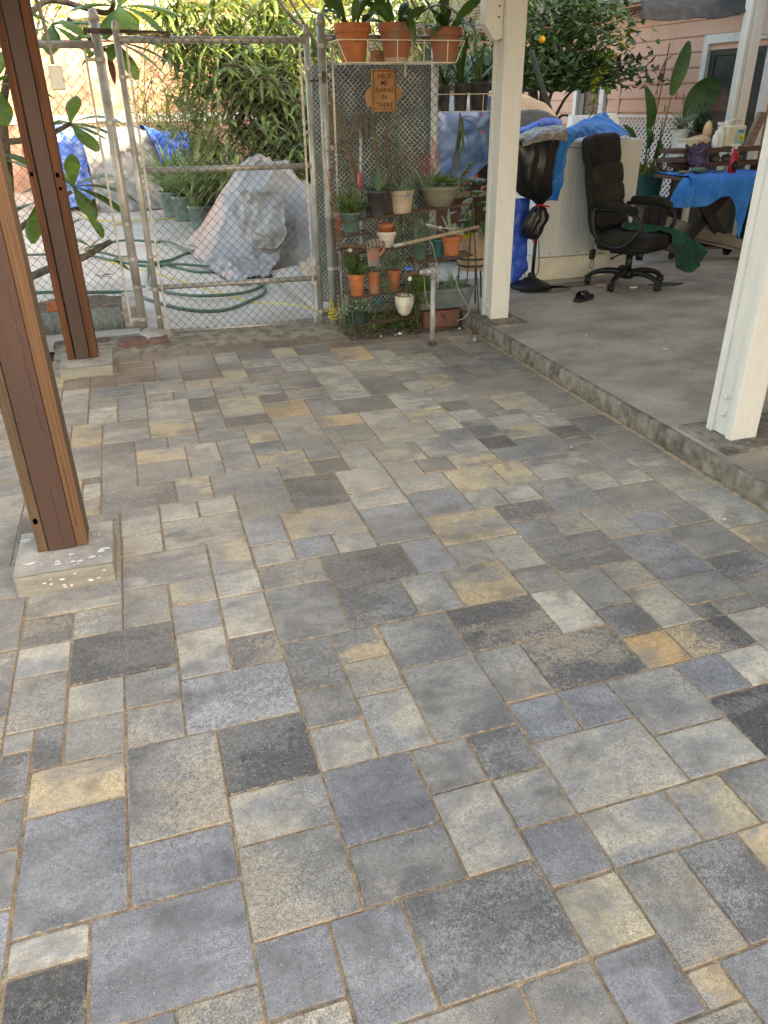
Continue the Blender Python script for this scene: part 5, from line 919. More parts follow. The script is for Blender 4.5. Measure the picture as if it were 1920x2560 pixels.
# --- second level
t = pot('stacked_pots', 'paint splashed clay pot holding a smaller orange clay pot', 1.642, 4.24, .588, .690, .066, 'terra_white', 'clay', soil=False, tape=(-.25, .42, .034, .026))
mb = MB(); mb.lathe([(0, .66), (.040, .66), (.049, .712), (.053, .713), (.054, .74), (.049, .741), (.044, .70), (0, .695)], (1.638, 4.24, 0), n=24); mb.build('inner_pot', 'terra', t, smooth=True)
t = pot('potted_succulent', 'dark green pot with spiky grey tillandsia on the second shelf', 1.905, 4.29, .478, .60, .056, 'plastic_green', 'nursery')
fol(t, (1.90, 4.29, .59), 60, .16, .009, 'leaf_grey', 'fat', (.0, 1.35), .6, 4, .03)
t = pot('potted_plant', 'narrow bright green pot on the second shelf beside trailing succulent', 2.035, 4.29, .478, .612, .046, 'plastic_teal', 'nursery')
mb = MB()
for k in range(26): 
    zz = .585-.0045*k; mb.cr = random.random()
    for j in range(3): mb.blade((1.965+.012*math.sin(k*.5), 4.235, zz), random.uniform(0, 6.28), .2, .012, .009, 0, 2, 'obov', .2)
mb.build('trailing_succulent', 'leaf_grey', t, attr=True)
t = pot('potted_succulent', 'orange clay pot with blue tape and grey paddle leaves on the second shelf', 2.118, 4.235, .508, .637, .074, 'terra', 'clay', tape=(.22, .40, .034, .030))
for (az, el, L, W, dr) in ((2.6, 1.15, .16, .042, .1), (1.9, 1.3, .19, .03, -.2), (.3, .7, .11, .04, .8), (3.6, .5, .12, .045, .7), (.9, 1.0, .12, .04, .5), (5.0, .8, .08, .035, .9), (3.0, .75, .13, .04, .8)):
    mb = MB(); mb.blade((2.115, 4.235, .625), az, el, L, W, dr, 7, 'obov', .35); mb.build('leaf', 'leaf_grey', t, attr=True, smooth=True)
# --- big planter with anthurium behind the rack
t = thing('anthurium_planter', 'beige basket planter of anthurium with coral flowers on a black stand', 'plant pot', (2.42, 4.55, .1))
mb = MB(); mb.lathe([(0, .332), (.085, .332), (.108, .40), (.125, .60), (.127, .615), (.118, .615), (.108, .55), (0, .55)], (2.42, 4.55, 0), n=40, ribs=.02); mb.build('pot', 'plastic_beige', t)
for z in (.365, .415): mb = MB(); mb.lathe([(.100+.13*(z-.365), z), (.116+.1*(z-.365), z), (.118+.1*(z-.365), z+.014), (.102+.13*(z-.365), z+.014)], (2.42, 4.55, 0), n=30); mb.build('dark_band', 'plastic_black', t)
mb = MB()
for a in (.4, 2.5, 4.6): mb.tube([(2.42+.09*math.cos(a), 4.55+.09*math.sin(a), .40), (2.42+.12*math.cos(a), 4.55+.12*math.sin(a), .102)], .006, n=6)
mb.build('stand', 'black_plastic', t)
random.seed(21)
for k in range(26):
    a = random.uniform(0, 6.283); zz = random.uniform(.60, 1.0); rr = random.uniform(.03, .14); c = (2.41+rr*math.cos(a), 4.50+rr*.8*math.sin(a)-.02, zz)
    yl = k in (3, 9); mb = MB(); mb.blade(c, a, random.uniform(-.6, .7), random.uniform(.10, .17), random.uniform(.06, .09), .9, 6, 'leaf', .25)
    mb.build('leaf', 'yellow_leaf' if yl else 'leaf_bird' if k % 5 else 'leaf_grey', t, attr=True, smooth=True)
mb = MB()
for k in range(26): a = random.uniform(0, 6.283); mb.tube([(2.42, 4.55, .58), (2.42+.10*math.cos(a), 4.53+.10*math.sin(a), random.uniform(.7, .95))], .002, n=4)
mb.build('stems', 'leaf', t)
for (fx, fy, fz) in ((2.28, 4.42, 1.02), (2.25, 4.40, .95), (2.31, 4.40, .955), (2.35, 4.40, 1.00), (2.40, 4.40, .92)):
    mb = MB(); mb.blade((fx, fy, fz-.02), random.uniform(3.5, 6), .9, .045, .036, .2, 5, 'leaf', .3); mb.blade((fx, fy-.004, fz-.01), 4.5, 1.1, .028, .006, 0, 3, 'fat', .2); mb.build('flower', 'coral_flower', t, attr=True, smooth=True)
# --- third level
t = pot('potted_succulent', 'leftmost orange clay pot with leafy jade plant on the third shelf', 1.408, 4.185, .292, .437, .057, 'terra', 'clay')
bushy(t, (1.408, 4.185, .42), 26, .15, .036, .015, 'leaf', el=(.5, 1.5), every=.012, kind='obov', spread=.03, nleaf=3)
t = pot('potted_succulent', 'middle dusty orange clay pot on the third shelf', 1.539, 4.205, .292, .444, .055, 'terra_old', 'clay')
fol(t, (1.539, 4.205, .43), 30, .075, .018, 'leaf_grey', 'fat', (.1, 1.2), .6, 4, .03)
mb = MB()
for s_ in range(3):
    p = Vector((1.57+.02*s_, 4.14, .44)); 
    for k in range(22):
        p += Vector((.0035*(s_+.5)*.4, -.0008, -.0058-.0015*s_)); mb.cr = random.random()
        for j in range(3): mb.blade(p, random.uniform(0, 6.28), random.uniform(-.2, .6), .032, .014, .3, 2, 'obov', .2)
mb.build('trailing_succulent', 'leaf_grey', t, attr=True)
t = pot('potted_succulent', 'right orange clay pot with tall grey ghost plant on the third shelf', 1.676, 4.205, .300, .440, .053, 'terra', 'clay')
mb = MB(); sm = MB()
for (dx, dz, n_) in ((-.02, .10, 5), (.0, .15, 6), (.02, .07, 4), (-.045, .05, 4), (.05, .06, 4), (-.005, .05, 4), (.035, .11, 4)):
    sm.tube([(1.676, 4.2, .43), (1.676+dx*1.2, 4.19, .43+dz)], .002, n=5)
    for j in range(n_*5):
        mb.cr = random.random(); mb.blade((1.676+dx*1.2+random.gauss(0, .004), 4.19, .43+dz-random.random()*.045), j*1.1, random.uniform(-.1, .9), .048, .018, .3, 3, 'obov', .3)
sm.build('stems', 'twig', t); mb.build('rosettes', 'leaf_grey', t, attr=True)
t = pot('potted_succulent', 'dark green pot of pale trailing succulent on the lowest shelf', 1.414, 4.21, .098, .248, .084, 'plastic_dkgreen', 'nursery')
mb = MB()
for k in range(300):
    a = random.uniform(2.2, 6.0); rr = .09*math.sqrt(random.random())*1.1; z_ = .255-(max(0, rr-.07)*2.2)+random.uniform(-.01, .02)
    mb.cr = random.random(); mb.blade((1.405+rr*math.cos(a), 4.2+rr*math.sin(a)*.9, z_), random.uniform(0, 6.28), random.uniform(0, 1.2), .028, .016, .3, 2, 'obov', .3)
for k in range(90): mb.cr = random.random(); mb.blade((1.30+random.gauss(0, .025), 4.17, .17+random.gauss(0, .022)), random.uniform(0, 6.28), random.uniform(0, 1.2), .018, .010, .3, 2, 'obov', .3)
mb.build('trailing_succulent', 'leaf_grey', t, attr=True)
t = pot('hanging_pot', 'fluted cream pot hanging low in front of the rack', 1.715, 4.075, .152, .288, .064, 'plastic_cream', 'round', br=.040)
bushy(t, (1.70, 4.08, .275), 10, .10, .03, .004, 'dry', el=(.5, 1.5), every=.014, kind='fat', spread=.03, nleaf=1)
mb = MB(); mb.tube([(1.655, 4.075, .28), (1.68, 4.12, .36), (1.74, 4.12, .36), (1.775, 4.075, .28)], .0018, n=5); mb.build('hanger', 'rust', t)
# troughs
t = thing('trough_planter', 'long grey trough planter of grassy plants on the lowest shelf', 'planter', (2.05, 4.27, .15))
mb = MB(); P = []
def frustum(mb, x0, x1, y0, y1, z0, X0, X1, Y0, Y1, z1, mi=0):
    a = [(x0, y0, z0), (x1, y0, z0), (x1, y1, z0), (x0, y1, z0), (X0, Y0, z1), (X1, Y0, z1), (X1, Y1, z1), (X0, Y1, z1)]
    mb.add(a, [(3, 2, 1, 0), (4, 5, 6, 7), (0, 1, 5, 4), (1, 2, 6, 5), (2, 3, 7, 6), (3, 0, 4, 7)], mi)
frustum(mb, 1.870, 2.235, 4.16, 4.36, .150, 1.845, 2.262, 4.14, 4.38, .268); mb.build('trough_body', 'plastic_grey', t, bevel=.008)
mb = MB(); mb.box((1.835, 4.128, .268), (2.272, 4.15, .295)); mb.box((1.835, 4.37, .268), (2.272, 4.392, .295)); mb.box((1.835, 4.1505, .268), (1.857, 4.3695, .2945)); mb.box((2.250, 4.1505, .268), (2.272, 4.3695, .2945)); mb.build('rim', 'plastic_grey', t, bevel=.004)
fol(t, (2.15, 4.25, .27), 150, .17, .007, 'leaf_grey', 'strap', (.1, 1.4), 1.5, 5, .09)
fol(t, (1.92, 4.24, .27), 120, .17, .009, 'leaf', 'strap', (.3, 1.5), 1.6, 5, .06)
t = tag(bx((1.905, 4.20, .004), (2.19, 4.36, .132)).build('clay_trough', 'red_brown', bevel=.01), 'red brown clay trough on the ground beneath the grey trough', 'planter')
t = thing('ground_plants', 'tangle of small weeds and succulents growing at the foot of the plant rack', 'plant', (1.8, 4.3, 0))
mb = MB(); random.seed(91)
for k in range(420):
    x = random.choice((random.uniform(1.5, 1.9), random.uniform(1.32, 2.2))); mb.cr = random.random(); mb.blade((x, random.uniform(4.18, 4.45), random.uniform(.01, .10)), random.uniform(0, 6.28), random.uniform(0, 1.3), random.uniform(.03, .09), random.uniform(.008, .018), .6, 3, 'leaf', .3)
mb.build('foliage', 'leaf', t, attr=True)
mb = MB()
for k in range(260):
    x = random.gauss(1.86, .05); z = random.uniform(.20, .42); mb.cr = random.random(); mb.blade((x, 4.15+random.gauss(0, .02), z), random.uniform(0, 6.28), random.uniform(-.9, 1.2), random.uniform(.04, .10), .007, .8, 3, 'strap', .3)
mb.build('sprigs', 'leaf', t, attr=True)
t = thing('air_plants', 'mixed trailing succulents spilling between the pots of the top shelf', 'plant', (1.85, 4.35, .85))
mb = MB()
for (cx, cz, n_, sp) in ((1.48, .90, 60, .05), (1.68, .93, 70, .045), (1.88, .95, 110, .05), (1.95, .66, 90, .05), (1.76, .66, 50, .04), (1.85, .80, 60, .06), (1.62, .52, 70, .05), (2.2, .93, 80, .05)):
    for k in range(n_): mb.cr = random.random(); mb.blade((cx+random.gauss(0, sp*.5), 4.36+random.gauss(0, .03), cz+random.gauss(0, sp*.3)), random.uniform(0, 6.28), random.uniform(-.4, 1.4), random.uniform(.05, .13), random.uniform(.007, .016), .8, 4, random.choice(('fat', 'strap', 'leaf')), .3)
mb.build('foliage', 'leaf_grey', t, attr=True)
# tools lying on the rack
t = thing('garden_fork', 'old garden fork with long pale wooden handle laid across the rack', 'garden tool', (1.95, 4.08, .64))
mb = MB(); mb.tube([(1.70, 4.06, .628), (2.262, 4.10, .702)], .0115, n=10); mb.build('handle', 'wood_pale', t, smooth=True)
mb = MB(); mb.tube([(1.635, 4.06, .620), (1.72, 4.06, .631)], .0135, n=10); mb.build('ferrule', 'galv', t, smooth=True)
t = thing('hand_cultivator', 'small pronged hand cultivator resting above the orange taped pot', 'garden tool', (2.0, 4.15, .70))
mb = MB(); mb.tube([(1.885, 4.13, .735), (1.985, 4.12, .708)], .009, n=10); mb.lathe([(0, -.014), (.012, -.008), (.014, 0), (.012, .008), (0, .014)], (1.985, 4.12, .708), n=12); mb.build('handle', 'galv', t, smooth=True)
mb = MB(); mb.tube([(1.985, 4.12, .708), (2.05, 4.12, .70), (2.12, 4.12, .703)], .004, n=6)
for k in range(5): mb.tube([(2.05+.022*k, 4.12, .70), (2.055+.022*k, 4.105, .692), (2.052+.022*k, 4.10, .655)], .003, n=5)
mb.build('prongs', 'galv', t)
t = thing('pruning_tool', 'old rusty lopper head with cloth wrapped grip at the left of the rack', 'garden tool', (1.4, 4.10, .62))
mb = MB(); mb.tube(cr([(1.265, 4.08, .625), (1.31, 4.08, .640), (1.36, 4.08, .632), (1.45, 4.08, .618)], 4), [.003]*2+[.014]*3+[.017]*5+[.014]*3, n=10)
mb.tube([(1.31, 4.075, .605), (1.37, 4.07, .598), (1.45, 4.075, .608)], .010, n=8); mb.build('blade', 'rust', t, smooth=True)
mb = MB(); mb.tube([(1.43, 4.08, .616), (1.56, 4.07, .640)], .010, n=10); mb.build('grip', 'wood_tan', t, smooth=True)
mb = MB(); mb.lathe([(.006, -.006), (.012, -.006), (.012, .006), (.006, .006)], (1.335, 4.062, .612), n=12, ang=Matrix.Rotation(math.pi/2, 3, 'X')); mb.build('pivot', 'galv', t)
# glove hanging: palm slab with five curled fingers
t = thing('work_glove', 'dirty grey and orange work glove draped fingers up over the rack bar', 'glove', (1.49, 4.07, .6))
P = []
for i in range(9):
    z = .500+.125*i/8; w_ = [.040, .040, .040, .041, .043, .046, .047, .045, .040][i]; P.append([(1.495+w_*math.cos(a)*1.0, 4.065-.016*math.sin(a), z) for a in [6.2832*k/12 for k in range(13)]])
mb = MB(); mb.grid(P[:4]); o = mb.build('cuff', 'glove_grey', t, smooth=True)
mb = MB(); mb.grid(P[3:]); mb.lathe([(0, .624), (.04, .620)], (1.495, 4.065, 0), n=12, sy=.4); mb.build('palm', 'glove_orange', t, smooth=True)
for k, (fx, fl_) in enumerate(((-.036, .062), (-.014, .072), (.010, .070), (.032, .058))):
    mb = MB(); x = 1.495+fx; mb.tube(cr([(x, 4.065, .600), (x-.003, 4.055, .600+fl_*.75), (x+.004, 4.030, .600+fl_*.98), (x+.008, 4.016, .600+fl_*.62), (x+.006, 4.026, .600+fl_*.40)], 4), [.0115]*8+[.011]*8+[.008], n=8); mb.build('finger', 'glove_grey', t, smooth=True)
mb = MB(); mb.tube(cr([(1.535, 4.06, .565), (1.558, 4.045, .60), (1.560, 4.035, .640), (1.548, 4.03, .655)], 4), .0115, n=8); mb.build('thumb', 'glove_orange', t, smooth=True)
# hand trowel with green blade (between lower shelves)
t = thing('hand_trowel', 'teal handled hand trowel leaning behind the lowest dark green pot', 'garden tool', (1.55, 4.18, .2))
mb = MB(); mb.tube([(1.565, 4.16, .265), (1.53, 4.18, .205)], [.010, .012], n=10); mb.build('handle', 'plastic_teal', t, smooth=True)
mb = MB(); mb.tube([(1.53, 4.18, .205), (1.50, 4.20, .15)], .003, n=6); mb.build('shaft', 'rust', t)
# thin loose wires / roots dangling
mb = MB()
for pts in ([(1.90, 4.05, .63), (1.93, 4.05, .52), (1.95, 4.04, .38), (1.93, 4.04, .30)], [(1.84, 4.03, .42), (1.86, 4.03, .25), (1.93, 4.03, .12), (1.91, 4.03, .03)], [(2.05, 4.03, .46), (2.10, 4.03, .30), (2.18, 4.03, .17), (2.15, 4.03, .11), (2.09, 4.03, .09)]):
    mb.tube(cr(pts, 8), .0018, n=5)
tag(mb.build('loose_wire', 'string_pale'), 'thin pale loose wires dangling in front of the grey trough', 'wire')
# standpipe with spigot
t = thing('water_standpipe', 'galvanised standpipe with brass spigots rising from the pavers', 'water pipe', (1.823, 3.81, 0))
mb = MB(); mb.tube([(1.823, 3.81, -.01), (1.823, 3.81, .455)], .0165, n=16); mb.build('riser_pipe', 'galv', t, smooth=True)
mb = MB(); mb.lathe([(.034, 0), (.034, .012), (.020, .014), (.020, .03), (.0168, .032)], (1.823, 3.81, .002), n=16); mb.build('base_collar', 'rust', t)
mb = MB(); mb.tube([(1.823, 3.81, .44), (1.823, 3.81, .515)], .0235, n=14); mb.tube([(1.823, 3.81, .487), (1.770, 3.81, .487)], .0235, n=14); mb.build('tee', 'galv', t, smooth=True)
mb = MB(); mb.tube([(1.775, 3.81, .487), (1.71, 3.81, .487)], .0165, n=12); mb.tube([(1.735, 3.81, .487), (1.745, 3.81, .487)], .020, n=6); mb.build('nipple', 'galv', t, smooth=True)
mb = MB(); mb.tube([(1.72, 3.81, .487), (1.655, 3.81, .484), (1.625, 3.81, .476)], [.019, .015, .012], n=12); mb.tube([(1.627, 3.81, .476), (1.622, 3.808, .455)], .011, n=10); mb.tube([(1.67, 3.81, .49), (1.66, 3.81, .515)], .008, n=8); vb = mb.build('spigot', 'rust', t, smooth=True)
mb = MB(); 
for a in range(6): mb.tube([(1.655, 3.81, .518), (1.655+.026*math.cos(a*1.047), 3.81+.026*math.sin(a*1.047), .518)], .0055, n=6)
mb.lathe([(.020, .512), (.028, .512), (.028, .524), (.020, .524)], (1.655, 3.81, 0), n=16); mb.build('handle', 'blue_tape', vb)
mb = MB(); mb.tube([(1.70, 3.79, .53), (1.705, 3.80, .50)], .006, n=6); mb.tube([(1.68, 3.79, .555), (1.70, 3.79, .545), (1.72, 3.79, .515)], .005, n=6); mb.build('second_spigot', 'wood_tan', t)
bx((1.646, 3.796, .443), (1.668, 3.800, .467)).build('tag', 'label_white', t)
# small ground valve
t = thing('ground_valve', 'small rusty red garden valve standing on the pavers by the kerb', 'valve', (2.133, 3.80, 0))
mb = MB(); mb.tube([(2.133, 3.80, -.01), (2.133, 3.80, .028)], .016, n=12); mb.tube([(2.133, 3.80, .028), (2.133, 3.80, .05)], .009, n=10); mb.build('stem', 'galv', t, smooth=True)
mb = MB(); mb.lathe([(.020, .052), (.026, .050), (.028, .056), (.026, .062), (.020, .060)], (2.133, 3.80, 0), n=16)
for a in range(4): mb.tube([(2.133, 3.80, .056), (2.133+.022*math.cos(a*1.571+.3), 3.80+.022*math.sin(a*1.571+.3), .056)], .005, n=6)
mb.build('wheel', 'red_brown', t)
# ---------------------------------------------------------------- hanging baskets
def basket(name, label, x0, x1, yf, yb, zt, zb, inset, bars, m='white_wire', r=.0033):
    t = thing(name, label, 'wire basket', ((x0+x1)/2, (yf+yb)/2, zb)); mb = MB()
    top = [(x0, yb, zt), (x0, yf+.03, zt), (x0+.03, yf, zt), (x1-.03, yf, zt), (x1, yf+.03, zt), (x1, yb, zt)]
    bot = [(x0+inset, yb, zb), (x0+inset, yf+.03, zb), (x0+inset+.03, yf+.005, zb), (x1-inset-.03, yf+.005, zb), (x1-inset, yf+.03, zb), (x1-inset, yb, zb)]
    mb.tube(top, r, n=6, closed=True); mb.tube(bot, r, n=6, closed=True)
    for a, b in ((0, 0), (1, 1), (4, 4), (5, 5)): mb.tube([top[a], bot[b]], r, n=6)
    for f in bars: x = x0+(x1-x0)*f; mb.tube([(x, yf, zt), (x, yf+.005, zb), (x, yb, zb), (x, yb, zt)], r*.9, n=6)
    for k in range(3): y = yf+(yb-yf)*(k+1)/4; mb.tube([(x0+inset, y, zb), (x1-inset, y, zb)], r*.8, n=6)
    mb.build('wire_frame', m, t); return t
basket('hanging_basket', 'white wire basket of three clay orchid pots high on the fence', 1.350, 2.180, 4.225, 4.45, 1.795, 1.677, .055, (.22, .66, .85, .45))
for i, (x, rt_, zt_, m_, lab) in enumerate(((1.473, .116, 1.886, 'terra', 'left clay pot of strap leaved orchid in the white wire basket'), (1.757, .117, 1.892, 'terra_old', 'middle clay pot with pale bottom stain in the white wire basket'), (2.083, .108, 1.870, 'terra_old', 'right reddish clay pot of orchid in the white wire basket'))):
    t = pot('potted_orchid', lab, x, 4.345, 1.681, zt_, rt_*.985, m_, 'clay', group='clay orchid pots in the hanging basket', br=.070)
    if i == 1: mb = MB(); mb.lathe([(.0725, .002), (.0775, .026)], (x, 4.345, 1.681), n=28); mb.build('pale_stain', 'plastic_beige', t)
    random.seed(40+i)
    for k in range(11):
        a = random.uniform(0, 6.283); e = random.uniform(.35, 1.45); L = random.uniform(.18, .30)
        mb = MB(); mb.blade((x+.05*math.cos(a), 4.345+.05*math.sin(a), zt_-.02), a, e, L, random.uniform(.045, .070), random.uniform(-.2, 1.8), 9, 'obov', .35, roll=random.uniform(-.8, .8))
        mb.build('leaf', 'leaf_bird' if k % 3 else 'leaf_dark', t, attr=True, smooth=True)
    # named hanging leaves
    for (az, el, L, W, dr, ox) in (((4.9, .9, .13, .06, 1.4, .05),), ((4.75, .5, .34, .050, 2.3, .0), (5.6, .9, .46, .052, 2.6, .09)), ((5.6, .6, .17, .06, 1.8, .03), (3.6, .9, .16, .05, .6, -.03)))[i]:
        mb = MB(); mb.blade((x+ox, 4.27, zt_-.005), az, el, L, W, dr, 12, 'leaf', .35); mb.build('leaf', 'leaf_dark', t, attr=True, smooth=True)
mb = MB(); mb.blade((1.40, 4.30, 1.90), 2.9, .35, .22, .035, .9, 10, 'strap', .4); tag(mb.build('orchid_leaf', 'leaf_big', smooth=True, attr=True), 'single long orchid leaf reaching left over the gate post', 'leaf')
basket('hanging_basket', 'white wire basket of black nursery pots beside the middle white post', 2.10, 2.575, 4.60, 4.80, 1.505, 1.398, .02, (.28, .58, .80))
for (x, r_, zt_, lab) in ((2.16, .034, 1.545, 'leftmost narrow black nursery pot in the low wire basket'), (2.225, .040, 1.560, 'second black nursery pot from the left in the low wire basket'), (2.345, .056, 1.575, 'third black nursery pot from the left in the low wire basket'), (2.485, .078, 1.585, 'largest black nursery pot in the low wire basket')):
    t = pot('potted_orchid', lab, x, 4.69, 1.402, zt_, r_, 'plastic_black', 'nursery', group='black nursery pots in the low wire basket')
    for k in range(10):
        a = random.uniform(0, 6.283); mb = MB(); mb.blade((x, 4.69, zt_-.02), a, random.uniform(.9, 1.5), random.uniform(.15, .32)*(1 if r_ < .05 else 1.3), .030, random.uniform(.1, 1.1), 8, 'strap' if k % 2 else 'leaf', .35)
        mb.build('leaf', random.choice(('leaf_dark', 'leaf', 'leaf_bird')), t, attr=True, smooth=True)
# leaf plant hanging under low basket
t = thing('hanging_orchid', 'dangling orchid with long drooping leaves below the low wire basket', 'plant', (2.33, 4.6, 1.39))
mb = MB(); mb.tube([(2.31, 4.6, 1.39), (2.29, 4.6, 1.2), (2.26, 4.6, 1.02)], .006, n=6); mb.build('stem', 'twig', t)
for (az, el, L, W, dr, z_) in ((6.0, .3, .17, .020, 1.5, 1.36), (5.8, -.2, .22, .022, 1.3, 1.35), (5.6, -.9, .20, .022, .7, 1.31), (4.0, -1.0, .22, .022, .5, 1.28), (3.6, -1.1, .18, .02, .4, 1.16), (4.6, -1.2, .26, .024, .2, 1.36), (3.4, -1.3, .16, .02, .2, 1.12)):
    mb = MB(); mb.blade((2.32, 4.60, z_), az, el, L, W, dr, 9, 'strap', .4); mb.build('leaf', 'leaf_dark', t, attr=True, smooth=True)
# red epiphytic flowers
for (x, z, lab) in ((2.47, 1.385, 'red tassel flower hanging just under the low wire basket'), (2.475, 1.275, 'red star flower hanging lower on the blue sheet')):
    mb = MB()
    for k in range(12): mb.blade((x, 4.6, z), k*.52, random.uniform(-1.1, .2), .030, .007, .3, 3, 'fat', .3)
    tag(mb.build('red_flower', 'coral_flower', attr=True), lab, 'flower')
# --- signs
sg = thing('wooden_sign', 'routed wooden sign reading HELP ME HANG IN THERE hung on the fence', 'sign', (1.70, 4.45, 1.40))
bx((1.617, 4.440, 1.407), (1.790, 4.455, 1.650)).build('board', 'sign_wood', sg, bevel=.006, seg=2)
mb = MB(); y = 4.4385
for (x0, z0, x1, z1) in ((1.627, 1.420, 1.631, 1.640), (1.776, 1.420, 1.780, 1.640), (1.631, 1.636, 1.776, 1.640), (1.631, 1.420, 1.776, 1.424)): mb.box((x0, y-.001, z0), (x1, y+.0012, z1))
mb.build('routed_border', 'burn', sg)
for s_, z in (('HELP', 1.607), ('ME', 1.570), ('HANG', 1.530), ('IN', 1.489), ('THERE', 1.444)): text(s_, .040, (1.7035, 4.4393, z), 'burn', sg, ext=.0008, sx=1.05 if s_ != 'THERE' else .98)
mb = MB(); mb.prism([(0, 0)]*0 or [(1.572, 1.500), (1.590, 1.535), (1.616, 1.545), (1.616, 1.44), (1.585, 1.435)], 4.446, 4.452); mb.v = [(a, c, b) for a, b, c in mb.v]
mb2 = MB(); mb2.prism([(1.791, 1.555), (1.825, 1.530), (1.832, 1.500), (1.808, 1.470), (1.791, 1.475)], 4.446, 4.452); mb2.v = [(a, c, b) for a, b, c in mb2.v]
mb.build('back_plaque', 'sign_wood', sg); mb2.build('back_plaque', 'sign_wood', sg)
s2 = thing('wooden_sign', 'small wooden plaque with letters LO partly hidden by the clay pots', 'sign', (1.68, 4.46, 1.70))
bx((1.620, 4.452, 1.690), (1.745, 4.464, 1.752)).build('board', 'sign_wood', s2, bevel=.003)
mb = MB()
for (x0, z0, x1, z1) in ((1.625, 1.695, 1.627, 1.747), (1.627, 1.745, 1.74, 1.747), (1.627, 1.695, 1.74, 1.697)): mb.box((x0, 4.4505, z0), (x1, 4.4525, z1))
mb.build('routed_border', 'burn', s2); text('LO', .036, (1.672, 4.4515, 1.720), 'burn', s2, ext=.0008)
mb = MB(); mb.tube([(1.775, 4.22, 1.68), (1.772, 4.22, 1.665)], .004, n=6)
for k in (-1, 0, 1): mb.tube([(1.772, 4.22, 1.667), (1.770+k*.007, 4.22, 1.60)], .0025, n=5)
tag(mb.build('knotted_string', 'string_pale'), 'pale pink knotted string hanging from the basket over the sign', 'string')
# hanging tall wispy plants on fence: pencil donkey tail and dry stems
t = thing('trailing_plant', 'feathery grey trailing plant hanging beneath the wooden sign', 'plant', (1.78, 4.42, 1.38))
mb = MB()
for k in range(70):
    z = 1.40-.0052*k; x = 1.775+.008*math.sin(k*.2)
    for j in range(5): mb.cr = random.random(); mb.blade((x, 4.42, z), random.uniform(0, 6.28), random.uniform(-.4, .7), .055+.0003*k, .0055, .8, 3, 'fat', .2)
mb.build('foliage', 'leaf_grey', t, attr=True)
mb = MB()
for k in range(9): x = 1.78+random.gauss(0, .02); mb.tube(cr([(x, 4.41, 1.1), (x+random.gauss(0, .02), 4.40, 1.0), (x+random.gauss(0, .04), 4.40, .90), (x+random.gauss(0, .03), 4.39, .86)], 4), .0022, n=4)
mb.build('dry_stems', 'dry', t)
t = thing('trailing_plant', 'brown wiry trailing plant climbing the fence left of the rack', 'plant', (1.42, 4.40, .9))
mb = MB(); sm = MB()
random.seed(5)
for k in range(46):
    x = 1.39+random.gauss(0, .05); z = random.uniform(.88, 1.30); a = random.uniform(0, 6.28)
    p = [(x, 4.40, z)]
    for q in range(3): l = p[-1]; p.append((l[0]+random.uniform(-.04, .06), 4.36+random.uniform(-.04, .03), l[2]+random.uniform(-.04, .025)))
    sm.tube(cr(p, 3), .0016, n=4)
    for q in range(5): c = random.choice(p); mb.cr = random.random(); mb.blade(c, random.uniform(0, 6.28), random.uniform(-.3, .7), .04, .0055, .5, 3, 'fat', .2)
sm.build('stems', 'dry', t); mb.build('foliage', 'leaf_grey', t, attr=True)
t = thing('dry_stalks', 'dry reddish stalks tangled on the fence left of the white pole', 'plant', (2.0, 4.4, .95))
mb = MB()
for k in range(26):
    x = 1.98+random.gauss(0, .05); mb.tube(cr([(x, 4.40, .93), (x+random.gauss(0, .03), 4.38, 1.02), (x+random.gauss(0, .05), 4.37, 1.10+random.uniform(0, .12))], 4), .0015, n=4)
for k in range(3): mb.tube(cr([(2.05, 4.47, 1.25), (2.07+.02*k, 4.45, 1.1), (2.10, 4.44, 1.0+.03*k), (2.08, 4.43, .97)], 5), .002, n=4)
mb.build('stalks', 'twine_red', t)
t = thing('yellow_flower', 'tiny yellow flower on a thin stem behind the fence mesh', 'flower', (1.62, 4.46, .95))
mb = MB(); mb.tube([(1.60, 4.45, .93), (1.615, 4.46, 1.12), (1.622, 4.46, 1.245)], .0015, n=4); mb.build('stem', 'leaf', t)
mb = MB()
for k in range(6): mb.blade((1.622, 4.455, 1.25), k*1.05, .5, .014, .010, .1, 2, 'obov', .2)
mb.build('petals', 'label_yellow', t)
# tools behind the fence: white pole with pink grip, mop head
t = thing('mop', 'grey string mop standing upside down behind the rack fence', 'mop', (1.6, 4.66, .4))
mb = MB(); mb.tube([(1.575, 4.66, .35), (1.60, 4.66, 1.32)], .009, n=8); mb.build('pole', 'white_plastic', t, smooth=True)
mb = MB(); mb.tube([(1.582, 4.66, .90), (1.587, 4.66, 1.03)], .018, n=10); mb.build('grip', 'coral_flower', t, smooth=True)
mb = MB()
for k in range(110): a = random.uniform(0, 6.283); mb.tube(cr([(1.61, 4.66, 1.34), (1.61+.06*math.cos(a), 4.66+.03*math.sin(a), 1.36+random.uniform(-.02, .04)), (1.61+.11*math.cos(a)*random.uniform(.6, 1), 4.66+.05*math.sin(a), 1.30+random.uniform(-.06, .05))], 3), .005, n=4)
mb.build('mop_strings', 'plastic_grey' if False else 'glove_grey', t)
t = cloth('rag', [[(1.36, 4.62, 1.45), (1.40, 4.62, 1.46), (1.44, 4.62, 1.44)], [(1.35, 4.62, 1.36), (1.42, 4.60, 1.36), (1.49, 4.62, 1.34)], [(1.38, 4.62, 1.24), (1.43, 4.60, 1.24), (1.47, 4.62, 1.26)], [(1.42, 4.62, 1.16), (1.44, 4.62, 1.15), (1.45, 4.62, 1.17)]], 16, 20, 'glove_grey', amp=.03, freq=16, seed=9)
tag(t, 'grey rag hanging behind the fence right of the gate post', 'rag')
mb = MB()
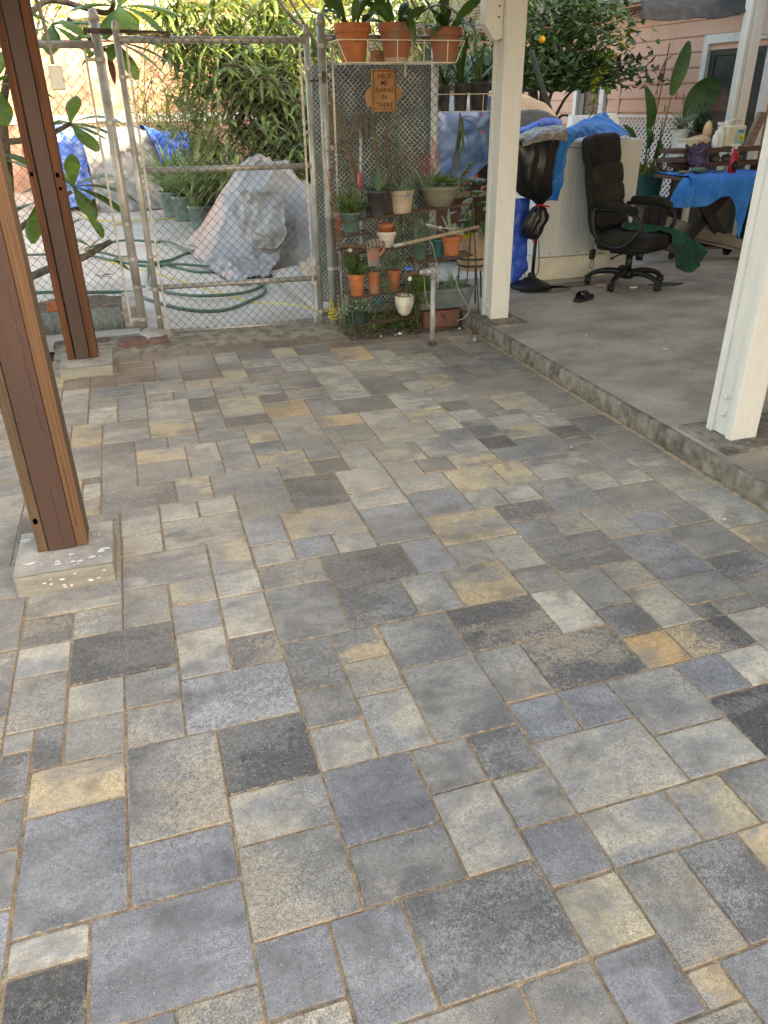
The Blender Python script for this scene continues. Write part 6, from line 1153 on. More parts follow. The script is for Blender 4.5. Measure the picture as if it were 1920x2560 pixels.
for k, (x0, x1, z0, z1) in enumerate(((1.36, 1.62, 1.62, .75), (1.70, 1.77, 1.35, .5), (1.80, 1.82, 1.30, .5), (1.45, 1.60, 1.3, .95))):
    m2 = MB(); m2.tube(cr([(x0, 4.72, z0), ((x0+x1)/2+.02, 4.71, (z0+z1)/2), (x1, 4.70, z1)], 5), [.014]*11, n=8); tag(m2.build('bamboo_stick', 'wood_tan', smooth=True), ['long slanting stick behind the rack fence', 'straight brown stick behind the fence under the sign', 'straight brown stick right of the one under the sign', 'short slanting stick behind the grey mop'][k], 'stick', 'sticks behind the rack fence')
t = thing('storage_box', 'white plastic box on the concrete step behind the gate post', 'box', (1.72, 6.0, .15))
mb = MB(); frustum(mb, 1.66, 1.86, 5.9, 6.15, .045, 1.63, 1.88, 5.88, 6.18, .255); mb.build('box_body', 'appliance_cream', t, bevel=.01)
bx((1.62, 5.87, .255), (1.89, 6.19, .285)).build('lid', 'white_plastic', t, bevel=.006)
# ================================================================ BACK YARD
random.seed(77)
t = thing('covered_heap', 'big heap under a silvery grey tarpaulin behind the gate', 'tarpaulin', (1.3, 7.4, 0))
cloth('tarpaulin', [
 [(.62, 8.9, .02), (.68, 8.45, .02), (.60, 7.9, .03), (.70, 7.35, .02), (.95, 7.05, .03), (1.25, 6.92, .02), (1.6, 6.75, .02), (1.90, 6.50, .02), (2.25, 6.6, .02)],
 [(.80, 8.8, .22), (.80, 8.30, .24), (.78, 7.85, .26), (.88, 7.45, .25), (1.10, 7.15, .24), (1.38, 7.0, .26), (1.62, 6.85, .25), (1.88, 6.62, .26), (2.2, 6.75, .25)],
 [(.98, 8.5, .50), (.98, 8.10, .56), (1.00, 7.80, .62), (1.10, 7.50, .60), (1.28, 7.26, .55), (1.46, 7.1, .50), (1.68, 6.95, .48), (1.88, 6.75, .46), (2.15, 6.9, .42)],
 [(1.15, 8.2, .72), (1.15, 7.9, .82), (1.18, 7.70, .88), (1.28, 7.50, .88), (1.42, 7.35, .82), (1.58, 7.2, .74), (1.74, 7.1, .64), (1.88, 6.95, .56), (2.1, 7.1, .5)],
 [(1.25, 8.1, .82), (1.28, 7.8, .93), (1.33, 7.6, .99), (1.42, 7.5, .98), (1.52, 7.42, .93), (1.66, 7.3, .86), (1.78, 7.25, .74), (1.90, 7.15, .62), (2.05, 7.3, .55)],
 [(1.5, 8.3, .80), (1.5, 8.1, .85), (1.5, 7.9, .88), (1.55, 7.8, .88), (1.65, 7.7, .84), (1.75, 7.6, .78), (1.85, 7.5, .68), (1.95, 7.4, .58), (2.0, 7.5, .5)],
 [(1.8, 8.6, .02), (1.8, 8.5, .02), (1.9, 8.4, .02), (1.9, 8.3, .02), (2.0, 8.2, .02), (2.0, 8.1, .02), (2.1, 8.0, .02), (2.2, 7.9, .02), (2.3, 7.8, .02)]],
 210, 130, 'tarp_silver', t, amp=.020, freq=2.2, seed=2.0, folds=.050, ff=34)
fl_ = cloth('loose_flap', [[(.62, 7.45, .03), (.85, 7.2, .10), (1.1, 7.0, .14), (1.4, 6.9, .16)], [(.70, 7.0, .02), (.86, 6.75, .10), (1.0, 6.6, .06), (1.25, 6.55, .10)], [(.74, 6.7, .02), (.86, 6.2, .03), (.98, 6.25, .05), (1.15, 6.4, .03)]], 50, 36, 'tarp_silver', t, amp=.07, freq=7, seed=4)
t = cloth('folded_tarpaulin_edge', [[(.92, 7.62, .66), (1.10, 7.38, .70), (1.25, 7.1, .74), (1.46, 6.98, .70)], [(1.0, 7.35, .50), (1.14, 7.15, .46), (1.28, 6.95, .42), (1.44, 6.85, .50)], [(1.08, 7.18, .18), (1.18, 7.02, .20), (1.34, 6.84, .22), (1.44, 6.80, .34)]], 46, 34, 'plastic_olive', t, amp=.05, freq=7, seed=6)
t.data.materials[0] = MT['tarp_silver']; t.name = 'turned_back_fold'
# covered bins far behind
t = thing('covered_bin', 'grey silver tarpaulin covered box far behind the gate', 'covered box', (.05, 12.9, 0))
cloth('tarpaulin', [[(-.40, 12.7, .0), (0, 12.68, .0), (.53, 12.72, .02)], [(-.46, 12.7, .5), (0, 12.66, .5), (.58, 12.72, .5)], [(-.50, 12.72, 1.08), (0, 12.70, 1.10), (.62, 12.74, 1.08)], [(-.45, 12.9, 1.16), (0, 12.9, 1.20), (.6, 12.9, 1.15)], [(-.45, 13.4, 1.16), (0, 13.4, 1.20), (.6, 13.4, 1.15)]], 70, 60, 'tarp_silver2', t, amp=.06, freq=5, seed=1)
bx((-.38, 12.76, .02), (.52, 13.4, 1.05)).build('box_body', 'plastic_grey', t)
mb = MB()
for x in (-.25, -.2): mb.lathe([(.012, 0), (.03, 0), (.03, .006), (.012, .006)], (x, 12.66, .10+.12*(x < -.22)), n=12, ang=Matrix.Rotation(math.pi/2, 3, 'X'))
mb.build('eyelet', 'white_plastic', t)
t = thing('covered_bin', 'blue and white tarpaulin covered box left of the silver covered box', 'covered box', (-.8, 13.3, 0))
cloth('tarpaulin', [[(-1.3, 13.3, .1), (-.9, 13.1, .05), (-.45, 12.95, .20)], [(-1.3, 13.35, .5), (-.92, 13.1, .5), (-.50, 12.95, .55)], [(-1.3, 13.4, 1.0), (-.92, 13.2, 1.05), (-.48, 13.1, 1.02)], [(-1.2, 13.6, 1.15), (-.8, 13.5, 1.2), (-.4, 13.4, 1.16)], [(-1.2, 14.0, 1.15), (-.8, 14.0, 1.2), (-.2, 13.9, 1.16)]], 60, 60, 'tarp_blue', t, amp=.10, freq=5, seed=8)
bx((-1.2, 13.4, .0), (-.5, 13.9, 1.0)).build('box_body', 'black_plastic', t)
t = thing('covered_bin', 'bright blue tarpaulin covered box right of the silver covered box', 'covered box', (.8, 12.9, 0))
cloth('tarpaulin', [[(.60, 12.66, .45), (.85, 12.6, .55), (1.10, 12.66, .65)], [(.60, 12.66, .8), (.85, 12.6, .84), (1.10, 12.66, .84)], [(.50, 12.66, 1.08), (.85, 12.62, 1.08), (1.12, 12.66, 1.08)], [(.45, 12.85, 1.18), (.8, 12.9, 1.10), (1.1, 12.9, 1.05)], [(.3, 13.3, 1.20), (.8, 13.4, 1.10), (1.1, 13.4, 1.05)]], 50, 50, 'tarp_blue2', t, amp=.09, freq=5, seed=12)
bx((.62, 12.78, .0), (1.05, 13.3, 1.0)).build('box_body', 'plastic_black', t)
# pots of strap leaved plants
for i, (x, y, r_, h_, m_, lab) in enumerate(((.66, 11.75, .19, .36, 'plastic_sage', 'farthest pale green pot of strap leaved plants'), (.80, 11.2, .19, .34, 'plastic_sage', 'middle pale green pot of strap leaved plants'), (.92, 10.25, .165, .30, 'plastic_sage', 'nearest grey green pot of strap leaved plants'), (1.16, 10.5, .15, .30, 'plastic_black', 'left black pot of strap leaved plants beside the tarpaulin heap'), (1.42, 10.4, .16, .32, 'plastic_black', 'right black pot of strap leaved plants beside the tarpaulin heap'), (1.15, 11.6, .17, .3, 'plastic_black', 'black pot of strap leaved plants at the back of the group'))):
    t = pot('potted_strap_plant', lab, x, y, 0, h_, r_, m_, 'nursery', group='potted strap leaved plants in the back yard')
    fol(t, (x, y, h_-.03), 130, .80, .040, 'leaf_strap', 'strap', (.75, 1.52), 1.3, 6, .12, jz=.05)
    if i in (3, 4):
        mb = MB()
        for k in range(26): z = h_+.45+.018*k*.6; mb.cr = random.random(); mb.blade((x-.05+random.gauss(0, .015), y-.1, z), random.uniform(0, 6.28), .3, .05, .02, .3, 3, 'obov', .2)
        mb.tube([(x-.03, y-.08, h_), (x-.05, y-.1, h_+.75)], .005, n=5); mb.build('flower_spike', 'tarp_tan', t, attr=True)
mb = MB()
# oleander bush
t = thing('oleander_bush', 'large oleander like bush with long narrow leaves arching over the yard', 'bush', (1.9, 9.2, 0))
tr = MB(); lf = MB(); random.seed(15)
tips = []
for k in range(13):
    a = random.uniform(2.2, 4.4) if k < 9 else random.uniform(0, 6.28); p0 = Vector((2.25+random.gauss(0, .12), 9.3+random.gauss(0, .15), 0)); h = random.uniform(1.6, 2.5); out_ = random.uniform(.5, 1.6)
    p1 = p0+Vector((math.cos(a)*out_*.35, math.sin(a)*out_*.3, h*.6)); p2 = p0+Vector((math.cos(a)*out_, math.sin(a)*out_*.6, h)); pts = cr([p0, p1, p2], 8)
    tr.tube(pts, [.028-.0012*i for i in range(len(pts))], n=6)
    for q in range(5): 
        b = random.choice(pts[5:]); e = b+Vector((random.uniform(-.45, .35), random.uniform(-.5, .2), random.uniform(-.25, .45))); tr.tube(cr([b, (b+e)/2+Vector((0, 0, .06)), e], 4), .006, n=4); tips.append((b, e))
tr.build('branches', 'bark', t, smooth=True)
def inb(x, z):   # silhouette in the gate opening
    return True
n_ = 0
for (b, e) in tips*3:
    for k in range(15):
        p = b.lerp(e, random.uniform(.2, 1.05))+Vector((random.gauss(0, .05), random.gauss(0, .06), random.gauss(0, .05)))
        lf.blade(p, random.uniform(0, 6.283), random.uniform(-.7, 1.2), random.uniform(.22, .36), random.uniform(.036, .056), random.uniform(.4, 1.6), 4, 'leaf', .3)
for k in range(2600):
    # outer fountain of long leaves, denser low and left
    a = random.uniform(0, 6.283); u_ = random.random(); z = .55+1.75*random.random()
    w_ = .95*math.sin(math.pi*min(1, max(0.06, (z-.15)/2.35)))**.7
    x = 1.80+w_*math.cos(a)*random.uniform(.55, 1.05)*1.22; y = 9.15+w_*.75*math.sin(a)*random.uniform(.5, 1.05)
    cl = mn.noise(Vector((x*2.6, y*2.6, z*2.6)))
    if cl < -.16: continue
    lf.blade((x, y, z), a+random.gauss(0, .6), random.uniform(-.5, 1.0), random.uniform(.20, .36), random.uniform(.036, .054), random.uniform(.6, 1.9), 4, 'leaf', .3)
lf.build('foliage', 'leaf_olean', t, attr=True)
dk = MB(); random.seed(31)
for k in range(900):
    a = random.uniform(0, 6.28); z = random.uniform(.1, 1.6); x = 2.0+.6*math.cos(a)*random.random(); y = 9.35+.5*math.sin(a)*random.random()
    dk.blade((x, y, z), a, random.uniform(-.8, 1.0), .24, .04, 1.0, 3, 'leaf', .3)
dk.build('inner_foliage', 'leaf_dark', t, attr=True)
t = thing('bare_branches', 'bare grey branches rising from the bush over the right end of the gate', 'branch', (1.6, 6.2, 0))
tr = MB()
for pts, r0, r1 in (([(1.95, 6.6, 0), (1.9, 6.4, .9), (1.78, 6.25, 1.5), (1.66, 6.2, 1.93), (1.52, 6.2, 2.05), (1.38, 6.2, 2.22), (1.3, 6.2, 2.5)], .026, .011), ([(1.66, 6.2, 1.93), (1.60, 6.2, 2.02), (1.49, 6.2, 2.19), (1.45, 6.2, 2.4)], .013, .009), ([(1.71, 6.2, 1.85), (1.73, 6.2, 2.0), (1.76, 6.2, 2.15), (1.9, 6.2, 2.3)], .014, .009), ([(1.82, 6.2, 2.04), (1.76, 6.2, 2.10), (1.66, 6.2, 2.12), (1.58, 6.2, 2.2)], .010, .007), ([(1.85, 6.3, 1.1), (1.66, 6.25, 1.35), (1.31, 6.2, 1.62), (1.04, 6.2, 1.73), (.92, 6.2, 1.745)], .016, .008)):
    q = cr(pts, 6); tr.tube(q, [r0+(r1-r0)*i/(len(q)-1) for i in range(len(q))], n=7)
tr.build('branches', 'bark', t, smooth=True)
lf = MB(); random.seed(88)
for (x, z) in ((1.0, 1.74), (.95, 1.75), (1.12, 1.72), (1.2, 1.68), (1.45, 2.02), (1.3, 1.62), (1.75, 2.05), (1.85, 1.9), (1.55, 1.45), (1.6, 1.2), (1.75, 1.1), (1.45, 1.15), (1.3, 1.2), (1.66, 1.5), (1.85, 1.4), (1.4, 1.85), (1.62, 1.85), (1.75, 1.7), (1.2, 1.9)):
    for k in range(9): lf.blade((x+random.gauss(0, .04), 6.2+random.gauss(0, .05), z+random.gauss(0, .04)), random.uniform(0, 6.28), random.uniform(-.3, 1.1), random.uniform(.13, .24), random.uniform(.025, .042), random.uniform(.3, 1.5), 5, 'leaf', .3)
lf.build('foliage', 'leaf_olean', t, attr=True)
# bougainvillea / azalea with pink flowers left of oleander
t = thing('flowering_shrub', 'loose shrub with pink flowers and thin stems before the pink wall', 'bush', (.95, 12.2, 0))
sm = MB(); lf = MB(); fw = MB()
for k in range(34):
    x0 = 1.15+random.gauss(0, .45); y0 = 14.6+random.gauss(0, .3); h = random.uniform(1.3, 2.7)
    pts = cr([(x0, y0, .5), (x0+random.gauss(0, .12), y0, .5+h*.45), (x0+random.gauss(0, .3), y0+random.gauss(0, .1), h)], 6); sm.tube(pts, .009, n=4)
    for q in range(60):
        p = random.choice(pts[5:]); p = p+Vector((random.gauss(0, .10), random.gauss(0, .10), random.gauss(0, .10))); lf.blade(p, random.uniform(0, 6.28), random.uniform(-.4, 1), .085, .034, .5, 2, 'leaf', .3)
for (fx, fz) in ((.62, 2.05), (.70, 2.0), (.72, 1.86), (.88, 1.84), (.55, 2.15), (1.10, 2.18), (.98, 2.28), (1.35, 2.38), (1.6, 2.36), (1.85, 2.62), (1.5, 2.5), (2.0, 2.7)):
    for q in range(9):
        c = Vector((fx+random.gauss(0, .045), 12.15+random.gauss(0, .06), fz+random.gauss(0, .04)))
        for j in range(5): fw.blade(c, j*1.26, random.uniform(0, .8), .035, .026, .2, 2, 'obov', .2)
sm.build('stems', 'bark', t); lf.build('foliage', 'leaf_lime', t, attr=True); fw.build('flowers', 'pink_flower', t, attr=True)
t = thing('spiky_plant', 'low grey spiky plants in front of the pink wall', 'plant', (.2, 15.5, 0))
mb = MB()
for c in ((-.25, 16.2), (.10, 16.0), (.45, 16.2), (.85, 16.0), (-.6, 16.2)):
    for k in range(70): mb.blade((c[0], c[1], .95), random.uniform(0, 6.28), random.uniform(.2, 1.45), random.uniform(.25, .42), .03, .3, 3, 'fat', .3)
mb.build('foliage', 'leaf_grey', t, attr=True)
# walls at the back
t = thing('garden_wall', 'long pink board wall closing the back yard', 'wall', (0, 17, 0))
bx((-16, 17.0, -.05), (9.0, 17.25, 1.22)).build('base_wall', 'red_wall', t)
bx((-16, 16.96, 1.2205), (9.0, 17.2, 1.37)).build('cream_coping', 'cream_wall', t)
for i in range(62):
    x = -10+i*.30; bx((x, 17.06, 1.3705), (x+.293, 17.12, 2.62)).build('wall_board', 'pink_wall', t)
bx((-16, 17.10, 1.371), (9.0, 17.16, 2.60)).build('backing', 'pink_wall', t)
bx((-16, 17.0, 2.625), (9.0, 17.2, 2.70)).build('top_rail', 'red_wall', t)
# neighbour building, sunlit
t = thing('neighbour_house', 'sunlit cream building with a red edge behind the pink wall', 'house', (2, 22, 0))
mb = MB(); mb.prism([(-.2, 22), (9.5, 22), (9.5, 27), (-.2, 27)], -.05, 3.55); mb.build('wall', 'cream_wall', t)
mb = MB(); mb.add([(-.6, 21.6, 3.35), (9.9, 21.6, 4.6), (9.9, 27.4, 4.6), (-.6, 27.4, 3.35), (-.6, 21.6, 3.55), (9.9, 21.6, 4.8), (9.9, 27.4, 4.8), (-.6, 27.4, 3.55)], [(3, 2, 1, 0), (4, 5, 6, 7), (0, 1, 5, 4), (1, 2, 6, 5), (2, 3, 7, 6), (3, 0, 4, 7)]); mb.build('roof', 'cream_wall', t)
bx((2.0, 21.5, 3.72), (2.5, 21.9, 5.6)).build('chimney', 'red_wall', t)
bx((-16, 24, -.05), (-2, 25, 3.2)).build('garden_wall', 'cream_wall'); tag(bpy.data.objects['garden_wall.001'], 'far cream wall behind the yellow lit trees at the left', 'wall')
# trees beyond the wall
def tree(name, label, x, y, h, R, m, n, L, w_, z0=.9, kind='leaf', seed=1, group='trees beyond the back wall', cat='tree', sy=.9, trunk=.09, lim=9):
    random.seed(seed); t = thing(name, label, cat, (x, y, 0), group); tr = MB(); lf = MB()
    base = Vector((x, y, 0)); topc = Vector((x, y, h*.55)); tr.tube(cr([base, base+Vector((.08, .05, h*.3)), topc], 6), [trunk*(1-.05*i) for i in range(13)], n=10); centers = []
    for k in range(lim):
        a = 6.283*k/lim+random.uniform(-.3, .3); e = topc+Vector((math.cos(a)*R*random.uniform(.5, .95), math.sin(a)*R*sy*random.uniform(.5, .95), random.uniform(-.1, .42)*h)); b = base+Vector((0, 0, h*random.uniform(.3, .5)))
        tr.tube(cr([b, (b+e)/2+Vector((0, 0, .1*h)), e], 5), [trunk*.5*(1-.08*i) for i in range(11)], n=6); centers.append(e)
        for q in range(3): centers.append(e+Vector((random.gauss(0, R*.3), random.gauss(0, R*.3), random.gauss(0, h*.1))))
    centers.append(topc+Vector((0, 0, h*.35)))
    tr.build('trunk', 'bark', t, smooth=True)
    for k in range(n):
        c = random.choice(centers); s_ = R*.33; p = c+Vector((random.gauss(0, s_), random.gauss(0, s_), random.gauss(0, s_*.8)))
        if p.z < z0: p.z = z0+random.random()*.3
        if mn.noise(p*(2.2/R*1.4)) < -.22: continue
        a = random.uniform(0, 6.283); e = random.uniform(-.9, .9); d = Vector((math.cos(a)*math.cos(e), math.sin(a)*math.cos(e), math.sin(e))); sd = Vector((-math.sin(a), math.cos(a), random.uniform(-.5, .5))).normalized()
        lf.diamond(p, d, sd, L*random.uniform(.7, 1.2), w_*random.uniform(.7, 1.2))
    lf.build('crown', m, t, attr=True, kind=None); return t
tree('tree', 'yellow lit leafy tree behind the cream building on the left', -1.6, 20.5, 5.0, 2.0, 'leaf_yellow', 5200, .17, .07, z0=1.6, seed=3)
tree('tree', 'yellow green tree above the middle of the gate', 3.9, 19.8, 4.6, 1.7, 'leaf_yellow', 5200, .15, .06, z0=1.6, seed=4)
tree('tree', 'sunlit tree behind the clay orchid pots', 6.6, 19.5, 5.2, 2.0, 'leaf_yellow', 5200, .16, .06, z0=1.5, seed=5)
tree('tree', 'dark tree at the far left beyond the pink wall', -6.5, 19.5, 6.0, 2.6, 'leaf', 5000, .20, .08, z0=1.2, seed=6)
tree('tree', 'olive green tree filling the gap between clay pots and white post', 5.4, 13.2, 4.0, 1.5, 'leaf_strap', 4200, .22, .05, z0=1.0, seed=8)
tree('tree', 'small yellow green tree over the pink shrub', 1.2, 18.8, 3.9, 1.0, 'leaf_yellow', 2600, .13, .05, z0=2.0, seed=18)
tree('tree', 'tall tree beyond the roof of the cream building', 8.5, 26.5, 8.5, 3.2, 'leaf', 5000, .26, .1, z0=2, seed=9)
tree('tree', 'tall hazy tree standing left of the cream building roof', -3.5, 27.5, 8.0, 3.2, 'leaf_yellow', 5000, .26, .1, z0=2, seed=10)
# citrus tree between heap and house
t = tree('citrus_tree', 'dark leaved citrus tree with green fruit hanging over the white appliance', 4.72, 8.0, 2.55, .78, 'leaf_dark', 9500, .105, .068, z0=1.60, seed=12, group=None, trunk=.05, lim=11, sy=.8)
lf = MB(); random.seed(14)
for k in range(520):
    p = Vector((random.uniform(4.75, 5.45), 7.6+random.gauss(0, .2), random.uniform(1.58, 2.5))); a = random.uniform(0, 6.28); d = Vector((math.cos(a), math.sin(a), random.uniform(-.7, .3))).normalized()
    if (p.x > 5.3 and p.z < 1.75) or mn.noise(p*3.1) < -.05: continue
    lf.diamond(p, d, Vector((-d.y, d.x, .3)).normalized(), .10, .062)
lf.build('hanging_leaves', 'leaf', t, attr=True)
lf = MB()
for k in range(60):
    c = random.choice([(4.98, 1.62), (5.0, 1.70), (5.12, 1.86), (5.3, 1.98), (5.15, 1.9), (5.02, 1.76)]); p = Vector((c[0]+random.gauss(0, .035), 7.3, c[1]+random.gauss(0, .03))); a = random.uniform(0, 6.28); d = Vector((math.cos(a), math.sin(a)*.4, random.uniform(-.7, .4))).normalized()
    lf.diamond(p, d, Vector((-d.y, d.x, .3)).normalized(), .09, .055)
lf.build('sunlit_leaves', 'leaf_yellow', t, attr=True)  # sun highlights on the right of the crown, painted as yellow leaves
for (fx, fz, m_) in ((4.985, 1.560, 'lime_fruit'), (5.17, 1.552, 'lime_fruit'), (4.33, 2.02, 'lemon')):
    mb = MB(); mb.lathe([(0, -.036), (.018, -.031), (.032, -.014), (.035, .004), (.028, .022), (.012, .034), (0, .037)], (fx, 7.32, fz), n=16); mb.build('fruit', m_, t, smooth=True)
mb = MB(); mb.tube(cr([(4.60, 8.0, 1.1), (4.57, 7.9, 1.45), (4.50, 7.85, 1.72), (4.30, 7.8, 1.95)], 6), [.035]*6+[.03]*6+[.022]*7, n=8); mb.build('bent_limb', 'bark', t, smooth=True)
# tan sunlit tarp on something behind (under citrus) + blue faded sheet
t = thing('tan_covered_pile', 'pile under tan and dark blue sheets behind the middle white post', 'covered pile', (3.7, 6.5, .1))
cloth('tan_sheet', [[(3.45, 6.3, 1.36), (3.8, 6.25, 1.38), (4.05, 6.3, 1.28), (4.12, 6.5, 1.22)], [(3.42, 6.45, 1.52), (3.75, 6.45, 1.50), (4.02, 6.5, 1.42), (4.14, 6.6, 1.30)], [(3.4, 6.9, 1.57), (3.72, 6.9, 1.55), (4.0, 6.9, 1.47), (4.12, 6.9, 1.34)]], 40, 24, 'tarp_tan', t, amp=.03, freq=5, seed=3)
cloth('dark_blue_sheet', [[(3.45, 6.22, .1), (3.8, 6.2, .1), (4.05, 6.22, .1)], [(3.45, 6.22, .8), (3.8, 6.2, .8), (4.05, 6.22, .8)], [(3.45, 6.26, 1.37), (3.8, 6.24, 1.39), (4.06, 6.28, 1.29)]], 30, 30, 'tarp_dkblue', t, amp=.03, freq=5, seed=5)
bx((3.5, 6.35, .02), (4.0, 6.85, 1.25)).build('box_body', 'plastic_black', t)
t = cloth('faded_blue_sheet', [[(2.75, 6.52, .60), (3.1, 6.5, .72), (3.50, 6.5, .98)], [(2.75, 6.5, .9), (3.15, 6.48, 1.0), (3.52, 6.5, 1.15)], [(2.75, 6.5, 1.25), (3.15, 6.46, 1.3), (3.55, 6.5, 1.36)], [(2.75, 6.5, 1.50), (3.15, 6.5, 1.52), (3.55, 6.5, 1.5)]], 50, 50, 'sheet_faded', amp=.07, freq=4, seed=3, folds=.01, ff=9)
tag(t, 'large faded blue plastic sheet hanging behind the low wire basket', 'sheet')
t = thing('dark_red_box', 'dark red box shape below the faded blue sheet', 'box', (3.2, 6.7, .1))
bx((2.80, 6.62, .1), (3.55, 7.0, 1.02)).build('box_body', 'red_brown', t, bevel=.01); bx((2.79, 6.60, .62), (3.56, 6.618, .68)).build('lower_band', 'tarp_tan', t)
t = thing('leaning_board', 'dark slanting board leaning behind the pile beside the pink house', 'board', (4.3, 7.0, .1))
mb = MB(); mb.tube([(4.05, 7.0, 1.9), (4.35, 6.95, 1.25), (4.5, 6.9, .9)], .03, n=4); mb.build('plank', 'door_dark', t)
t = thing('young_plant', 'small leafy plant growing in front of the pink siding', 'plant', (4.6, 6.6, 1.0))
mb = MB(); sm = MB()
sm.tube([(4.55, 6.6, .9), (4.57, 6.6, 1.45)], .004, n=5)
for k in range(46): z = random.choice((1.44, 1.43, 1.36, 1.30, 1.25, 1.2)); mb.cr = random.random(); mb.blade((4.57+random.gauss(0, .03), 6.6, z), random.uniform(0, 6.28), random.uniform(0, 1.0), .12, .018, .8, 4, 'leaf', .3)
sm.build('stem', 'twig', t); mb.build('foliage', 'leaf_lime', t, attr=True)
# ---------------------------------------------------------------- big leaved plumeria just behind the left fence
t = thing('plumeria_tree', 'big leaved plumeria tree behind the left fence and timber posts', 'tree', (-.85, 5.75, 0))
tr = MB(); random.seed(8)
def limb(pts, r0, r1): q = cr(pts, 6); tr.tube(q, [r0+(r1-r0)*i/(len(q)-1) for i in range(len(q))], n=8)
limb([(-.95, 5.6, 0), (-.90, 5.6, .5), (-.80, 5.6, 1.0), (-.72, 5.6, 1.5), (-.5, 5.6, 1.95)], .045, .022)
limb([(-.90, 5.6, .28), (-.62, 5.45, .40), (-.40, 5.4, .46), (-.20, 5.35, .56), (-.165, 5.35, .58)], .030, .017)
limb([(-.88, 5.6, .62), (-.60, 5.5, .80), (-.38, 5.45, .92)], .022, .014); limb([(-.76, 5.6, 1.25), (-.5, 5.5, 1.28), (-.30, 5.45, 1.36)], .022, .014)
limb([(-.5, 5.6, 1.95), (-.3, 5.6, 2.1), (0.05, 5.55, 2.03), (.12, 5.5, 2.1)], .020, .016); limb([(-.2, 5.6, 2.0), (0.0, 5.6, 1.82), (.12, 5.5, 1.83)], .016, .012)
tr.build('trunk', 'bark', t, smooth=True)
def big(p, az, el, L, w_, dr, m_='leaf_big'):
    mb = MB(); mb.blade(p, az, el, L*1.15, w_*1.45, dr, 10, 'obov' if w_ > .075 else 'leaf', .28); return mb.build('leaf', m_, t, attr=True, smooth=True)
# leaves placed on whorls (azimuth 0 = to the right, 4.7 = towards the patio)
for (c, lst) in (((.10, 5.5, 1.85), [(.0, -.35, .34, .075, .6), (-.3, -.15, .36, .07, .5), (5.2, -.75, .26, .08, .3), (3.2, .3, .28, .085, .6), (3.0, -.2, .26, .08, .6), (.35, .25, .34, .09, .8), (4.4, -.2, .2, .07, .8)]),
                 ((.15, 5.5, 2.06), [(4.9, -.35, .26, .115, .7), (5.8, -.2, .34, .12, .8), (.1, .1, .36, .10, .5), (3.3, .1, .30, .09, .5), (2.6, .5, .3, .09, .5), (4.2, -.5, .28, .1, .4), (1.2, .6, .3, .1, .5)]),
                 ((-.30, 5.5, 1.95), [(.1, .15, .38, .095, .5), (3.3, -.3, .3, .09, .5), (5.3, .2, .3, .09, 1.0), (.6, -.35, .28, .09, .5), (2.5, .5, .3, .09, .4), (4.6, -.4, .3, .09, .4)]),
                 ((-.30, 5.45, 1.36), [(.15, .35, .34, .085, .9), (-.2, -.1, .30, .07, .5), (.6, -.3, .26, .06, .2), (5.4, -.5, .26, .10, .3), (4.2, .2, .2, .08, .5), (3.0, .1, .3, .09, .7), (1.2, .9, .22, .08, .3)]),
                 ((-.36, 5.45, .95), [(.25, .45, .30, .095, .7), (-.05, .10, .42, .10, .9), (-.35, -.25, .38, .11, .6), (1.4, 1.1, .22, .08, .2), (5.2, -.6, .28, .09, .2), (3.2, .2, .3, .1, .6), (2.4, .7, .26, .09, .3)]),
                 ((-.22, 5.35, .60), [(3.0, -.4, .16, .05, .5), (1.8, .9, .14, .045, .3), (2.6, 1.2, .22, .06, .2)]),
                 ((-.17, 5.35, .45), [(.1, .1, .17, .04, .5), (-.3, .25, .16, .04, .4), (.5, -.1, .15, .03, .3), (-.7, -.4, .14, .03, .3)]),
                 ((-.62, 5.45, .86), [(4.4, -.7, .30, .09, .3), (3.4, -.2, .32, .1, .5), (5.0, .1, .26, .08, 1.1)]),
                 ((-.55, 5.45, .62), [(.3, .7, .22, .07, .6), (2.8, .5, .2, .07, .6), (5.2, -.2, .2, .06, .6), (.0, -.1, .22, .075, .6)]),
                 ((-.75, 5.5, 1.6), [(.2, .1, .34, .1, .7), (3.6, .0, .34, .1, .7), (4.9, -.6, .32, .1, .3), (2.2, .4, .3, .09, .4), (5.6, .5, .3, .09, 1.0), (1.0, .9, .3, .09, .3), (4.2, .2, .3, .1, 1.0)]),
                 ((-.85, 5.5, 1.15), [(.3, -.2, .34, .1, .6), (3.6, .2, .34, .1, .7), (4.9, -.4, .32, .1, .3), (2.2, .4, .3, .09, .4), (5.6, .3, .3, .09, 1.0)])):
    for (az, el, L, w_, dr) in lst: big(c, az, el, L, w_, dr)
mb = MB(); mb.blade((.03, 5.45, 1.80), 4.9, -1.2, .22, .045, .2, 6, 'leaf', .4); mb.build('brown_leaf', 'red_brown', t)
mb = MB()
for k in range(2): mb.blade((-.60, 5.35, .98+.02*k), 4.8+k, -.4, .11, .05, .5, 5, 'leaf', .3)
mb.build('yellow_leaf', 'yellow_leaf', t, attr=True)
t = tag(MB(), None) if False else None
mb = MB(); mb.blade((-.36, 7.15, .012), .4, .2, .13, .06, .5, 5, 'leaf', .4); mb.blade((-.34, 7.12, .012), 3.6, .4, .08, .05, .5, 4, 'leaf', .4); tag(mb.build('fallen_leaf', 'dry'), 'pale fallen leaf lying alone on the yard floor behind the left fence', 'leaf')
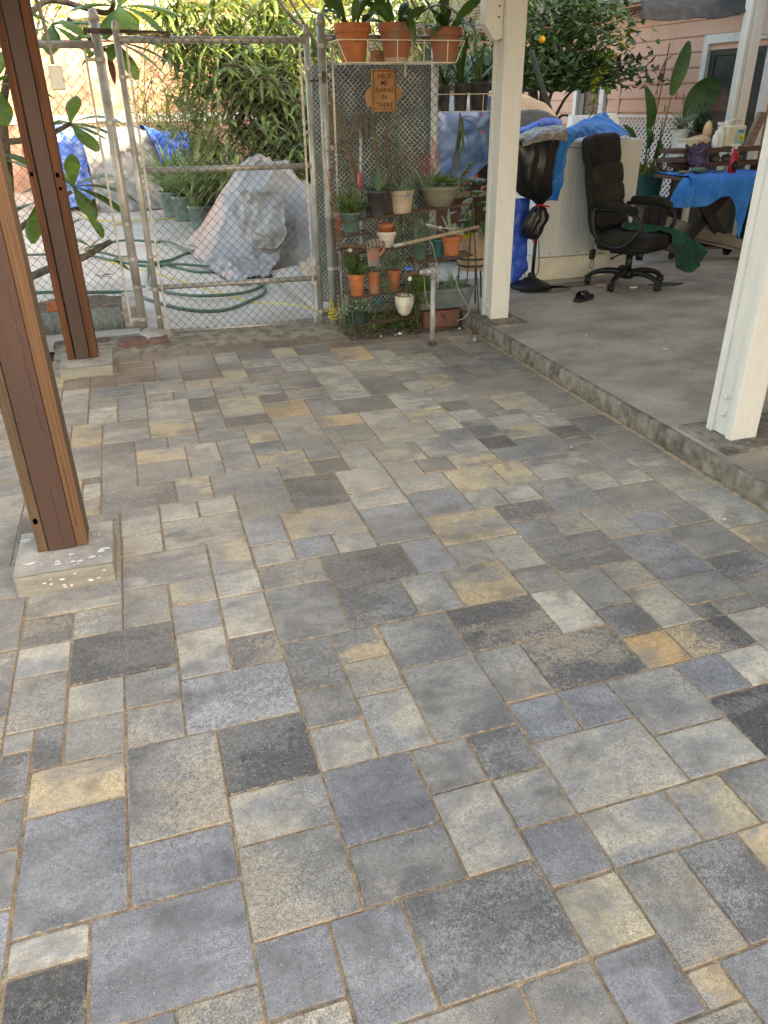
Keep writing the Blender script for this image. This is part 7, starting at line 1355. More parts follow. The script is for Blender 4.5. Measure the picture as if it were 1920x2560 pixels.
# ================================================================ CARPORT CONTENTS
t = thing('white_appliance', 'white boxy appliance seen from behind on a cream wooden plinth', 'appliance', (3.55, 5.2, .1))
bx((3.215, 5.02, .1), (3.905, 5.72, .285)).build('plinth', 'appliance_cream', t, bevel=.004)
bx((3.225, 5.03, .2855), (3.90, 5.70, 1.125)).build('cabinet', 'appliance', t, bevel=.012)
bx((3.245, 5.022, .292), (3.885, 5.0295, 1.09)).build('back_panel', 'appliance', t, bevel=.002)
bx((3.215, 5.01, 1.126), (3.915, 5.71, 1.17)).build('top_lid', 'appliance', t, bevel=.01)
mb = MB()
for x in (3.40, 3.52, 3.62): mb.box((x-.0015, 5.0195, .34), (x+.0015, 5.0218, .98))
mb.build('panel_crease', 'trim', t)
for x in (3.34, 3.61): mb = MB(); mb.lathe([(0, 0), (.005, 0), (.005, .004), (0, .004)], (x, 5.021, .315), n=8, ang=Matrix.Rotation(math.pi/2, 3, 'X')); mb.build('screw', 'rust', t)
mb = MB(); mb.add([(3.62, 5.55, 1.171), (4.02, 5.55, 1.171), (4.02, 5.72, 1.171), (3.62, 5.72, 1.171), (3.64, 5.66, 1.345), (4.0, 5.66, 1.345), (4.0, 5.72, 1.345), (3.64, 5.72, 1.345)], [(3, 2, 1, 0), (4, 5, 6, 7), (0, 1, 5, 4), (1, 2, 6, 5), (2, 3, 7, 6), (3, 0, 4, 7)])
mb.v = [(a+.16, b, c) for a, b, c in mb.v]; mb.build('control_panel', 'white_plastic', t, bevel=.006)
mb = MB(); mb.prism([(0, 0), (.04, 0), (.04, .11), (0, .11)], 0, .01); mb = MB()
prof = [(5.50, 1.171), (5.74, 1.171), (5.74, 1.32), (5.70, 1.36), (5.64, 1.35), (5.57, 1.27)]
mb.add([(4.165, a, b) for a, b in prof]+[(4.235, a, b) for a, b in prof], [(0, 1, 2, 3, 4, 5), (11, 10, 9, 8, 7, 6)]+[(i, 6+i, 6+(i+1) % 6, (i+1) % 6) for i in range(6)]); mb.build('end_cap', 'appliance_cream', t, bevel=.008)
t = thing('appliance_block', 'second white appliance body standing behind the first one', 'appliance', (4.0, 5.4, .1))
bx((3.76, 5.20, .1), (4.24, 5.76, 1.17)).build('cabinet', 'appliance', t, bevel=.012)
mb = MB(); mb.tube(cr([(3.78, 5.52, 1.20), (3.86, 5.54, 1.27), (3.93, 5.58, 1.33), (3.98, 5.6, 1.40)], 5), .004, n=6); mb.tube(cr([(3.82, 5.5, 1.18), (3.92, 5.54, 1.27), (3.98, 5.56, 1.28)], 5), .004, n=6)
tag(mb.build('power_cord', 'black_plastic'), 'black cord lying over the white control panel', 'cord')
# blue plastic sheet over the appliance
t = cloth('blue_plastic_sheet', [[(3.225, 4.985, .735), (3.29, 4.975, .745), (3.365, 4.985, .735)], [(3.235, 4.98, .95), (3.30, 4.97, .95), (3.385, 4.98, .95)], [(3.245, 4.975, 1.10), (3.31, 4.965, 1.12), (3.40, 4.975, 1.12)], [(3.26, 5.0, 1.19), (3.36, 4.99, 1.22), (3.50, 5.02, 1.19)], [(3.36, 5.10, 1.24), (3.52, 5.10, 1.27), (3.70, 5.12, 1.21)], [(3.58, 5.24, 1.28), (3.74, 5.22, 1.29), (3.90, 5.18, 1.20)], [(3.86, 5.42, 1.34), (3.95, 5.36, 1.30), (4.06, 5.2, 1.19)], [(4.03, 5.5, 1.37), (4.08, 5.4, 1.28), (4.16, 5.25, 1.18)]], 22, 90, 'sheet_blue', amp=.035, freq=8, seed=7)
tag(t, 'crumpled bright blue plastic sheet draped over the white appliance', 'plastic sheet')
t = cloth('blue_plastic_bag', [[(2.90, 5.0, 1.22), (3.05, 5.0, 1.24), (3.18, 5.05, 1.24), (3.40, 5.1, 1.26)], [(2.92, 5.08, 1.27), (3.08, 5.05, 1.28), (3.22, 5.1, 1.31), (3.45, 5.2, 1.31)], [(3.0, 5.2, 1.28), (3.15, 5.2, 1.29), (3.32, 5.25, 1.34), (3.5, 5.3, 1.33)]], 40, 20, 'tarp_blue2', amp=.02, freq=9, seed=7)
tag(t, 'lighter blue plastic bag peeking out behind the black bag', 'plastic bag')
# fan wrapped in black bag
t = thing('pedestal_fan', 'pedestal fan wrapped in shiny black bin bags tied with red ribbon', 'fan', (3.07, 4.80, .1))
mb = MB(); mb.lathe([(.165, .100), (.168, .118), (.150, .132), (.09, .155), (.05, .178), (.032, .185), (.030, .215), (.018, .22)], (3.065, 4.80, 0), n=36); mb.build('base', 'black_plastic', t, smooth=False, bevel=0)
mb = MB(); mb.tube([(3.075, 4.80, .21), (3.08, 4.80, .50)], .0145, n=14); mb.build('pole', 'black_plastic', t, smooth=True)
def bag(rings, m_, nm, seed, amp, n=64, sub=6):
    C = cr([Vector((a, b, c)) for a, b, c, _, _ in rings], sub); R1 = cr([Vector((r1, r2, 0)) for _, _, _, r1, r2 in rings], sub); P = []
    for i, c in enumerate(C):
        row = []
        for j in range(n+1):
            a = 2*math.pi*(j % n)/n; q = 1+amp*(abs(mn.noise(Vector((math.cos(a)*2.3+seed, math.sin(a)*2.3, i*.09))))*1.6-.35)+amp*.5*math.sin(a*9+3*mn.noise(Vector((i*.08, seed, 0))))
            row.append(c+Vector((math.cos(a)*R1[i].x*q, math.sin(a)*R1[i].y*q, amp*.02*mn.noise(Vector((a*3, i*.2, seed))))))
        P.append(row)
    mb = MB(); mb.grid(P); return mb.build(nm, m_, t, smooth=True)
bag([(3.09, 4.80, .735, .022, .022), (3.085, 4.80, .77, .06, .05), (3.05, 4.80, .82, .135, .08), (3.00, 4.80, .93, .175, .11), (2.99, 4.80, 1.06, .19, .12), (3.0, 4.80, 1.18, .19, .10), (3.05, 4.80, 1.215, .13, .06), (3.06, 4.80, 1.23, .02, .02)], 'bag_black', 'large_bag', 2, .16)
bag([(3.06, 4.80, .478, .018, .018), (3.05, 4.80, .50, .055, .05), (3.045, 4.80, .56, .080, .06), (3.075, 4.80, .64, .088, .06), (3.085, 4.80, .70, .062, .05), (3.088, 4.80, .735, .022, .022), (3.09, 4.80, .742, .02, .02)], 'bag_black', 'small_bag', 5, .22)
mb = MB(); mb.lathe([(.024, .727), (.028, .733), (.028, .742), (.024, .746)], (3.089, 4.80, 0), n=14)
mb.tube(cr([(3.09, 4.772, .735), (3.13, 4.765, .728), (3.16, 4.765, .722)], 4), .006, n=6); mb.tube(cr([(3.09, 4.772, .735), (3.07, 4.765, .735), (3.06, 4.765, .72)], 4), .005, n=6); mb.tube([(3.055, 4.785, .48), (3.052, 4.78, .455)], .009, n=6); mb.build('red_ribbon', 'red_ribbon', t)
mb = MB(); mb.tube(cr([(3.095, 4.79, .49), (3.105, 4.78, .40), (3.11, 4.77, .30), (3.09, 4.74, .235), (3.03, 4.70, .19), (2.99, 4.72, .185), (3.0, 4.80, .23), (3.04, 4.82, .25)], 6), .0035, n=6); mb.build('cord', 'black_plastic', t)
# translucent crinkled sheet over bag
t = cloth('clear_plastic', [[(2.86, 4.70, 1.16), (3.0, 4.69, 1.19), (3.12, 4.69, 1.20), (3.225, 4.70, 1.185)], [(2.86, 4.72, 1.19), (3.0, 4.70, 1.23), (3.12, 4.70, 1.25), (3.225, 4.72, 1.27)], [(2.86, 4.80, 1.215), (3.0, 4.80, 1.255), (3.14, 4.82, 1.285), (3.26, 4.88, 1.295)], [(2.90, 4.95, 1.22), (3.05, 4.95, 1.26), (3.2, 4.98, 1.28), (3.40, 5.02, 1.27)]], 50, 26, 'bag_clear', amp=.02, freq=14, seed=2)
tag(t, 'dusty translucent plastic cover spread on top of the black bag', 'plastic sheet')
t = cloth('blue_plastic_curtain', [[(2.86, 4.90, .105), (2.97, 4.92, .12), (3.10, 4.93, .22)], [(2.86, 4.90, .30), (2.97, 4.92, .32), (3.08, 4.93, .36)], [(2.86, 4.90, .55), (2.97, 4.90, .55), (3.08, 4.92, .55)], [(2.86, 4.90, .78), (2.97, 4.90, .78), (3.08, 4.92, .78)]], 30, 40, 'tarp_blue2', amp=.03, freq=6, seed=4, folds=.01)
tag(t, 'vivid blue plastic curtain hanging behind the pedestal fan', 'plastic sheet')
# puddle-dark patches on slab near fan and chair
mb = MB()
def puddle(cx, cy, a, b, seed): 
    pts = [(cx+a*math.cos(q)*(1+.3*mn.noise(Vector((math.cos(q)*1.5, math.sin(q)*1.5, seed)))), cy+b*math.sin(q)*(1+.3*mn.noise(Vector((math.cos(q)*1.5+4, math.sin(q)*1.5, seed))))) for q in [k*.2618 for k in range(24)]]
    mb.add([(x, y, .1008) for x, y in pts], [tuple(range(24))])
puddle(3.15, 4.68, .24, .12, 1); puddle(3.45, 4.78, .32, .10, 2); puddle(4.15, 4.50, .16, .07, 4)
mk('stain', (.085, .078, .065), (.05, .046, .04), sc=5, rough=.35); tag(mb.build('floor_stain', 'stain'), 'dark damp stains on the carport floor round the fan and chair', 'stain')
# ---------------------------------------------------------------- office chair (local: +x forward, z up)
ch = thing('office_chair', 'worn black leather swivel office chair with padded arms', 'office chair', (3.84, 4.60, .1)); ch.rotation_euler = (0, 0, rad(-62)); OFF[ch] = Vector((0, 0, 0))
def cushion(nm, p, q, m_, rot=(0, 0, 0), parent=ch, bev=.045, sub=2, puff=.0):
    c = Vector([(a+b)/2 for a, b in zip(p, q)]); mb = MB(); Rm = Matrix.Rotation(rot[2], 3, 'Z') @ Matrix.Rotation(rot[1], 3, 'Y') @ Matrix.Rotation(rot[0], 3, 'X')
    h = [abs(b-a)/2 for a, b in zip(p, q)]; n = 10
    vs = []; idx = {}; fs = []
    for ax in range(3):
        for sg_ in (-1, 1):
            for i in range(n):
                for j in range(n):
                    f = []
                    for (di, dj) in ((0, 0), (1, 0), (1, 1), (0, 1)):
                        u = -1+2*(i+di)/n; v = -1+2*(j+dj)/n; w = [0, 0, 0]; w[ax] = sg_; w[(ax+1) % 3] = u; w[(ax+2) % 3] = v
                        key = tuple(round(x, 4) for x in w)
                        if key not in idx:
                            idx[key] = len(vs); L4 = (abs(w[0])**5+abs(w[1])**5+abs(w[2])**5)**(.2)
                            vv = Vector([w[k]/L4*h[k] for k in range(3)]); vv *= 1+puff*.5
                            vv += Vector((mn.noise(vv*9+c)*.006, mn.noise(vv*9+c*2)*.006, mn.noise(vv*9-c)*.006)); vs.append(Rm @ vv+c)
                        f.append(idx[key])
                    fs.append(tuple(f if sg_ > 0 else f[::-1]))
    mb.add(vs, fs); return mb.build(nm, m_, parent, smooth=True)
z0 = 0.0
cushion('seat', (-.24, -.245, .315), (.27, .245, .43), 'leather_dusty'); cushion('seat_base', (-.22, -.235, .285), (.24, .235, .35), 'leather')
bt = -.20
cushion('backrest_shell', (-.335, -.245, .36), (-.255, .245, 1.05), 'leather', (0, bt, 0))
cushion('lumbar_cushion', (-.295, -.22, .43), (-.185, .22, .64), 'leather', (0, bt, 0))
cushion('back_cushion', (-.335, -.225, .61), (-.215, .225, .77), 'leather_dusty', (0, bt, 0))
cushion('back_cushion', (-.365, -.225, .74), (-.245, .225, .92), 'leather_dusty', (0, bt, 0))
cushion('headrest', (-.435, -.215, .885), (-.285, .215, 1.125), 'leather', (0, bt, 0))
for s_ in (-1, 1):
    y = s_*.285
    mb = MB(); mb.tube(cr([(-.22, y*.93, .60), (-.10, y, .605), (.08, y, .595), (.18, y, .55), (.20, y, .47), (.10, y*.97, .36), (-.02, y*.92, .325), (-.14, y*.93, .36), (-.21, y*.95, .47), (-.22, y*.93, .60)], 6), .0165, n=8); a_ = mb.build('armrest', 'black_plastic', ch, smooth=True)
    mb = MB(); mb.tube(cr([(-.19, y*.95, .625), (-.08, y, .635), (.06, y, .628), (.16, y, .595)], 5), [.018]+[.030]*14+[.02], n=10); mb.v = [(a, b, c) for a, b, c in mb.v]; mb.build('arm_pad', 'leather_dusty', a_, smooth=True)
mb = MB(); mb.box((-.13, -.11, .255), (.10, .11, .288)); mb.build('tilt_mechanism', 'black_plastic', ch, bevel=.01)
mb = MB(); mb.tube([(.07, .03, .275), (.07, .03, .205)], .030, n=14); mb.build('tension_knob', 'black_plastic', ch, smooth=True)
mb = MB(); mb.tube([(0, 0, .255), (0, 0, .105)], .027, n=18); mb.tube([(0, 0, .28), (0, 0, .25)], .018, n=12); mb.build('gas_cylinder', 'black_plastic', ch, smooth=True)
mb = MB(); mb.tube(cr([(0, -.10, .265), (.0, -.20, .262), (-.02, -.27, .24)], 5), [.006]*8+[.010]*3, n=8); mb.build('lever', 'black_plastic', ch, smooth=True)
mb = MB(); mb.lathe([(0, .06), (.05, .06), (.055, .09), (.05, .115), (.03, .125), (0, .125)], (0, 0, 0), n=20); mb.build('hub', 'black_plastic', ch, smooth=True)
for k in range(5):
    a = rad(70)+rad(206)+k*2*math.pi/5; d = Vector((math.cos(a), math.sin(a), 0)); s_ = Vector((-d.y, d.x, 0))
    mb = MB(); q = cr([d*.03+Vector((0, 0, .10)), d*.14+Vector((0, 0, .112)), d*.25+Vector((0, 0, .095)), d*.315+Vector((0, 0, .062))], 5); mb.tube(q, [.028-.0008*i for i in range(len(q))], n=8); lg = mb.build('base_leg', 'black_plastic', ch, smooth=True)
    mb = MB(); c = d*.315+Vector((0, 0, .027))
    for o_ in (-.014, .014): mb.lathe([(0, -.009), (.022, -.009), (.026, -.005), (.026, .005), (.022, .009), (0, .009)], c+s_*o_, n=16, ang=Matrix.Rotation(math.atan2(s_.y, s_.x), 3, 'Z') @ Matrix.Rotation(math.pi/2, 3, 'Y'))
    mb.tube([c+Vector((0, 0, .0)), c+Vector((0, 0, .04))], .008, n=8); mb.lathe([(.012, .02), (.03, .022), (.028, .036), (.01, .04)], c, n=14); mb.build('caster', 'black_plastic', lg, smooth=True)
cushion('cable_box', (-.20, -.30, .22), (-.17, -.24, .30), 'black_plastic'); mb = MB(); mb.tube(cr([(-.18, -.27, .36), (-.19, -.27, .32), (-.185, -.27, .30)], 4), .003, n=5); mb.tube(cr([(-.18, -.27, .22), (-.20, -.27, .17), (-.18, -.27, .15), (-.165, -.27, .18), (-.175, -.27, .22)], 5), .003, n=5); mb.tube(cr([(-.19, -.26, .30), (-.24, -.25, .36), (-.25, -.24, .5), (-.22, -.24, .58)], 5), .0018, n=4); mb.build('cable', 'black_plastic', ch)
# green cloth on the seat, hanging over the front edge
def chw(x, y, z): v = Matrix.Rotation(rad(-62), 3, 'Z') @ Vector((x, y, z)); return (v.x+3.84, v.y+4.60, v.z+.1)
t = cloth('green_cloth', [[chw(-.16, .18, .455), chw(-.12, .05, .46), chw(-.05, -.08, .455)], [chw(.05, .24, .452), chw(.08, .10, .455), chw(.12, -.02, .45)], [chw(.24, .30, .425), chw(.27, .17, .43), chw(.28, .04, .43)], [chw(.33, .40, .36), chw(.35, .22, .34), chw(.33, .06, .35)], [chw(.38, .47, .28), chw(.38, .27, .21), chw(.34, .10, .24)], [chw(.42, .52, .24), chw(.41, .31, .11), chw(.35, .13, .16)]], 44, 60, 'green_cloth', amp=.03, freq=9, seed=3, folds=.012, ff=22)
tag(t, 'dark green cloth hanging over the front of the office chair seat', 'cloth')
# sandal
t = thing('sandal', 'black sandal lying upside near the office chair caster', 'sandal', (3.24, 4.25, .1))
out_ = [(-.120, -.030), (-.06, -.040), (.04, -.043), (.10, -.030), (.118, 0), (.10, .032), (.04, .045), (-.06, .038), (-.115, .028), (-.128, 0)]
Rz = Matrix.Rotation(rad(28), 3, 'Z')
def loc2(p, z): v = Rz @ Vector((p[0], p[1], 0)); return (v.x+3.24, v.y+4.25)
mb = MB(); mb.prism([loc2(p, 0) for p in out_], .101, .124); mb.build('sole', 'black_plastic', t, bevel=.006)
mb = MB(); mb.prism([loc2((p[0]*.93, p[1]*.90), 0) for p in out_], .1245, .128); mb.build('footbed', 'leather_dusty', t)
P = []
for i in range(9):
    a = math.pi*i/8; P.append([tuple(list(loc2((-.055+.075*k/3-.01, -.042*math.cos(a)), 0))+[.122+.052*math.sin(a)**.8]) for k in range(4)])
mb = MB(); mb.grid(P); o = mb.build('strap', 'black_plastic', t, smooth=True); q = o.modifiers.new('s', 'SOLIDIFY'); q.thickness = .004
t = tag(bx((3.60, 4.62, .1012), (3.70, 4.70, .104), rz=.6).build('paper_scrap', 'coral_flower'), 'small pink paper scrap under the office chair', 'paper'); t.data.materials[0] = MT['siding']
tag(bx((3.80, 4.46, .1012), (3.86, 4.49, .112), rz=.2).build('small_bottle', 'white_plastic', bevel=.004), 'small white bottle lying under the office chair', 'bottle')
# ---------------------------------------------------------------- big teal pot, bird of paradise
t = thing('bird_of_paradise', 'bird of paradise plant with giant leaves in a big teal pot', 'potted plant', (5.72, 7.2, .1))
mb = MB(); mb.lathe([(0, .1), (.13, .1), (.14, .13), (.192, .66), (.205, .68), (.212, .70), (.212, .745), (.20, .75), (.19, .70), (0, .69)], (5.72, 7.2, 0), n=40); mb.build('pot', 'plastic_teal', t, smooth=True)
mb = MB(); mb.lathe([(0, 0), (.016, 0), (.016, .003), (0, .003)], (5.60, 7.038, .43), n=16, ang=Matrix.Rotation(math.pi/2, 3, 'X')); mb.build('sticker', 'label_white', t)
def palm(base, j1, tip, w_, tw=0.0, m_='leaf_bird', nm='leaf'):
    b, j, e = Vector(base), Vector(j1), Vector(tip); mb = MB(); mb.tube(cr([b, b.lerp(j, .5)+Vector((.01, 0, 0)), j], 5), [.013-.0007*i for i in range(11)], n=8); st2 = mb.build('leaf_stalk', 'leaf', t, attr=True, smooth=True)
    n = 14; d = (e-j); Ln = d.length; d.normalize(); s_ = Vector((math.cos(tw), math.sin(tw), 0)); s_ = (s_-d*s_.dot(d)).normalized(); nn = s_.cross(d); P = []
    for i in range(n+1):
        u = i/n; ww = w_*(math.sin(math.pi*(u*.93+.05))**.62)*.5; c = j+d*Ln*u+nn*(.05*math.sin(u*3)); P.append([c-s_*ww+nn*ww*.25, c-s_*ww*.5+nn*ww*.08, c, c+s_*ww*.5+nn*ww*.08, c+s_*ww+nn*ww*.25])
    mb = MB(); mb.cr = random.random(); mb.grid(P); mb.build('blade', m_, st2, attr=True, smooth=True)
palm((5.68, 7.2, .7), (5.63, 7.15, 1.13), (5.515, 7.15, 1.585), .17, .3)
palm((5.78, 7.2, .7), (5.905, 7.2, 1.50), (6.03, 7.2, 2.01), .15, -.5)
palm((5.80, 7.2, .7), (6.14, 7.2, 1.25), (6.46, 7.2, 1.66), .30, -.55)
palm((5.62, 7.2, .7), (5.50, 7.15, .92), (5.28, 7.12, 1.22), .13, .6); palm((5.64, 7.2, .7), (5.62, 7.1, .98), (5.56, 7.1, 1.20), .10, .2); palm((5.74, 7.2, .7), (5.72, 7.1, .88), (5.74, 7.1, 1.06), .11, .1)
mb = MB()
for (x0, x1, z1) in ((5.70, 5.79, 1.99), (5.83, 5.835, 1.25), (5.60, 5.57, .95), (5.85, 5.95, .95)): mb.tube([(x0, 7.2, .7), (x0*.5+x1*.5, 7.2, (z1+.7)/2), (x1, 7.2, z1)], .006, n=5)
for k in range(5): mb.tube(cr([(5.70+.01*k, 7.2, 1.25+.05*k), (5.66+.02*k, 7.19, 1.45), (5.74-.012*k, 7.19, 1.65), (5.77, 7.2, 1.85)], 5), .0022, n=4)
mb.build('dry_stalk', 'red_brown', t)
fol(t, (5.80, 7.1, .72), 60, .16, .03, 'dry', 'leaf', (.1, 1.4), .8, 3, .12); fol(t, (5.60, 7.08, .72), 50, .14, .04, 'leaf_lime', 'obov', (.1, 1.4), .6, 3, .08)
# ---------------------------------------------------------------- bench / table with blue cloth
t = thing('folding_table', 'folding wooden table with crossed black legs under a blue plastic cover', 'table', (5.25, 5.6, .1))
bx((4.93, 5.38, .79), (5.95, 5.95, .82)).build('table_top', 'wood_bench', t, bevel=.004)
for (x0, z0_, x1, z1_) in ((4.98, .78, 5.58, .13), (5.50, .72, 4.95, .13)):
    mb = MB(); d = Vector((x1-x0, 0, z1_-z0_)); L_ = d.length; ang = math.atan2(-d.z, d.x); c = Vector(((x0+x1)/2, 5.46 if x0 < x1 else 5.50, (z0_+z1_)/2)); mb.box((c.x-L_/2, c.y-.018, c.z-.05), (c.x+L_/2, c.y+.018, c.z+.05), rot=Matrix.Rotation(ang, 3, 'Y')); mb.build('leg', 'black_plastic', t, bevel=.004)
t = cloth('blue_plastic_cover', [[(4.93, 5.30, .58), (5.05, 5.24, .60), (5.2, 5.26, .66), (5.32, 5.24, .62), (5.42, 5.20, .28)], [(4.90, 5.32, .70), (5.05, 5.27, .70), (5.2, 5.28, .72), (5.38, 5.27, .70), (5.50, 5.24, .60)], [(4.92, 5.38, .826), (5.08, 5.35, .825), (5.25, 5.34, .828), (5.45, 5.34, .825), (5.62, 5.34, .815)], [(4.93, 5.6, .835), (5.1, 5.6, .833), (5.3, 5.6, .833), (5.5, 5.6, .833), (5.9, 5.6, .83)], [(4.95, 5.92, .834), (5.1, 5.92, .834), (5.3, 5.92, .834), (5.5, 5.92, .834), (5.95, 5.92, .834)]], 80, 60, 'sheet_blue', amp=.020, freq=7, seed=6)
tag(t, 'blue plastic cover spread over the folding table with a pointed hanging corner', 'plastic sheet')
t2 = cloth('blue_plastic_cover', [[(4.70, 5.36, .60), (4.80, 5.31, .58), (4.93, 5.29, .59)], [(4.76, 5.38, .72), (4.84, 5.34, .70), (4.93, 5.31, .71)], [(4.88, 5.44, .826), (4.92, 5.42, .826), (4.95, 5.40, .828)]], 24, 20, 'sheet_blue', amp=.025, freq=8, seed=9)
tag(t2, 'loose left corner of blue plastic hanging off the folding table', 'plastic sheet')
# wooden bench planks behind with bottles on
t = thing('plank_shelf', 'stack of old dark boards forming a shelf behind the blue table', 'shelf', (5.6, 6.0, .1))
for (p, q) in (((5.10, 5.96, .99), (6.3, 6.16, 1.03)), ((5.06, 5.90, .915), (5.45, 6.12, .95)), ((5.20, 6.0, .86), (6.3, 6.15, .90))): bx(p, q).build('board', 'wood_bench', t, bevel=.003)
for x in (5.3, 6.2): bx((x, 6.0, .1), (x+.06, 6.12, .859)).build('leg', 'black_plastic', t)
mb = MB(); mb.add([(5.93, 5.93, 1.031), (6.02, 5.93, 1.031), (6.12, 5.93, 1.33), (6.04, 5.93, 1.34), (5.93, 5.98, 1.031), (6.02, 5.98, 1.031), (6.12, 5.98, 1.33), (6.04, 5.98, 1.34)], [(0, 1, 2, 3), (7, 6, 5, 4), (0, 4, 5, 1), (1, 5, 6, 2), (2, 6, 7, 3), (3, 7, 4, 0)])
tag(mb.build('leaning_board', 'wood_tan'), 'brown board leaning against the big detergent jug', 'board')
# red spray bottle
t = thing('spray_bottle', 'red spray bottle with oval white label on the blue table', 'bottle', (5.50, 5.55, .835))
mb = MB(); mb.lathe([(0, 0), (.040, 0), (.044, .008), (.044, .09), (.040, .125), (.026, .165), (.018, .185), (.017, .205), (0, .205)], (5.50, 5.55, .837), n=24, sy=.7); mb.build('body', 'red_bottle', t, smooth=True)
mb = MB(); mb.lathe([(0, 0), (.030, 0)], (5.492, 5.5165, .895), n=20, ang=Matrix.Rotation(math.pi/2, 3, 'X')); mb.v = [(a, b-.002, .895+(c-.895)*1.5) for a, b, c in mb.v]; mb.build('label', 'label_white', t)
mb = MB()
for k in range(6): mb.box((5.475, 5.5135, .868+k*.010), (5.508, 5.5142, .8705+k*.010))
mb.build('print_lines', 'gutter', t)
mb = MB(); mb.tube([(5.50, 5.55, 1.04), (5.50, 5.55, 1.065)], .014, n=10); mb.box((5.45, 5.54, 1.064), (5.53, 5.562, 1.085)); mb.box((5.44, 5.545, 1.066), (5.452, 5.558, 1.083)); mb.tube(cr([(5.475, 5.55, 1.064), (5.462, 5.55, 1.04), (5.468, 5.55, 1.02)], 4), .005, n=6); mb.build('trigger_head', 'coral_flower', t); t.children[-1].data.materials[0] = MT['white_plastic']
# detergent jug
t = thing('detergent_jug', 'big pale detergent jug with blue label on the board shelf', 'jug', (5.84, 6.05, 1.03))
bx((5.73, 5.985, 1.031), (5.96, 6.13, 1.225)).build('body', 'jug_cream', t, bevel=.022, seg=4)
mb = MB(); mb.tube(cr([(5.80, 6.05, 1.215), (5.81, 6.05, 1.262), (5.87, 6.05, 1.275), (5.945, 6.05, 1.262), (5.955, 6.05, 1.21)], 5), .013, n=8); mb.build('handle', 'jug_cream', t, smooth=True)
mb = MB(); mb.tube([(5.765, 6.05, 1.22), (5.765, 6.05, 1.262)], .022, n=14); mb.build('cap', 'white_plastic', t)
bx((5.835, 5.981, 1.06), (5.945, 5.9848, 1.19)).build('label', 'label_blue', t, bevel=.001)
mb = MB(); mb.lathe([(0, 0), (.036, 0), (.036, .0012), (0, .0012)], (5.90, 5.980, 1.115), n=22, ang=Matrix.Rotation(math.pi/2, 3, 'X')); lb = mb.build('label_disc', 'label_yellow', t)
text('PLUS', .026, (5.888, 5.9802, 1.172), 'ink', t, ext=.0006); text('2x', .044, (5.898, 5.9785, 1.113), 'ink', t, ext=.0006)
t = thing('spray_bottle', 'white trigger spray bottle left of the detergent jug', 'bottle', (5.68, 6.02, 1.03))
mb = MB(); mb.lathe([(0, 0), (.050, 0), (.052, .01), (.050, .12), (.030, .165), (.016, .18), (.015, .205), (0, .205)], (5.685, 6.03, 1.031), n=22, sy=.7); mb.build('body', 'white_plastic', t, smooth=True)
mb = MB(); mb.box((5.645, 6.02, 1.232), (5.72, 6.042, 1.255)); mb.tube(cr([(5.665, 6.03, 1.235), (5.652, 6.03, 1.21), (5.657, 6.03, 1.19)], 4), .005, n=6); mb.build('trigger_head', 'white_plastic', t)
t = thing('plastic_jug', 'small white plastic jug behind the red spray bottle', 'jug', (5.60, 6.0, 1.03)); mb = MB(); mb.lathe([(0, 0), (.03, 0), (.032, .01), (.032, .10), (.014, .13), (.014, .15), (0, .15)], (5.612, 5.99, 1.031), n=18); mb.build('body', 'white_plastic', t, smooth=True)
t = thing('paper_sack', 'crumpled tan sack lying on the board shelf', 'sack', (5.5, 6.1, 1.03))
def blobby(p, r_, amp_, nm, m_, par, seed=1): 
    P = []
    for i in range(15):
        th = math.pi*i/14; P.append([(p[0]+r_[0]*math.sin(th)*math.cos(a)*(1+amp_*mn.noise(Vector((math.sin(th)*math.cos(a)*2.5, math.sin(th)*math.sin(a)*2.5, math.cos(th)*2.5+seed)))), p[1]+r_[1]*math.sin(th)*math.sin(a), p[2]+r_[2]*math.cos(th)*(1+amp_*mn.noise(Vector((a, th, seed))))) for a in [2*math.pi*k/28 for k in range(29)]])
        P[-1][-1] = P[-1][0]
    mb = MB(); mb.grid(P); return mb.build(nm, m_, par, smooth=True)
blobby((5.52, 6.12, 1.085), (.14, .07, .05), .5, 'sack_body', 'paper_bag', t); blobby((5.635, 6.16, 1.17), (.045, .04, .09), .3, 'sack_neck', 'paper_bag', t, 3)
t = thing('white_tray', 'white tray with flat lid on the left end of the board shelf', 'tray', (5.33, 6.05, 1.03)); mb = MB(); mb.box((5.27, 6.0, 1.031), (5.42, 6.12, 1.10)); mb.build('tray', 'white_plastic', t, bevel=.008); bx((5.24, 5.98, 1.101), (5.46, 6.14, 1.115)).build('lid', 'appliance_cream', t)
t = cloth('purple_towel', [[(5.26, 5.82, .86), (5.34, 5.78, .855), (5.45, 5.80, .90)], [(5.24, 5.88, .95), (5.34, 5.86, .95), (5.46, 5.88, .97)], [(5.26, 5.93, 1.045), (5.38, 5.93, 1.055), (5.50, 5.93, 1.06)], [(5.30, 6.05, 1.06), (5.40, 6.05, 1.085), (5.56, 6.05, 1.08)]], 40, 40, 'purple_cloth', amp=.07, freq=13, seed=3, thick=.006)
tag(t, 'dark purple towel bunched on the board shelf above the blue table', 'towel')
blobby((5.18, 5.62, .865), (.075, .05, .025), .5, 'work_glove', 'glove_green', None, 5); tag(bpy.data.objects['work_glove.001'], 'green work glove lying on the blue table', 'glove')
blobby((5.05, 5.66, .850), (.065, .035, .014), .5, 'work_glove', 'glove_grey', None, 8); tag(bpy.data.objects['work_glove.002'], 'grey work glove at the left edge of the blue table', 'glove')
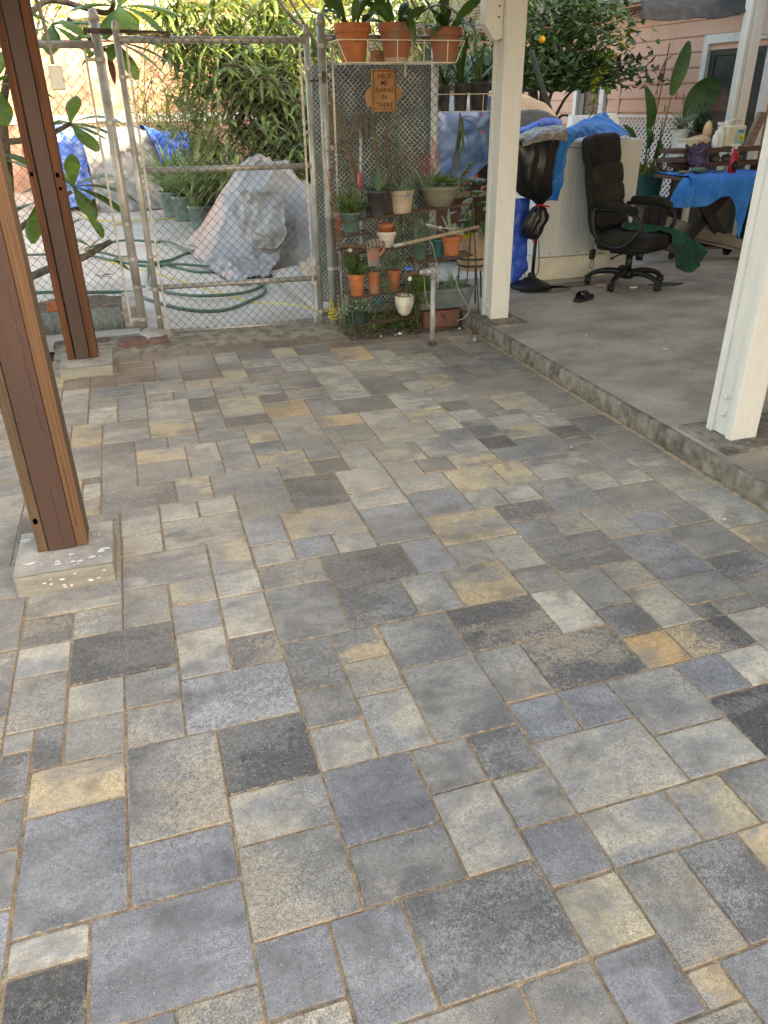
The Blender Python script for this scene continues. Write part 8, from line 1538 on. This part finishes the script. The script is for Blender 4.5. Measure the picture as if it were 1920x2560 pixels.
t = thing('pliers', 'rusty pliers and hooks lying on the blue table', 'tool', (5.36, 5.6, .84)); mb = MB(); mb.tube(cr([(5.30, 5.55, .845), (5.36, 5.57, .85), (5.43, 5.58, .86), (5.44, 5.58, .875)], 5), .008, n=6); mb.tube(cr([(5.31, 5.58, .845), (5.38, 5.57, .85), (5.42, 5.55, .855)], 5), .007, n=6); mb.build('tool_body', 'rust', t)
for i, (x, r_) in enumerate(((5.66, .055), (5.80, .05), (5.93, .06))):
    o = blobby((x, 6.02, .90+r_*.6), (r_, .05, r_*.62), .5, 'stone', 'bark', None, 10+i); tag(o, ['left rounded stone under the top shelf board', 'middle rounded stone under the top shelf board', 'right rounded stone under the top shelf board'][i], 'stone', 'rounded stones on the shelf boards')
t = thing('spiky_houseplant', 'spiky green houseplant in a white pot before the screen door', 'potted plant', (5.75, 6.9, 1.0))
mb = MB()
for k in range(80): mb.cr = random.random(); mb.blade((5.72, 6.7, 1.18), random.uniform(0, 6.28), random.uniform(.0, 1.4), random.uniform(.14, .28), .018, .6, 4, 'fat', .3)
mb.build('foliage', 'leaf_grey', t, attr=True); mb = MB(); mb.lathe([(0, .9), (.06, .9), (.085, 1.16), (.09, 1.18), (.08, 1.18), (0, 1.15)], (5.72, 6.7, 0), n=20); mb.build('pot', 'white_plastic', t)
mb = MB(); mb.tube([(5.72, 6.7, .1), (5.72, 6.7, .9)], .02, n=8); mb.build('stand', 'black_plastic', t)
t = thing('bushy_houseplant', 'dark bushy houseplant behind the spiky one at the screen door', 'potted plant', (6.1, 6.9, 1.0))
bushy(t, (6.05, 6.85, 1.12), 22, .26, .07, .02, 'leaf_dark', el=(.3, 1.5), every=.02, spread=.05); mb = MB(); mb.lathe([(0, .1), (.09, .1), (.11, 1.12), (.12, 1.14), (.10, 1.14), (0, 1.1)], (6.05, 6.85, 0), n=20); mb.build('pot', 'plastic_black', t)
t = thing('orchid_spray', 'green orchid leaves reaching in front of the right white post', 'plant', (2.62, 1.95, 1.4))
# dolly plank
t = thing('tilted_plank', 'long dusty grey plank tilted down beneath the blue table', 'board', (5.4, 5.6, .2))
mb = MB(); mb.add([(5.02, 5.80, .30), (5.60, 5.15, .14), (5.66, 5.20, .14), (5.08, 5.85, .30), (5.05, 5.80, .44), (5.62, 5.15, .23), (5.66, 5.19, .23), (5.09, 5.85, .44)], [(3, 2, 1, 0), (4, 5, 6, 7), (0, 1, 5, 4), (1, 2, 6, 5), (2, 3, 7, 6), (3, 0, 4, 7)]); mb.build('plank', 'ply', t, bevel=.003)
mb = MB(); mb.add([(5.00, 5.70, .285), (5.55, 5.05, .155), (5.85, 5.30, .155), (5.30, 5.95, .285), (5.00, 5.70, .30), (5.55, 5.05, .17), (5.85, 5.30, .17), (5.30, 5.95, .30)], [(3, 2, 1, 0), (4, 5, 6, 7), (0, 1, 5, 4), (1, 2, 6, 5), (2, 3, 7, 6), (3, 0, 4, 7)]); mb.build('board', 'ply', t)
t = thing('furniture_dolly', 'low wooden furniture dolly on casters under the table', 'dolly', (5.15, 5.6, .1))
bx((4.85, 5.40, .175), (5.60, 5.95, .20)).build('deck', 'wood_bench', t, bevel=.003)
for (x, y) in ((4.90, 5.46), (5.53, 5.46), (4.92, 5.88), (5.53, 5.88)):
    mb = MB(); mb.tube([(x-.012, y, .132), (x+.012, y, .132)], .032, n=14); mb.box((x-.016, y-.02, .145), (x+.016, y+.02, .1745)); mb.build('caster', 'black_plastic', t)
# clutter seen under the table
t = thing('storage_crate', 'dark crate with white uprights standing behind the table legs', 'crate', (5.6, 6.4, .1))
bx((5.15, 6.35, .1), (5.45, 6.6, .55)).build('crate_body', 'plastic_black', t, bevel=.01); bx((5.60, 6.42, .1), (5.66, 6.46, .86)).build('upright', 'white_paint', t); bx((5.72, 6.42, .1), (5.78, 6.46, .86)).build('upright', 'white_paint', t); bx((5.85, 6.35, .1), (6.25, 6.6, .75)).build('crate_body', 'plastic_black', t, bevel=.01)
t = thing('plastic_stool', 'grey stool standing beside the teal pot under the table', 'stool', (5.05, 6.1, .1))
mb = MB(); mb.lathe([(0, .50), (.13, .50), (.14, .52), (.13, .545), (0, .55)], (5.05, 6.15, 0), n=24); mb.build('seat', 'plastic_black', t)
for (dx, dy) in ((-.09, -.08), (.09, -.08), (.09, .08), (-.09, .08)): mb = MB(); mb.tube([(5.05+dx, 6.15+dy, .5), (5.05+dx*1.2, 6.15+dy*1.2, .1)], .010, n=8); mb.build('leg', 'black_plastic', t)
# right edge: orchid leaves by right post
for (az, el, L, w_, dr, m_) in ((3.0, .35, .22, .05, 1.3, 'leaf_bird'), (2.9, -.3, .20, .045, .9, 'leaf_dark'), (3.3, .9, .16, .05, 1.2, 'leaf_big'), (2.7, -.8, .22, .04, .3, 'leaf_dark')):
    mb = MB(); mb.blade((5.2, 4.3, 1.80), az+.9, el, L*1.1, w_, dr, 9, 'obov', .3); mb.build('leaf', m_, bpy.data.objects['orchid_spray'], attr=True, smooth=True)
bpy.data.objects['orchid_spray'].location = (5.2, 4.3, 1.8)
for c in bpy.data.objects['orchid_spray'].children:
    c.data.transform(Matrix.Translation(Vector((2.62, 1.95, 1.4))-Vector((5.2, 4.3, 1.8))))
